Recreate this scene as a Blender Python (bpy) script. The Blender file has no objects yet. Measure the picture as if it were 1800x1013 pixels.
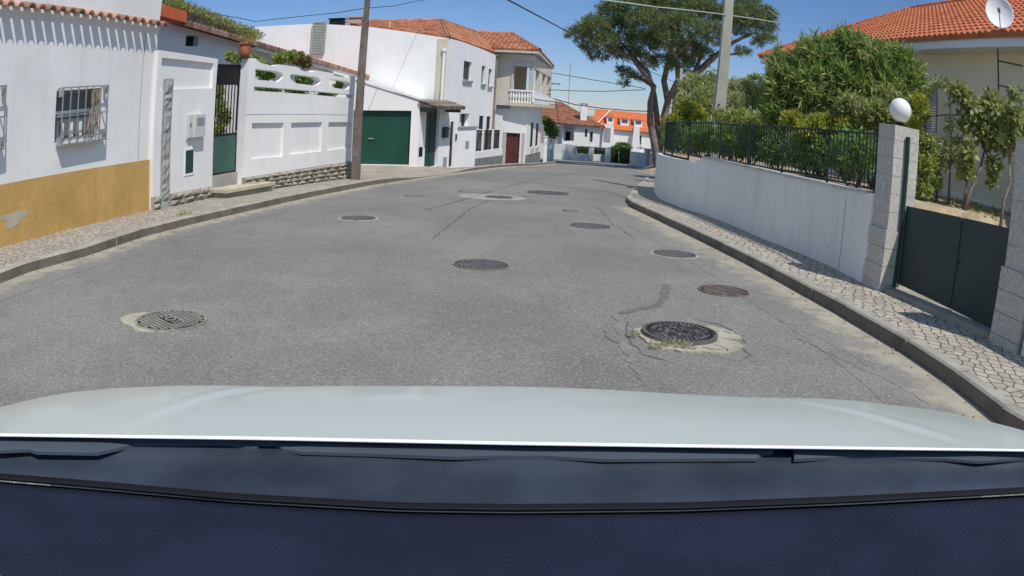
import bpy, math, random
import numpy as np
from mathutils import Vector, Matrix
random.seed(7); rng = np.random.default_rng(11)
S = bpy.context.scene
COL = S.collection
R = math.radians

# ------------------------------------------------------------------ camera
CAM_H = 1.66
K1, K3, PITCH, ROLL = 0.67144, 0.06542, R(13.933), R(3.109)
cp, sp, cr, sr = math.cos(PITCH), math.sin(PITCH), math.cos(ROLL), math.sin(ROLL)
RIGHT = Vector((cr, sr*sp, sr*cp)); UP = Vector((-sr, cr*sp, cr*cp)); FWD = Vector((0, cp, -sp))
cd = bpy.data.cameras.new('camera'); cam = bpy.data.objects.new('camera', cd); COL.objects.link(cam)
S.camera = cam
m = Matrix((RIGHT, UP, -FWD)).transposed().to_4x4(); m.translation = Vector((0, 0, CAM_H)); cam.matrix_world = m
cd.type = 'PANO'; cd.sensor_fit = 'HORIZONTAL'; cd.sensor_width = 36.0; cd.sensor_height = 36.0*576/1024
cd.clip_start = 0.02; cd.clip_end = 3000
cc = cd if hasattr(cd, 'panorama_type') else cd.cycles
cc.panorama_type = 'FISHEYE_LENS_POLYNOMIAL'
cc.fisheye_fov = R(170)
cc.fisheye_polynomial_k0 = 0; cc.fisheye_polynomial_k1 = -K1/18; cc.fisheye_polynomial_k2 = 0
cc.fisheye_polynomial_k3 = -K3/18**3; cc.fisheye_polynomial_k4 = 0

# ------------------------------------------------------------------ light
SUN_EL, SUN_AZ = R(57), R(32)            # sun behind the camera, to the right
to_sun = Vector((math.cos(SUN_EL)*math.sin(SUN_AZ), -math.cos(SUN_EL)*math.cos(SUN_AZ), math.sin(SUN_EL)))
W = bpy.data.worlds.new('World'); S.world = W; W.use_nodes = True
nt = W.node_tree; sky = nt.nodes.new('ShaderNodeTexSky'); sky.sky_type = 'NISHITA'; sky.sun_disc = False
sky.sun_elevation = SUN_EL; sky.sun_rotation = math.atan2(to_sun.x, to_sun.y)
sky.air_density = 1.0; sky.dust_density = 0.0; sky.ozone_density = 2.5
bg = nt.nodes['Background']; bg.inputs[1].default_value = 0.15
# the low sky is a deeper, less hazy blue than the sky model's horizon
_tc = nt.nodes.new('ShaderNodeTexCoord'); _sx = nt.nodes.new('ShaderNodeSeparateXYZ'); nt.links.new(_tc.outputs['Generated'], _sx.inputs[0])
_rp = nt.nodes.new('ShaderNodeValToRGB'); nt.links.new(_sx.outputs[2], _rp.inputs[0]); _e = _rp.color_ramp.elements
_e[0].position = 0.0; _e[0].color = (0.31, 0.385, 0.565, 1); _e[1].position = 0.42; _e[1].color = (1, 0.93, 0.84, 1)
_k = _e.new(0.22); _k.color = (0.30, 0.38, 0.52, 1)
_mx = nt.nodes.new('ShaderNodeMix'); _mx.data_type = 'RGBA'; _mx.blend_type = 'MULTIPLY'; _mx.inputs[0].default_value = 1
nt.links.new(sky.outputs[0], _mx.inputs[6]); nt.links.new(_rp.outputs[0], _mx.inputs[7]); nt.links.new(_mx.outputs[2], bg.inputs[0])
sl = bpy.data.lights.new('sun', 'SUN'); sl.energy = 3.3; sl.angle = R(0.53); sl.color = (1.0, 0.955, 0.89)
so = bpy.data.objects.new('sun', sl); COL.objects.link(so); so.rotation_euler = to_sun.to_track_quat('Z', 'Y').to_euler()
S.view_settings.view_transform = 'Standard'; S.view_settings.look = 'None'; S.view_settings.exposure = 0.25; S.view_settings.gamma = 1.0

# ------------------------------------------------------------------ terrain height and photo measurement
def g(y):
    if y < -8: return 0.24
    if y < 24: return -0.03*y
    if y < 36: t = y-24; return -0.72-0.03*t-0.0012917*t*t
    if y < 46: return -1.266-0.061*(y-36)
    if y < 62: t = y-46; return -1.876-0.061*t+0.00105*t*t
    return -2.583-0.004*(y-62)
def ray(px, py):
    x, y = px-900.0, -(py-506.5); r = math.hypot(x, y)+1e-9; rn = r/900
    th = K1*rn+K3*rn**3; s = math.sin(th)/r
    return RIGHT*(x*s)+UP*(y*s)+FWD*math.cos(th)
def at_y(px, py, y): d = ray(px, py); t = y/d.y; return Vector((d.x*t, y, CAM_H+d.z*t))
def at_x(px, py, x): d = ray(px, py); t = x/d.x; return Vector((x, d.y*t, CAM_H+d.z*t))
def at_z(px, py, z): d = ray(px, py); t = (z-CAM_H)/d.z; return Vector((d.x*t, d.y*t, z))
def G(px, py, off=0.0):                     # where a line of sight meets the ground
    d = ray(px, py); lo, hi = 0.5, 200.0
    f = lambda t: CAM_H+d.z*t-g(d.y*t)-off
    for _ in range(60):
        mid = (lo+hi)/2
        if f(mid) > 0: lo = mid
        else: hi = mid
    return Vector((d.x*lo, d.y*lo, g(d.y*lo)+off))

class Fr:
    """vertical wall frame: s along A->B, d outward (towards the street), z absolute"""
    def __init__(f, A, B, flip=False):
        f.A = Vector((A[0], A[1])); f.B = Vector((B[0], B[1])); f.L = (f.B-f.A).length
        f.t = (f.B-f.A)/f.L; n = Vector((f.t.y, -f.t.x)); f.n = -n if flip else n
    def P(f, s, d, z): q = f.A+f.t*s+f.n*d; return (q.x, q.y, z)
    def px(f, px, py, d=0.0):
        r_ = ray(px, py); o = f.A+f.n*d
        den = r_.x*f.n.x+r_.y*f.n.y; t = (o.x*f.n.x+o.y*f.n.y)/den
        q = Vector((r_.x*t, r_.y*t)); return ((q-o).dot(f.t), CAM_H+r_.z*t)

# ------------------------------------------------------------------ mesh builder
class MB:
    def __init__(s): s.v = []; s.f = []; s.uv = []
    def add(s, vs, fs, uvs=None):
        b = len(s.v); s.v += [tuple(v) for v in vs]
        for i, f in enumerate(fs):
            s.f.append(tuple(b+k for k in f)); s.uv.append(uvs[i] if uvs else None)
        return s
    def hexa(s, p):                          # p: 4 bottom, 4 top
        return s.add(p, [(0,3,2,1),(4,5,6,7),(0,1,5,4),(1,2,6,5),(2,3,7,6),(3,0,4,7)])
    def box(s, x0, x1, y0, y1, z0, z1):
        return s.hexa([(x0,y0,z0),(x1,y0,z0),(x1,y1,z0),(x0,y1,z0),(x0,y0,z1),(x1,y0,z1),(x1,y1,z1),(x0,y1,z1)])
    def fb(s, fr, s0, s1, d0, d1, z0, z1, z0b=None, z1b=None):   # box in a wall frame, ends may differ in z
        z0b = z0 if z0b is None else z0b; z1b = z1 if z1b is None else z1b
        P = fr.P
        return s.hexa([P(s0,d0,z0),P(s1,d0,z0b),P(s1,d1,z0b),P(s0,d1,z0),P(s0,d0,z1),P(s1,d0,z1b),P(s1,d1,z1b),P(s0,d1,z1)])
    def prism(s, fr, poly, d0, d1):          # polygon (s,z) extruded between d0 and d1
        n = len(poly); vs = [fr.P(a, d0, z) for a, z in poly]+[fr.P(a, d1, z) for a, z in poly]
        return s.add(vs, [tuple(range(n)), tuple(range(2*n-1, n-1, -1))]+[(i, (i+1) % n, n+(i+1) % n, n+i) for i in range(n)])
    def tube(s, pts, rad, n=8, cap=True):
        pts = [Vector(p) for p in pts]; rr = rad if isinstance(rad, (list, tuple)) else [rad]*len(pts); b = len(s.v); vs = []; fs = []
        up0 = None
        for i, p in enumerate(pts):
            d = (pts[min(i+1, len(pts)-1)]-pts[max(i-1, 0)]).normalized()
            a = d.orthogonal().normalized() if up0 is None else (up0-d*up0.dot(d)).normalized()
            up0 = a; c = d.cross(a)
            for k in range(n):
                th = 2*math.pi*k/n; vs.append(p+(a*math.cos(th)+c*math.sin(th))*rr[i])
        for i in range(len(pts)-1):
            for k in range(n): fs.append((i*n+k, i*n+(k+1) % n, (i+1)*n+(k+1) % n, (i+1)*n+k))
        if cap: fs.append(tuple(range(n-1, -1, -1))); fs.append(tuple((len(pts)-1)*n+k for k in range(n)))
        return s.add(vs, fs)
    def lathe(s, c, prof, n=24, M=None):     # prof: (r, z) list
        vs = []; fs = []
        for r_, z in prof:
            for k in range(n):
                th = 2*math.pi*k/n; q = Vector((r_*math.cos(th), r_*math.sin(th), z))
                vs.append((M @ q if M else q)+Vector(c))
        for i in range(len(prof)-1):
            for k in range(n): fs.append((i*n+k, i*n+(k+1) % n, (i+1)*n+(k+1) % n, (i+1)*n+k))
        fs.append(tuple(range(n-1, -1, -1))); fs.append(tuple((len(prof)-1)*n+k for k in range(n)))
        return s.add(vs, fs)
    def holes(s, fr, s0, s1, zb, zt, d0, d1, hs=()):   # wall slab with rectangular openings; zb, zt functions of s or numbers
        fb_ = zb if callable(zb) else (lambda q: zb); ft = zt if callable(zt) else (lambda q: zt)
        ss = sorted({s0, s1, *[a for h in hs for a in h[:2] if s0 < a < s1]})
        if callable(zb) or callable(zt):
            n = max(1, int((s1-s0)/1.0)); ss = sorted(set(ss) | {s0+(s1-s0)*i/n for i in range(1, n)})
        zs = [None]+sorted({a for h in hs for a in h[2:4]})+[1e9]
        inh = lambda a, b, c, d: any(h[0] <= (a+b)/2 <= h[1] and h[2] <= (c+d)/2 <= h[3] for h in hs)
        nz = len(zs)-1
        def Z(i, q): return fb_(q) if i == 0 else (ft(q) if i == nz else min(max(zs[i], fb_(q)), ft(q)))
        solid = {}
        for i in range(len(ss)-1):
            for j in range(nz):
                c = (zs[1]-0.001 if (j == 0 and nz > 1) else (zs[j] if j else 0)); d = zs[j+1] if j < nz-1 else (zs[j] or 0)+0.001
                if j == 0 and nz == 1: sol = True
                elif j == 0 or j == nz-1: sol = True
                else: sol = not inh(ss[i], ss[i+1], c, d)
                solid[i, j] = sol
        for (i, j), ok in solid.items():
            if not ok: continue
            a, b = ss[i], ss[i+1]; q = [(a, Z(j, a)), (b, Z(j, b)), (b, Z(j+1, b)), (a, Z(j+1, a))]
            s.add([fr.P(x, d1, z) for x, z in q], [(0, 1, 2, 3)]); s.add([fr.P(x, d0, z) for x, z in q], [(3, 2, 1, 0)])
            for e, nb in ((0, (i, j-1)), (1, (i+1, j)), (2, (i, j+1)), (3, (i-1, j))):
                if not solid.get(nb, False):
                    u, v = q[e], q[(e+1) % 4]
                    s.add([fr.P(u[0], d0, u[1]), fr.P(v[0], d0, v[1]), fr.P(v[0], d1, v[1]), fr.P(u[0], d1, u[1])], [(0, 1, 2, 3)])
        return s
    def build(s, name, mt, parent=None, smooth=False, loc=None):
        o = Vector(parent['_o']) if parent else Vector(loc or (0, 0, 0))
        me = bpy.data.meshes.new(name)
        me.from_pydata([(a-o.x, b-o.y, c-o.z) for a, b, c in s.v], [], s.f)
        if any(u for u in s.uv):
            ul = me.uv_layers.new(name='UVMap'); k = 0
            for f, u in zip(s.f, s.uv):
                for i in range(len(f)): ul.data[k].uv = u[i] if u else (0, 0); k += 1
        return link(me, name, mt, parent, smooth, o)
def link(me, name, mt, parent, smooth, o):
    me.materials.append(mt)
    if smooth: me.polygons.foreach_set('use_smooth', [True]*len(me.polygons))
    me.update()
    ob = bpy.data.objects.new(name, me); COL.objects.link(ob)
    if parent: ob.parent = parent
    else: ob.location = o
    ob['_o'] = tuple(o)
    return ob
def thing(name, loc, label, cat, group=None):
    o = bpy.data.objects.new(name, None); COL.objects.link(o); o.location = loc; o.empty_display_size = 0.2
    o['_o'] = tuple(loc); tag(o, label, cat, group); return o
def tag(o, label, cat, group=None):
    o['label'] = label; o['category'] = cat
    if group: o['group'] = group
    return o
def struct(o, kind='structure'): o['kind'] = kind; return o
def copy_tree(o, parent=None):
    c = o.copy(); COL.objects.link(c)
    if parent: c.parent = parent
    for ch in list(o.children): copy_tree(ch, c)
    return c

# ------------------------------------------------------------------ materials
def mat(name, col, rough=0.8, var=0.12, vs=1.5, bump=0.0, bs=40, col2=None, metal=0.0, streak=0.0, spec=0.3, dirt=0.0, dirtcol=(0.25,0.22,0.18), coords='Object'):
    m = bpy.data.materials.new(name); m.use_nodes = True; n = m.node_tree.nodes; l = m.node_tree.links
    b = n['Principled BSDF']; b.inputs['Roughness'].default_value = rough; b.inputs['Metallic'].default_value = metal
    b.inputs['Specular IOR Level'].default_value = spec
    tc = n.new('ShaderNodeTexCoord'); co = tc.outputs[coords]
    def noise(sc, det=4, vec=co, ro=0.6):
        t = n.new('ShaderNodeTexNoise'); t.inputs['Scale'].default_value = sc; t.inputs['Detail'].default_value = det; t.inputs['Roughness'].default_value = ro
        l.new(vec, t.inputs['Vector']); return t.outputs['Fac']
    def ramp(f, a, b2):
        r_ = n.new('ShaderNodeMapRange'); r_.inputs['From Min'].default_value = a; r_.inputs['From Max'].default_value = b2; l.new(f, r_.inputs['Value']); return r_.outputs['Result']
    def mix(f, c1, c2, mode='MIX'):
        x = n.new('ShaderNodeMix'); x.data_type = 'RGBA'; x.blend_type = mode
        if isinstance(f, float): x.inputs['Factor'].default_value = f
        else: l.new(f, x.inputs['Factor'])
        for k, c in ((6, c1), (7, c2)):
            if isinstance(c, tuple): x.inputs[k].default_value = (*c[:3], 1)
            else: l.new(c, x.inputs[k])
        return x.outputs[2]
    c = tuple(col); c2 = tuple(col2) if col2 else tuple(k*(1-var*2) for k in col)
    cur = mix(ramp(noise(vs), 0.35, 0.7), c, c2)
    if streak:
        mp = n.new('ShaderNodeMapping'); mp.inputs['Scale'].default_value = (3, 3, 0.25); l.new(co, mp.inputs['Vector'])
        f = ramp(noise(1.6, 5, mp.outputs[0], 0.7), 0.52, 0.72)
        mu = n.new('ShaderNodeMath'); mu.operation = 'MULTIPLY'; mu.inputs[1].default_value = streak; l.new(f, mu.inputs[0])
        cur = mix(mu.outputs[0], cur, tuple(k*0.55 for k in col))
    if dirt:
        f = ramp(noise(2.7, 8, co, 0.75), 0.55, 0.7)
        mu = n.new('ShaderNodeMath'); mu.operation = 'MULTIPLY'; mu.inputs[1].default_value = dirt; l.new(f, mu.inputs[0])
        cur = mix(mu.outputs[0], cur, dirtcol)
    l.new(cur, b.inputs['Base Color'])
    if bump:
        bp = n.new('ShaderNodeBump'); bp.inputs['Strength'].default_value = bump; bp.inputs['Distance'].default_value = 0.02
        l.new(noise(bs, 6), bp.inputs['Height']); l.new(bp.outputs[0], b.inputs['Normal'])
    m['_'] = 1
    return m
def leafmat(name, cols, rough=0.5, trans=0.4, gain=3.0):
    cols = [tuple(min(0.42, (0.92*k+0.08*(0.4*c[0]+0.6*c[1]))*gain*w) for k, w in zip(c, (1.04, 1.0, 0.72))) for c in cols]
    m = bpy.data.materials.new(name); m.use_nodes = True; n = m.node_tree.nodes; l = m.node_tree.links
    b = n['Principled BSDF']; b.inputs['Roughness'].default_value = rough; b.inputs['Specular IOR Level'].default_value = 0.35
    ge = n.new('ShaderNodeNewGeometry'); cr_ = n.new('ShaderNodeValToRGB'); l.new(ge.outputs['Random Per Island'], cr_.inputs[0])
    e = cr_.color_ramp.elements
    while len(e) < len(cols): e.new(0.5)
    for i, c in enumerate(cols): e[i].position = i/max(1, len(cols)-1); e[i].color = (*c, 1)
    tr = n.new('ShaderNodeBsdfTranslucent'); l.new(cr_.outputs[0], tr.inputs[0]); l.new(cr_.outputs[0], b.inputs['Base Color'])
    mx = n.new('ShaderNodeMixShader'); mx.inputs[0].default_value = trans
    l.new(b.outputs[0], mx.inputs[1]); l.new(tr.outputs[0], mx.inputs[2]); l.new(mx.outputs[0], n['Material Output'].inputs[0])
    return m
def nodes(m): return m.node_tree.nodes, m.node_tree.links

WHITE = mat('white_plaster', (0.82, 0.81, 0.775), 0.9, 0.06, 0.7, 0.15, 60, streak=0.2, dirt=0.16, dirtcol=(0.5,0.49,0.45))
WHITE2 = mat('white_paint', (0.84, 0.83, 0.80), 0.85, 0.04, 0.9, 0.1, 50, streak=0.12)
WHITEG = mat('grey_white_render', (0.60, 0.60, 0.58), 0.9, 0.1, 1.1, 0.15, 50, streak=0.35, dirt=0.3, dirtcol=(0.3,0.3,0.28))
STAINW = mat('stained_white_render', (0.74, 0.74, 0.73), 0.9, 0.07, 0.8, 0.15, 50, streak=0.28, dirt=0.1, dirtcol=(0.45,0.44,0.42))
CREAM = mat('cream_render', (0.62, 0.56, 0.43), 0.9, 0.07, 0.9, 0.12, 50, streak=0.15)
BEIGE = mat('beige_render', (0.90, 0.79, 0.58), 0.9, 0.05, 0.6, 0.1, 50, streak=0.08)
PALEBEIGE = mat('pale_beige_render', (0.66, 0.61, 0.52), 0.9, 0.07, 0.8, 0.12, 50, streak=0.2)
OCHRE = mat('ochre_paint', (0.60, 0.375, 0.125), 0.85, 0.13, 1.2, 0.5, 11, streak=0.3, dirt=0.45, dirtcol=(0.44, 0.30, 0.14))
GREEND = mat('dark_green_paint', (0.012, 0.075, 0.05), 0.45, 0.15, 1.2, 0.03, 30, spec=0.4)
GREENDOOR = mat('dusty_green_paint', (0.02, 0.07, 0.06), 0.5, 0.2, 2, 0.03, 30, dirt=0.3, dirtcol=(0.05,0.11,0.10))
GATEM = mat('green_grey_sheet_steel', (0.040, 0.060, 0.058), 0.55, 0.12, 0.9, 0.02, 20, spec=0.4)
BLACKM = mat('black_metal', (0.012, 0.012, 0.014), 0.5, 0.1, 5)
GREYM = mat('galvanised_metal', (0.36, 0.37, 0.37), 0.5, 0.12, 6, metal=0.3)
DARK = mat('dark_interior', (0.015, 0.016, 0.02), 0.7, 0.1, 2)
GLASS = mat('window_glass', (0.03, 0.035, 0.04), 0.08, 0.1, 1, spec=0.6)
GREYWIN = mat('grey_shutter', (0.30, 0.31, 0.32), 0.6, 0.1, 3)
STONE = mat('granite', (0.60, 0.57, 0.50), 0.85, 0.1, 30, 0.3, 90, col2=(0.38,0.36,0.32), dirt=0.35, dirtcol=(0.30,0.28,0.25))
CONC = mat('concrete', (0.36, 0.345, 0.305), 0.9, 0.15, 2, 0.3, 40, dirt=0.4, dirtcol=(0.2,0.19,0.16))
POLEC = mat('weathered_concrete_pole', (0.43, 0.42, 0.35), 0.9, 0.15, 1.3, 0.3, 25, streak=0.5)
POLEW = mat('weathered_wood_pole', (0.20, 0.165, 0.135), 0.85, 0.25, 2, 0.5, 30, streak=0.5)
TERRA = mat('terracotta_pot', (0.46, 0.16, 0.085), 0.8, 0.08, 3, 0.1, 40)
SOIL = mat('garden_soil', (0.50, 0.40, 0.26), 0.95, 0.25, 2, 0.8, 12, dirt=0.6, dirtcol=(0.10,0.09,0.045))
GROUNDM = mat('dry_earth', (0.26, 0.22, 0.16), 0.95, 0.2, 0.5, 0.5, 6)
BARK = mat('grey_brown_bark', (0.24, 0.195, 0.17), 0.95, 0.3, 4, 0.9, 14, dirt=0.8, dirtcol=(0.42,0.37,0.33))
TWIG = mat('twig_bark', (0.13, 0.10, 0.075), 0.9, 0.2, 8)
MAROON = mat('maroon_door_paint', (0.115, 0.038, 0.036), 0.5, 0.15, 2, 0.05, 20)
GLOBE = mat('opal_globe', (0.82, 0.80, 0.74), 0.22, 0.03, 2, spec=0.5)
WIRE = mat('black_cable', (0.02, 0.02, 0.025), 0.6, 0.1, 5)
WIREL = mat('pale_cable', (0.55, 0.6, 0.55), 0.6, 0.1, 5)

def stonemat(name, c1, c2, mortar, scale, sq=(1, 1, 1)):
    m = mat(name, c1, 0.9, 0.1, 6); n, l = nodes(m); b = n['Principled BSDF']
    tc = n.new('ShaderNodeTexCoord'); mp = n.new('ShaderNodeMapping'); mp.inputs['Scale'].default_value = sq; l.new(tc.outputs['Object'], mp.inputs[0])
    v = n.new('ShaderNodeTexVoronoi'); v.feature = 'DISTANCE_TO_EDGE'; v.inputs['Scale'].default_value = scale; l.new(mp.outputs[0], v.inputs['Vector'])
    v2 = n.new('ShaderNodeTexVoronoi'); v2.inputs['Scale'].default_value = scale; l.new(mp.outputs[0], v2.inputs['Vector'])
    sx = n.new('ShaderNodeSeparateXYZ'); l.new(v2.outputs['Color'], sx.inputs[0])
    a = n.new('ShaderNodeMix'); a.data_type = 'RGBA'; l.new(sx.outputs[0], a.inputs[0]); a.inputs[6].default_value = (*c1, 1); a.inputs[7].default_value = (*c2, 1)
    r_ = n.new('ShaderNodeMapRange'); r_.inputs['From Max'].default_value = 0.06; l.new(v.outputs['Distance'], r_.inputs['Value'])
    a2 = n.new('ShaderNodeMix'); a2.data_type = 'RGBA'; l.new(r_.outputs[0], a2.inputs[0]); a2.inputs[6].default_value = (*mortar, 1); l.new(a.outputs[2], a2.inputs[7])
    l.new(a2.outputs[2], b.inputs['Base Color'])
    no = n.new('ShaderNodeTexNoise'); no.inputs['Scale'].default_value = 35; no.inputs['Detail'].default_value = 5; l.new(tc.outputs['Object'], no.inputs['Vector'])
    ad = n.new('ShaderNodeMath'); ad.operation = 'MULTIPLY_ADD'; l.new(no.outputs['Fac'], ad.inputs[0]); ad.inputs[1].default_value = 0.6; l.new(r_.outputs[0], ad.inputs[2])
    bp = n.new('ShaderNodeBump'); bp.inputs['Strength'].default_value = 0.9; bp.inputs['Distance'].default_value = 0.03; l.new(ad.outputs[0], bp.inputs['Height']); l.new(bp.outputs[0], b.inputs['Normal'])
    return m
RUBBLE = stonemat('rubble_stone', (0.42, 0.37, 0.29), (0.27, 0.235, 0.19), (0.12, 0.10, 0.08), 5, (1, 1, 1.6))
CRAZY = stonemat('crazy_stone_cladding', (0.27, 0.27, 0.25), (0.17, 0.17, 0.16), (0.33, 0.32, 0.29), 6)

def cobbles(name, c1, c2, joint, rot, sc=9.0):
    m = mat(name, c1, 0.75, 0.1, 6); n, l = nodes(m); b = n['Principled BSDF']
    tc = n.new('ShaderNodeTexCoord'); mp = n.new('ShaderNodeMapping'); mp.inputs['Rotation'].default_value = (0, 0, rot); mp.inputs['Scale'].default_value = (1, 0.85, 0); l.new(tc.outputs['Object'], mp.inputs[0])
    vs = []
    for feat in ('DISTANCE_TO_EDGE', 'F1'):
        v = n.new('ShaderNodeTexVoronoi'); v.voronoi_dimensions = '2D'; v.feature = feat; v.inputs['Scale'].default_value = sc; v.inputs['Randomness'].default_value = 0.68; l.new(mp.outputs[0], v.inputs['Vector']); vs.append(v)
    sx = n.new('ShaderNodeSeparateXYZ'); l.new(vs[1].outputs['Color'], sx.inputs[0])
    a = n.new('ShaderNodeMix'); a.data_type = 'RGBA'; l.new(sx.outputs[0], a.inputs[0]); a.inputs[6].default_value = (*c1, 1); a.inputs[7].default_value = (*c2, 1)
    no = n.new('ShaderNodeTexNoise'); no.inputs['Scale'].default_value = 1.3; no.inputs['Detail'].default_value = 6; l.new(tc.outputs['Object'], no.inputs['Vector'])
    r3 = n.new('ShaderNodeMapRange'); r3.inputs['From Min'].default_value = 0.4; r3.inputs['From Max'].default_value = 0.75; r3.inputs['To Max'].default_value = 0.5; l.new(no.outputs['Fac'], r3.inputs['Value'])
    a3 = n.new('ShaderNodeMix'); a3.data_type = 'RGBA'; l.new(r3.outputs[0], a3.inputs[0]); l.new(a.outputs[2], a3.inputs[6]); a3.inputs[7].default_value = (c2[0]*0.75, c2[1]*0.75, c2[2]*0.72, 1)
    r_ = n.new('ShaderNodeMapRange'); r_.inputs['From Min'].default_value = 0.015; r_.inputs['From Max'].default_value = 0.09; l.new(vs[0].outputs['Distance'], r_.inputs['Value'])
    a2 = n.new('ShaderNodeMix'); a2.data_type = 'RGBA'; l.new(r_.outputs[0], a2.inputs[0]); a2.inputs[6].default_value = (*joint, 1); l.new(a3.outputs[2], a2.inputs[7])
    l.new(a2.outputs[2], b.inputs['Base Color'])
    bp = n.new('ShaderNodeBump'); bp.inputs['Strength'].default_value = 0.8; bp.inputs['Distance'].default_value = 0.015; l.new(r_.outputs[0], bp.inputs['Height']); l.new(bp.outputs[0], b.inputs['Normal'])
    return m
COBR = cobbles('limestone_setts', (0.50, 0.45, 0.37), (0.36, 0.32, 0.26), (0.13, 0.115, 0.095), 0.5, 8.0)
COBL = cobbles('worn_limestone_setts', (0.47, 0.425, 0.35), (0.33, 0.30, 0.25), (0.15, 0.125, 0.10), 0.3, 8.5)

def asph_nodes(m, n, l, b):
    tc = n.new('ShaderNodeTexCoord'); co = tc.outputs['Object']
    def no(sc, det=5, ro=0.6):
        t = n.new('ShaderNodeTexNoise'); t.inputs['Scale'].default_value = sc; t.inputs['Detail'].default_value = det; t.inputs['Roughness'].default_value = ro; l.new(co, t.inputs['Vector']); return t.outputs['Fac']
    def mr(f, a, b2, c=0.0, d=1.0):
        r_ = n.new('ShaderNodeMapRange'); r_.inputs[1].default_value = a; r_.inputs[2].default_value = b2; r_.inputs[3].default_value = c; r_.inputs[4].default_value = d; l.new(f, r_.inputs[0]); return r_.outputs[0]
    def mx(f, c1, c2, mode='MIX'):
        x = n.new('ShaderNodeMix'); x.data_type = 'RGBA'; x.blend_type = mode; l.new(f, x.inputs[0])
        for k, c in ((6, c1), (7, c2)):
            if isinstance(c, tuple): x.inputs[k].default_value = (*c, 1)
            else: l.new(c, x.inputs[k])
        return x.outputs[2]
    c = mx(mr(no(0.28, 5, 0.65), 0.40, 0.62), (0.305, 0.291, 0.256), (0.205, 0.197, 0.175))
    c = mx(mr(no(2.2, 6, 0.7), 0.45, 0.72, 0, 0.55), c, (0.19, 0.182, 0.165))
    v = n.new('ShaderNodeTexVoronoi'); v.inputs['Scale'].default_value = 110; l.new(co, v.inputs['Vector'])
    sx = n.new('ShaderNodeSeparateXYZ'); l.new(v.outputs['Color'], sx.inputs[0])
    c = mx(mr(sx.outputs[0], 0.0, 1.0, 0.0, 0.6), c, (0.14, 0.137, 0.13))
    c = mx(mr(sx.outputs[1], 0.86, 1.0, 0.0, 0.5), c, (0.50, 0.485, 0.45))
    c = mx(mr(no(34, 3, 0.75), 0.50, 0.62, 0, 0.55), c, (0.105, 0.10, 0.09))
    c = mx(mr(no(47, 2, 0.6), 0.60, 0.70, 0, 0.6), c, (0.52, 0.50, 0.45))
    c = mx(mr(no(13, 4, 0.7), 0.52, 0.72, 0, 0.35), c, (0.15, 0.145, 0.135))
    ad = n.new('ShaderNodeMath'); ad.operation = 'ADD'; l.new(v.outputs['Distance'], ad.inputs[0]); l.new(no(60, 4), ad.inputs[1])
    bp = n.new('ShaderNodeBump'); bp.inputs['Strength'].default_value = 0.55; bp.inputs['Distance'].default_value = 0.012; l.new(ad.outputs[0], bp.inputs['Height']); l.new(bp.outputs[0], b.inputs['Normal'])
    return c
ASPH = mat('worn_asphalt', (0.27, 0.265, 0.25), 0.85, 0.1, 0.35, spec=0.25); _n, _l = nodes(ASPH); _l.new(asph_nodes(ASPH, _n, _l, _n['Principled BSDF']), _n['Principled BSDF'].inputs['Base Color'])

def edge_mat(name, base, other):            # strip whose inner side (uv.x -> 1) dissolves into a second colour
    m = mat(name, base, 0.9, 0.12, 2, 0.4, 45); n, l = nodes(m); b = n['Principled BSDF']
    src = b.inputs['Base Color'].links[0].from_socket
    uv = n.new('ShaderNodeUVMap'); sx = n.new('ShaderNodeSeparateXYZ'); l.new(uv.outputs[0], sx.inputs[0])
    tc = n.new('ShaderNodeTexCoord'); no = n.new('ShaderNodeTexNoise'); no.inputs['Scale'].default_value = 4; no.inputs['Detail'].default_value = 7; no.inputs['Roughness'].default_value = 0.7; l.new(tc.outputs['Object'], no.inputs['Vector'])
    ad = n.new('ShaderNodeMath'); ad.operation = 'MULTIPLY_ADD'; l.new(no.outputs['Fac'], ad.inputs[0]); ad.inputs[1].default_value = 1.5; l.new(sx.outputs[0], ad.inputs[2])
    r_ = n.new('ShaderNodeMapRange'); r_.inputs[1].default_value = 0.95; r_.inputs[2].default_value = 1.35; l.new(ad.outputs[0], r_.inputs[0])
    ac = asph_nodes(m, n, l, b)
    a = n.new('ShaderNodeMix'); a.data_type = 'RGBA'; l.new(r_.outputs[0], a.inputs[0]); l.new(src, a.inputs[6]); l.new(ac, a.inputs[7])
    l.new(a.outputs[2], b.inputs['Base Color']); return m
GUTTER = edge_mat('dusty_gutter', (0.43, 0.385, 0.30), (0.20, 0.196, 0.185))

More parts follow.
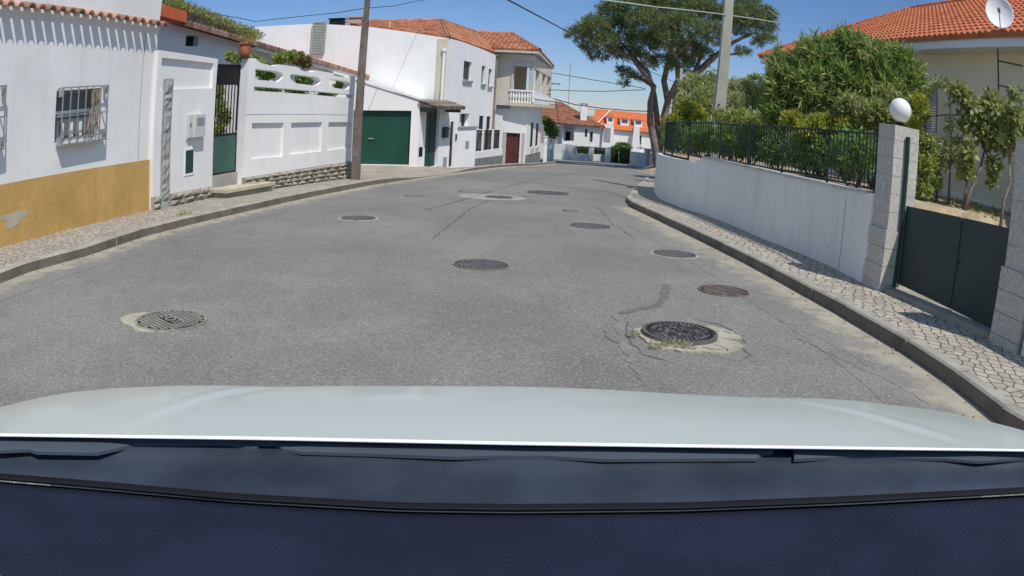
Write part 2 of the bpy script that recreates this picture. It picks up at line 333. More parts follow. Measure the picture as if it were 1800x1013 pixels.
def tilemat(name, cols, dark=(0.1, 0.06, 0.045), dk=0.3):
    m = mat(name, cols[0], 0.8, 0.1, 6); n, l = nodes(m); b = n['Principled BSDF']
    uv = n.new('ShaderNodeUVMap'); fl = n.new('ShaderNodeVectorMath'); fl.operation = 'FLOOR'; l.new(uv.outputs[0], fl.inputs[0])
    wn = n.new('ShaderNodeTexWhiteNoise'); wn.noise_dimensions = '2D'; l.new(fl.outputs[0], wn.inputs['Vector'])
    cr_ = n.new('ShaderNodeValToRGB'); l.new(wn.outputs['Value'], cr_.inputs[0]); e = cr_.color_ramp.elements
    while len(e) < len(cols): e.new(0.5)
    for i, c in enumerate(cols): e[i].position = i/(len(cols)-1); e[i].color = (*c, 1)
    tc = n.new('ShaderNodeTexCoord'); no = n.new('ShaderNodeTexNoise'); no.inputs['Scale'].default_value = 1.5; no.inputs['Detail'].default_value = 7; no.inputs['Roughness'].default_value = 0.7; l.new(tc.outputs['Object'], no.inputs['Vector'])
    r_ = n.new('ShaderNodeMapRange'); r_.inputs[1].default_value = 0.45; r_.inputs[2].default_value = 0.75; r_.inputs[4].default_value = dk; l.new(no.outputs['Fac'], r_.inputs[0])
    a = n.new('ShaderNodeMix'); a.data_type = 'RGBA'; l.new(r_.outputs[0], a.inputs[0]); l.new(cr_.outputs[0], a.inputs[6]); a.inputs[7].default_value = (*dark, 1)
    l.new(a.outputs[2], b.inputs['Base Color']); return m
TILE_RED = tilemat('red_clay_tiles', [(0.50, 0.15, 0.065), (0.58, 0.19, 0.085), (0.43, 0.115, 0.05)], dk=0.12)
TILE_OLD = tilemat('weathered_clay_tiles', [(0.42, 0.175, 0.09), (0.52, 0.25, 0.14), (0.33, 0.13, 0.07), (0.48, 0.19, 0.09)], dk=0.45)
TILE_ORANGE = tilemat('orange_clay_tiles', [(0.60, 0.17, 0.06), (0.68, 0.21, 0.075)], dk=0.08)
TILE_BROWN = tilemat('brown_clay_tiles', [(0.27, 0.115, 0.065), (0.34, 0.145, 0.08), (0.22, 0.09, 0.055)], dk=0.4)
TILE_PALE = tilemat('faded_clay_tiles', [(0.47, 0.24, 0.17), (0.56, 0.33, 0.25), (0.38, 0.18, 0.12), (0.26, 0.15, 0.11)], dark=(0.16,0.13,0.11), dk=0.5)

# ------------------------------------------------------------------ shape helpers
def tile_slope(E0, E1, R0, R1, tw=0.22, tl=0.36, amp=0.045, nu=6, thick=0.05):
    """one roof slope from eave E0-E1 up to ridge R0-R1 as rows of half-round clay tiles"""
    E0, E1, R0, R1 = map(Vector, (E0, E1, R0, R1)); u = (E1-E0).normalized()
    w = (R0-E0); w = (w-u*w.dot(u)); Vl = w.length; v = w/Vl; nrm = u.cross(v).normalized()
    if nrm.z < 0: nrm = -nrm
    b0 = (E1-E0).length; ra = (R0-E0).dot(u); rb = (R1-E0).dot(u)
    umin, umax = min(0, ra), max(b0, rb)
    us = np.arange(umin, umax+tw/nu, tw/nu); rows = max(1, int(round(Vl/tl))); tl = Vl/rows
    mb = MB(); vs = []; uvv = []
    lev = []
    for r_ in range(rows): lev += [(r_*tl, 0.035, r_), ((r_+1)*tl, 0.0, r_)]
    for vv, lift, r_ in lev:
        f = vv/Vl; a = ra*f; b = b0+(rb-b0)*f
        for q in us:
            q2 = min(max(q, a), b); ph = (q2/tw) % 1.0
            h = amp*abs(math.sin(math.pi*ph)) if ph < 1 else 0
            sq = (q2-a)/(b-a) if b-a > 1e-4 else 0.0; vs.append((E0*(1-f)+R0*f)*(1-sq)+(E1*(1-f)+R1*f)*sq+nrm*(h+lift)); uvv.append((q2/tw, r_+0.5))
    nn = len(us); fs = []; uvs = []
    for k in range(len(lev)-1):
        for i in range(nn-1):
            f = (k*nn+i, k*nn+i+1, (k+1)*nn+i+1, (k+1)*nn+i)
            if (Vector(vs[f[0]])-Vector(vs[f[1]])).length < 1e-5 and (Vector(vs[f[2]])-Vector(vs[f[3]])).length < 1e-5: continue
            fs.append(f); uq = (uvv[f[0]][0]+uvv[f[1]][0])/2; uvs.append([(uq, lev[k][2]+0.5)]*4)
    mb.add(vs, fs, uvs)
    # front lip so the eave has depth
    lip = []
    for q in us:
        q2 = min(max(q, 0), b0); ph = (q2/tw) % 1.0; h = amp*abs(math.sin(math.pi*ph)); lip += [E0+u*q2+nrm*(h+0.035), E0+u*q2-Vector((0, 0, 0.07))+v*0.02]
    mb.add(lip, [(2*i, 2*i+1, 2*i+3, 2*i+2) for i in range(nn-1)], [[(us[i]/tw, 0.5)]*4 for i in range(nn-1)])
    return mb
def roof_deck(mb, pts, th=0.06):
    p = [Vector(q) for q in pts]; n = (p[1]-p[0]).cross(p[2]-p[0]).normalized()
    if n.z < 0: n = -n
    k = len(p); lo = [q-n*th for q in p]; hi = [q-n*0.012 for q in p]
    mb.add(lo+hi, [tuple(range(k-1, -1, -1)), tuple(range(k, 2*k))]+[(i, (i+1) % k, k+(i+1) % k, k+i) for i in range(k)]); return mb
def ridge_caps(mb, a, b, rad=0.09, step=0.36):
    a, b = Vector(a), Vector(b); L = (b-a).length; n = max(1, int(L/step)); d = (b-a)/n
    side = d.cross(Vector((0, 0, 1))).normalized(); up = side.cross(d).normalized()
    if up.z < 0: up = -up
    for i in range(n):
        vs = []
        for e, rr in ((0, rad*1.08), (1.12, rad*0.86)):
            for k in range(7):
                th = math.pi*k/6; vs.append(a+d*(i+e)+side*math.cos(th)*rr+up*(math.sin(th)*rr+0.01))
        mb.add(vs, [(k, k+1, k+8, k+7) for k in range(6)], [[(i+0.5, 100.5)]*4]*6)
    return mb
def np_mesh(name, V, F, mt, parent=None, loc=(0, 0, 0)):
    o = Vector(parent['_o']) if parent else Vector(loc)
    me = bpy.data.meshes.new(name); V = V-np.array(o)
    me.vertices.add(len(V)); me.vertices.foreach_set('co', V.astype(np.float32).ravel())
    k = F.shape[1]; me.loops.add(F.size); me.loops.foreach_set('vertex_index', F.astype(np.int32).ravel())
    me.polygons.add(len(F)); me.polygons.foreach_set('loop_start', (np.arange(len(F))*k).astype(np.int32)); me.update(calc_edges=True)
    return link(me, name, mt, parent, False, o)
def leaf_geo(C, D, L, Wd):
    """C centres (n,3), D unit long axes, L lengths, Wd widths -> pointed leaves, folded a little"""
    n = len(C); rnd = rng.normal(size=(n, 3)); side = np.cross(D, rnd); side /= np.linalg.norm(side, axis=1)[:, None]+1e-9
    nr = np.cross(side, D)
    L = np.asarray(L).reshape(-1, 1)*np.ones((n, 1)); Wd = np.asarray(Wd).reshape(-1, 1)*np.ones((n, 1))
    a = C; b = C+D*L*0.45+side*Wd*0.5+nr*Wd*0.15; c = C+D*L-nr*L*0.08; d = C+D*L*0.45-side*Wd*0.5+nr*Wd*0.15
    V = np.stack([a, b, c, d], 1).reshape(-1, 3); F = np.arange(4*n).reshape(n, 4); return V, F
def blob_leaves(blobs, n, L, Wd, shell=0.55, up=0.25, jit=0.9, clump=0):
    """blobs: (centre, (rx,ry,rz)); leaves spread through the outer part of each ellipsoid"""
    vol = np.array([b[1][0]*b[1][1]+b[1][0]*b[1][2]+b[1][1]*b[1][2] for b in blobs]); cnt = np.maximum(1, (n*vol/vol.sum()).astype(int))
    Cs = []; Ds = []
    for (c, r_), k in zip(blobs, cnt):
        d = rng.normal(size=(k, 3)); d /= np.linalg.norm(d, axis=1)[:, None]
        if clump:                           # gather leaves in tufts so that gaps stay
            m_ = max(4, k//clump); t = rng.normal(size=(m_, 3)); t /= np.linalg.norm(t, axis=1)[:, None]
            tr = shell+(1-shell)*rng.random((m_, 1))**0.6; idx = rng.integers(0, m_, k)
            base = t[idx]*tr[idx]; P = base+rng.normal(size=(k, 3))*0.13
            out = P-base*0.6
        else:
            P = d*(shell+(1-shell)*rng.random((k, 1))**0.7)*(1+0.12*rng.normal(size=(k, 1))); out = P
        Cs.append(np.array(c)+P*np.array(r_)); D = out/(np.linalg.norm(out, axis=1)[:, None]+1e-9)+rng.normal(size=(k, 3))*jit*0.6+np.array([0, 0, up]); Ds.append(D)
    C = np.concatenate(Cs); D = np.concatenate(Ds); D /= np.linalg.norm(D, axis=1)[:, None]
    s_ = 0.7+0.6*rng.random(len(C)); return leaf_geo(C, D, L*s_, Wd*s_)
def rosettes(blobs, nros, per, L, Wd, shell=0.75):
    """leaves radiating from branch tips (oleander, laurel, pine tufts)"""
    vol = np.array([b[1][0]*b[1][2] for b in blobs]); cnt = np.maximum(2, (nros*vol/vol.sum()).astype(int)); Cs = []; Ds = []
    for (c, r_), k in zip(blobs, cnt):
        d = rng.normal(size=(k, 3)); d[:, 2] = d[:, 2]+0.25; d /= np.linalg.norm(d, axis=1)[:, None]
        P = np.array(c)+d*(shell+(1.2-shell)*rng.random((k, 1)))*np.array(r_)
        ax = d+np.array([0, 0, 0.5]); ax /= np.linalg.norm(ax, axis=1)[:, None]
        for _ in range(per):
            q = rng.normal(size=(k, 3)); q /= np.linalg.norm(q, axis=1)[:, None]; dd = ax*0.75+q*0.9; dd /= np.linalg.norm(dd, axis=1)[:, None]
            Cs.append(P+ax*rng.normal(size=(k, 1))*L*0.35); Ds.append(dd)
    C = np.concatenate(Cs); D = np.concatenate(Ds); s_ = 0.75+0.5*rng.random(len(C)); return leaf_geo(C, D, L*s_, Wd*s_)
def foliage(name, geo, mt, parent): return np_mesh(name, geo[0], geo[1], mt, parent)
def stems(name, parent, paths, mt=None):
    mb = MB()
    for pts, r_ in paths:
        pts = [Vector(p) for p in pts]
        rr = [r_[0]+(r_[1]-r_[0])*i/(len(pts)-1) for i in range(len(pts))] if isinstance(r_, tuple) else r_
        mb.tube(pts, rr, 8)
    return mb.build(name, mt or TWIG, parent, smooth=True)
def text_mesh(txt, size, depth, font_bold=False):
    c = bpy.data.curves.new('t', 'FONT'); c.body = txt; c.size = size; c.extrude = depth; c.align_x = 'CENTER'; c.align_y = 'CENTER'
    o = bpy.data.objects.new('t', c); COL.objects.link(o); dg = bpy.context.evaluated_depsgraph_get(); dg.update()
    me = bpy.data.meshes.new_from_object(o.evaluated_get(dg)); bpy.data.objects.remove(o); bpy.data.curves.remove(c)
    return [v.co.copy() for v in me.vertices], [tuple(p.vertices) for p in me.polygons]
from mathutils.geometry import tessellate_polygon
def prism_h(mb, fr, outer, holes, d0, d1):
    loops = [outer]+list(holes); pts = [p for lp in loops for p in lp]
    tri = tessellate_polygon([[Vector((a, z, 0)) for a, z in lp] for lp in loops])
    n = len(pts); vs = [fr.P(a, d1, z) for a, z in pts]+[fr.P(a, d0, z) for a, z in pts]
    fs = [tuple(t) for t in tri]+[tuple(n+k for k in reversed(t)) for t in tri]
    b = 0
    for lp in loops:
        k = len(lp); fs += [(b+i, b+(i+1) % k, n+b+(i+1) % k, n+b+i) for i in range(k)]; b += k
    return mb.add(vs, fs)
def pp(fr, pts, d=0.0): return [fr.px(x, y, d) for x, y in pts]
def lerp_pts(P, y):
    for a, b in zip(P, P[1:]):
        if y <= b[1]: break
    t = (y-a[1])/(b[1]-a[1]); return a[0]+(b[0]-a[0])*t
def drape(name, xa, xb, y0, y1, zoff, mt, ny=None, nx=6, kind='structure', zf=None):
    """sheet between two lines x = xa(y) and x = xb(y) laid on the terrain"""
    ny = ny or max(2, int((y1-y0)/0.5)); mb = MB(); vs = []; uv = []
    for i in range(ny+1):
        y = y0+(y1-y0)*i/ny; a, b = xa(y), xb(y)
        for j in range(nx+1):
            x = a+(b-a)*j/nx; vs.append((x, y, (zf(x, y) if zf else g(y)+zoff))); uv.append((j/nx, y))
    w = nx+1; fs = [(i*w+j, i*w+j+1, (i+1)*w+j+1, (i+1)*w+j) for i in range(ny) for j in range(nx)]
    mb.add(vs, fs, [[uv[k] for k in f] for f in fs]); o = mb.build(name, mt)
    o['kind'] = kind; return o
# ------------------------------------------------------------------ ground, road, kerbs, pavements
xs = [-600, -60, -12, 0, 12, 60, 600]; ys = [-300, -30, -8]+list(range(-6, 64, 2))+[80, 120, 250, 900]
mb = MB(); mb.add([(x, y, g(y)-0.06) for y in ys for x in xs], [(i*7+j, i*7+j+1, (i+1)*7+j+1, (i+1)*7+j) for i in range(len(ys)-1) for j in range(6)])
struct(mb.build('ground', GROUNDM))
drape('road', lambda y: -9.0 if y < 26 else -4.0, lambda y: 6.5 if y < 22 else 34.0, -8, 64, 0.0, ASPH, nx=10)
KL = [(-7.9, -8.5)]+[tuple(G(*p)[:2]) for p in [(0,499),(51,479),(154,450.5),(251.5,417),(341,394),(460,366),(560,344),(641,328),(721,315.7),(772,308),(829,300.5),(876,294.5),(934,291.5),(978,287)]]+[(2.6, 51.5)]
KR = [tuple(G(*p)[:2]) for p in [(1754,747),(1676,683),(1588.5,622.8),(1484,560),(1425,527),(1363.5,492),(1311.7,463.9),(1232.8,424.4),(1162,390),(1109,365)]]
KR = [(3.95, 1.5), (4.5, -8.5)][::-1]+KR
SW = 0.13
def kerb(name, P, side, hf, jl=1.0, wid=0.15, seed=1):
    """kerb stones laid end to end along the line P; side +1: stones lie on +x side"""
    mb = MB(); rn = random.Random(seed); acc = []
    for a, b in zip(P, P[1:]):
        n = max(1, int(round(math.hypot(b[0]-a[0], b[1]-a[1])/jl)))
        for i in range(n):
            f0, f1 = i/n, (i+1)/n; acc.append(((a[0]+(b[0]-a[0])*f0, a[1]+(b[1]-a[1])*f0), (a[0]+(b[0]-a[0])*f1, a[1]+(b[1]-a[1])*f1)))
    for a, b in acc:
        L = math.hypot(b[0]-a[0], b[1]-a[1]); t = ((b[0]-a[0])/L, (b[1]-a[1])/L); nx_, ny_ = t[1]*side, -t[0]*side
        e = 0.006; j = rn.uniform(-0.008, 0.008); h0, h1 = hf(a[1])+rn.uniform(-.006, .006), hf(b[1])+rn.uniform(-.006, .006)
        a2 = (a[0]+t[0]*e+nx_*j, a[1]+t[1]*e+ny_*j); b2 = (b[0]-t[0]*e+nx_*j, b[1]-t[1]*e+ny_*j)
        def q(p, w, z): return (p[0]+nx_*w, p[1]+ny_*w, g(p[1])+z)
        ch = 0.02
        prof = [(0, -0.1), (0, -ch), (ch, 0), (wid, 0), (wid, -0.1)]
        vs = [q(a2, w, (h0+z if z > -0.09 else -0.1)) for w, z in prof]+[q(b2, w, (h1+z if z > -0.09 else -0.1)) for w, z in prof]
        fs = [(i, i+1, 6+i, 5+i) for i in range(4)]+[(4, 3, 2, 1, 0), (5, 6, 7, 8, 9)]
        if side < 0: fs = [f[::-1] for f in fs]
        mb.add(vs, fs)
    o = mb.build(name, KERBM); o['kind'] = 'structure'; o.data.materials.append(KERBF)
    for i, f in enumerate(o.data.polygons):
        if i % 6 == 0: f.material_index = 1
    return o
KERBF = mat('dark_kerb_face', (0.20, 0.175, 0.14), 0.95, 0.2, 3, 0.5, 40, dirt=0.7, dirtcol=(0.11, 0.095, 0.075))  # road-side faces take a darker brown than the kerb tops
KERBM = mat('kerb_stone', (0.40, 0.37, 0.31), 0.9, 0.15, 3, 0.4, 40, dirt=0.6, dirtcol=(0.17, 0.15, 0.12))
def hl(y): return 0.14 if y < 20.5 else (0.14-(y-20.5)*0.06 if y < 22.2 else (0.04 if y < 25.3 else min(0.12, 0.04+(y-25.3)*0.06)))
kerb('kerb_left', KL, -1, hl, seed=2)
RC = [G(*p) for p in [(1109,365), (1101,354), (1104,344), (1112,332), (1121,326), (1131,317), (1146,304)]]
KR2 = KR+[tuple(p[:2]) for p in RC[1:]]
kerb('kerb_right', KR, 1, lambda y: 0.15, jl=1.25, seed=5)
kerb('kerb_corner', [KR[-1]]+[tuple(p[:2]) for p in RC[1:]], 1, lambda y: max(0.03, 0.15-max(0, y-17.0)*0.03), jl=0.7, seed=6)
klx = lambda y: lerp_pts(KL, y)
krx = lambda y: lerp_pts(KR, y) if y < KR[-1][1] else (KR2[-1][0]-0.0 if y > KR2[-1][1] else min(lerp_pts(KR2[len(KR)-1:], y), 9))
# wall lines on the left
pA0, pA1 = G(0, 436, SW), G(264.4, 369.5, SW)
t_ = (pA1-pA0).normalized(); FA = Fr((pA1.x-t_.x*14, pA1.y-t_.y*14), (pA1.x, pA1.y))      # house A: s runs 0..14
F1 = Fr(G(264.7, 370, SW), G(369, 347, SW))
q0 = G(617, 312, SW); q1 = G(443, 337.5, SW); dq = Vector((q0.x-q1.x, q0.y-q1.y)).normalized()
# put the wall start where the line of sight of the pillar edge meets it
F2t = Fr(q1, q0); s0_, _z = F2t.px(428, 315); F2 = Fr(F2t.P(s0_, 0, 0), q0)
wl = [FA.P(0, 0, 0), FA.P(14, 0, 0), F1.P(F1.L, 0, 0), F2.P(0, 0, 0), F2.P(F2.L, 0, 0)]
WLp = [(-9.6, -9)]+[(p[0], p[1]) for p in wl if p[1] > -8]
wlx = lambda y: lerp_pts(WLp, y)-0.08
drape('pavement_left', wlx, lambda y: klx(y)-0.145, -8, F2.P(F2.L, 0, 0)[1]+0.25, SW, COBL, zf=lambda x, y: g(y)+hl(y)-0.008)
# gutters: dusty strips at the edge of the asphalt
drape('gutter_left', klx, lambda y: klx(y)+0.75, -8, 48, 0.0025, GUTTER, nx=3)
drape('gutter_right', krx, lambda y: krx(y)-0.9, -8, KR[-1][1], 0.0025, GUTTER, nx=3)
RW = [tuple(G(x, y, SW)[:2]) for x, y in [(1516,500),(1460,470.5),(1382,437.5),(1331,417),(1254,384.5),(1193.7,364.9),(1163,349),(1152.3,335.8)]]
RWx = lambda y: lerp_pts([(5.25, -9), (5.1, 5.0)]+RW, y)
drape('pavement_right', lambda y: krx(y)+0.14, lambda y: RWx(y)+0.1 if y > 9.1 else 5.6, -8, KR[-1][1], SW, COBR, zf=lambda x, y: g(y)+0.142)
mb = MB(); ring = [Vector((KR[-1][0]+0.14, KR[-1][1], 0))]+[p for p in RC[1:]]+[Vector((6.5, RC[-1].y+1, 0)), Vector((6.5, KR[-1][1], 0)), Vector((RWx(KR[-1][1])+0.1, KR[-1][1], 0))]
ring = [(p[0]+(0.12 if 0 < i < len(RC) else 0), p[1], g(p[1])+max(0.02, 0.142-max(0, p[1]-17.0)*0.03)) for i, p in enumerate(ring)]
cx = sum(p[0] for p in ring)/len(ring); cy = sum(p[1] for p in ring)/len(ring)
mb.add([(5.0, 19.0, g(19)+0.09)]+ring, [(0, i+1, (i+1) % len(ring)+1) for i in range(len(ring))]); struct(mb.build('pavement_corner', COBR))

def rubble(mb, fr, top, bot, rows, bl, d, seed=3, jd=0.03):
    """rough-faced stone courses; top and bot are ((s,z),(s,z)) lines"""
    rn = random.Random(seed)
    def Z(s, f):
        zt = top[0][1]+(top[1][1]-top[0][1])*(s-top[0][0])/(top[1][0]-top[0][0]); zb = bot[0][1]+(bot[1][1]-bot[0][1])*(s-bot[0][0])/(bot[1][0]-bot[0][0]); return zb+(zt-zb)*f
    for r_ in range(rows):
        s = top[0][0]
        while s < top[1][0]-0.02:
            e = min(top[1][0], s+bl*rn.uniform(0.6, 1.3)); 
            if top[1][0]-e < 0.08: e = top[1][0]
            f0, f1 = r_/rows, (r_+1)/rows-0.05; nx = 5; nz = 3; vs = []
            for j in range(nz+1):
                for i in range(nx+1):
                    ss = s+0.006+(e-s-0.012)*i/nx; ff = f0+(f1-f0)*j/nz
                    edge = i in (0, nx) or j in (0, nz)
                    vs.append(fr.P(ss, d*0.35 if edge else d+rn.uniform(-jd, jd), Z(ss, ff)))
            w = nx+1
            mb.add(vs, [(j*w+i, j*w+i+1, (j+1)*w+i+1, (j+1)*w+i) for j in range(nz) for i in range(nx)])
            s = e
    mb.fb(fr, top[0][0], top[1][0], -0.05, d*0.3, bot[0][1]-0.1, top[0][1]-0.008, bot[1][1]-0.1, top[1][1]-0.008)
    return mb
BLOCK = mat('rough_limestone', (0.40, 0.36, 0.285), 0.9, 0.2, 4, 0.5, 30, dirt=0.7, dirtcol=(0.22, 0.19, 0.14))

# ------------------------------------------------------------------ house with the ochre band
hA = thing('town_house', FA.P(7, 0, g(8)), 'white two-storey house at the far left with an ochre band at its foot', 'house')
gz = lambda fr, o=-0.3: (lambda s: g(fr.P(s, 0, 0)[1])+o)
wx0, wzt = FA.px(97.5, 200); wx1, _ = FA.px(177, 200); _, wz0 = FA.px(137, 246); _, wz1 = FA.px(140, 157)
gx0, _ = FA.px(5.5, 200)              # right side of the second window
dw = wx1-wx0
hol = [(wx0, wx1, wz0, wz1), (gx0-dw-0.1, gx0-0.1, wz0+0.1, wz1+0.1)]
mb = MB(); mb.holes(FA, 0, 14, gz(FA), 5.6, -0.3, 0, hol); mb.fb(FA, 0, 14, -6, -0.31, -1.0, 5.59)
mb.build('wall', WHITE, hA)
b0 = FA.px(0, 325)[1]; b1 = FA.px(263.6, 280.5)[1]; sb0 = FA.px(0, 325)[0]; sl_ = (b1-b0)/(14-sb0)
mb = MB(); mb.fb(FA, 0, 14, -0.05, 0.006, -0.9, b0-sl_*sb0, -0.9, b1); mb.build('base_band', OCHRE, hA)
mb = MB()                                # peeled patch of bare render on the band
pts = pp(FA, [(0,382),(14,377),(30,372),(52,371),(47,378),(36,386),(30,396),(14,404),(10,398),(13,388),(0,386)]); mb.prism(FA, pts, 0.0, 0.009); mb.build('bare_render_patch', mat('bare_render', (0.5, 0.44, 0.36), 0.9, 0.1, 5), hA)
za, zb_ = FA.px(4, 15.4), FA.px(272, 48); zs = (zb_[1]-za[1])/(zb_[0]-za[0]); tz = lambda s: za[1]+zs*(s-za[0])
sp_ = (FA.px(272, 48)[0]-FA.px(28, 16)[0])/15.5
mb = MB(); s = 13.93; k = 0
while s > 0.2:
    r0 = 0.085; L = 0.34; 
    for j in range(2):
        vs = []; rr = r0-j*0.014
        for e in (0, 1):
            for q in range(9):
                th = math.pi*q/8; d = -0.12+L*e; vs.append(FA.P(s+rr*math.cos(th)*(1+0.1*e), d, tz(s)+0.06+rr*math.sin(th)-d*0.25-(0.012 if j else 0)))
        f = [(q, q+1, q+10, q+9) for q in range(8)]; mb.add(vs, f, [[(k+0.5, 0.5)]*4]*8)
        if j == 0: keep = len(mb.v)-9
        else: mb.add([mb.v[keep+q] for q in range(9)]+[mb.v[len(mb.v)-9+q] for q in range(9)], [(q, q+1, q+10, q+9) for q in range(8)], [[(k+0.5, 0.5)]*4]*8)
    s -= sp_; k += 1
mb.build('tile_row', TILE_PALE, hA)
mb = MB(); mb.fb(FA, 0, 14.0, 0, 0.05, tz(0)-0.02, tz(0)+0.07, tz(14)-0.02, tz(14)+0.07); mb.build('cornice', WHITE2, hA)
mb = MB(); s_, z_ = FA.px(253, 90); mb.fb(FA, s_, s_+0.012, 0, 0.004, g(10)+0.6, 3.1); mb.build('wall_joint', mat('grey_joint', (0.3, 0.3, 0.3)), hA)
def grille_window(par, fr, a, b, z0, z1, sticks=False):
    f = MB(); w = 0.05
    for (p, q, r_, t) in ((a, a+w, z0, z1), (b-w, b, z0, z1), (a+w, b-w, z0, z0+w), (a+w, b-w, z1-w, z1)): f.fb(fr, p, q, -0.24, -0.18, r_, t)
    fo = f.build('window', GREYWIN, par)
    MB().fb(fr, a+w, b-w, -0.23, -0.2, z0+w, z1-w).build('pane', mat('dull_grey_pane', (0.17, 0.18, 0.19), 0.35, 0.1, 2), fo)
    l = MB(); mid = z0+(z1-z0)*0.57
    l.fb(fr, a+w, b-w, -0.19, -0.165, mid-0.03, mid+0.03)
    for i in range(3): c = a+(b-a)*(0.30+0.2*i); l.fb(fr, c-0.035, c+0.035, -0.19, -0.17, z0+0.06, z0+(z1-z0)*0.36)
    l.build('muntin', WHITE2, fo)
    gr = MB(); D = 0.15; n = 7; A = a+0.04; B = b+0.02; Z0 = z0-0.04; Z1 = z1+0.03
    for i in range(n): c = A+(B-A)*i/(n-1); gr.fb(fr, c-0.009, c+0.009, D-0.018, D, Z0, Z1)
    for z in (Z0, Z0+0.09, (z0+z1)/2, Z1):
        gr.fb(fr, A-0.02, B+0.02, D-0.024, D-0.004, z-0.01, z+0.01)
        for s in (A, B):
            if z != Z0+0.09: gr.fb(fr, s-0.012, s+0.012, 0, D-0.02, z-0.012, z+0.012)
    for s in (A, B): gr.fb(fr, s-0.012, s+0.012, 0.03, D-0.02, Z1-0.14, Z1-0.02); gr.fb(fr, s-0.012, s+0.012, 0.03, D-0.02, Z0+0.02, Z0+0.12)
    gr.fb(fr, A, B, 0.0, D, Z0-0.02, Z0-0.012)
    gr.build('window_grille', GREYM, par)
grille_window(hA, FA, wx0, wx1, wz0, wz1)
grille_window(hA, FA, gx0-dw-0.1, gx0-0.1, wz0+0.1, wz1+0.1)
mb = MB()
for i in range(7):
    a = random.uniform(0.68, 0.92); b = random.uniform(0.78, 0.95); mb.tube([FA.P(wx0+dw*a, random.uniform(0.0, 0.1), wz0+0.01), FA.P(wx0+dw*b, random.uniform(-0.05, 0.1), wz1-0.03)], 0.013, 6)
tag(mb.build('cane_bundle', mat('dry_cane', (0.38, 0.29, 0.19), 0.8, 0.2, 6), loc=FA.P(wx0+dw*0.8, 0, wz0)), 'bundle of dry brown canes leaning behind the window grille of the ochre-banded house', 'canes')

# ------------------------------------------------------------------ white wall panel with stone pilaster
w1 = thing('garden_wall', F1.P(F1.L/2, 0, g(15)), 'white wall section with a framed recess and rough stone pilaster beside the green gate', 'wall')
out = pp(F1, [(264.7, 370), (269, 200), (275, 88), (378, 103.5), (373, 200), (369, 347)], 0.06); out[0] = (0.0, out[0][1]-0.2); out[1] = (0.0, 1.5); out[2] = (0.0, out[2][1])
R1 = F1.L; out[3] = (R1, out[3][1]); out[4] = (R1, 1.0); out[5] = (R1, out[5][1]-0.2)
rec = pp(F1, [(285, 101.5), (366.5, 111), (363, 158), (284, 155)], 0.06)
r_s0 = min(p[0] for p in rec); r_s1 = R1-0.16; rt0, rt1 = rec[0][1], rec[1][1]; rb0 = (rec[2][1]+rec[3][1])/2
rec = [(r_s0, rt0), (r_s1, rt1), (r_s1, rb0), (r_s0, rb0)]
mb = MB(); prism_h(mb, F1, out, [rec], 0.0, 0.06); mb.prism(F1, out, -0.2, -0.001); mb.build('wall', WHITE, w1)
ps0 = F1.px(283, 250, 0.06)[0]; ps1 = F1.px(299, 250, 0.06)[0]; pz1 = F1.px(291, 139, 0.06)[1]; zb1 = F1.px(280, 366, 0.06)[1]
mb = MB(); rn = random.Random(4); z = zb1-0.25
while z < pz1-0.05:
    e = min(pz1, z+rn.uniform(0.3, 0.55)); vs = []
    for j in range(6):
        for i in range(5):
            ed = i in (0, 4); vs.append(F1.P(ps0+0.02+(ps1-ps0-0.04)*i/4, 0.075 if ed or j in (0, 5) else 0.095+rn.uniform(-0.018, 0.02), z+0.005+(e-z-0.01)*j/5))
    mb.add(vs, [(j*5+i, j*5+i+1, j*5+i+6, j*5+i+5) for j in range(5) for i in range(4)]); z = e
mb.fb(F1, ps0, ps1, 0.05, 0.076, zb1-0.25, pz1); mb.build('stone_pilaster', mat('grey_rough_stone', (0.40, 0.40, 0.37), 0.9, 0.15, 8, 0.6, 60, dirt=0.8, dirtcol=(0.2, 0.2, 0.19)), w1)
a = F1.px(267, 347, 0.1); b = F1.px(369, 328, 0.1); c = F1.px(265, 370, 0.1); d = F1.px(369, 347, 0.1)
mb = MB(); top = lambda s: a[1]+(b[1]-a[1])*(s-a[0])/(b[0]-a[0]); bot = lambda s: c[1]+(d[1]-c[1])*(s-c[0])/(d[0]-c[0])
for u0, u1, sd in ((0, ps0-0.01, 1), (ps1+0.01, R1, 2)): rubble(mb, Fr(F1.P(0, 0.06, 0), F1.P(R1, 0.06, 0)), ((u0, top(u0)), (u1, top(u1))), ((u0, bot(u0)), (u1, bot(u1))), 2, 0.42, 0.06, sd)
mb.build('stone_plinth', BLOCK, w1)
# electricity meter box and green hatch
a = F1.px(328, 199, 0.06); b = F1.px(352, 246, 0.06); mz0 = F1.px(340, 244, 0.06)[1]; mz1 = F1.px(340, 201, 0.06)[1]
mbx = thing('meter_box', F1.P((a[0]+b[0])/2, 0.06, mz0), 'pale grey electricity meter box mounted on the white wall above the green hatch', 'meter box')
BOXM = mat('pale_grey_plastic', (0.58, 0.59, 0.56), 0.5, 0.05, 3)
sA, sB = a[0], b[0]; sm = sA+(sB-sA)*0.3
MB().fb(F1, sA, sB, 0.06, 0.09, mz0, mz1).build('back_plate', BOXM, mbx)
MB().fb(F1, sm, sB-0.015, 0.09, 0.19, mz0+0.03, mz1-0.02).build('cabinet', BOXM, mbx)
MB().fb(F1, sA+0.02, sm-0.01, 0.09, 0.13, mz0+0.03, mz1-0.02).build('side_cabinet', BOXM, mbx)
l = MB(); l.fb(F1, sm+0.06, sB-0.07, 0.19, 0.198, mz0+(mz1-mz0)*0.55, mz1-0.08); l.build('meter_window', GREYWIN, mbx)
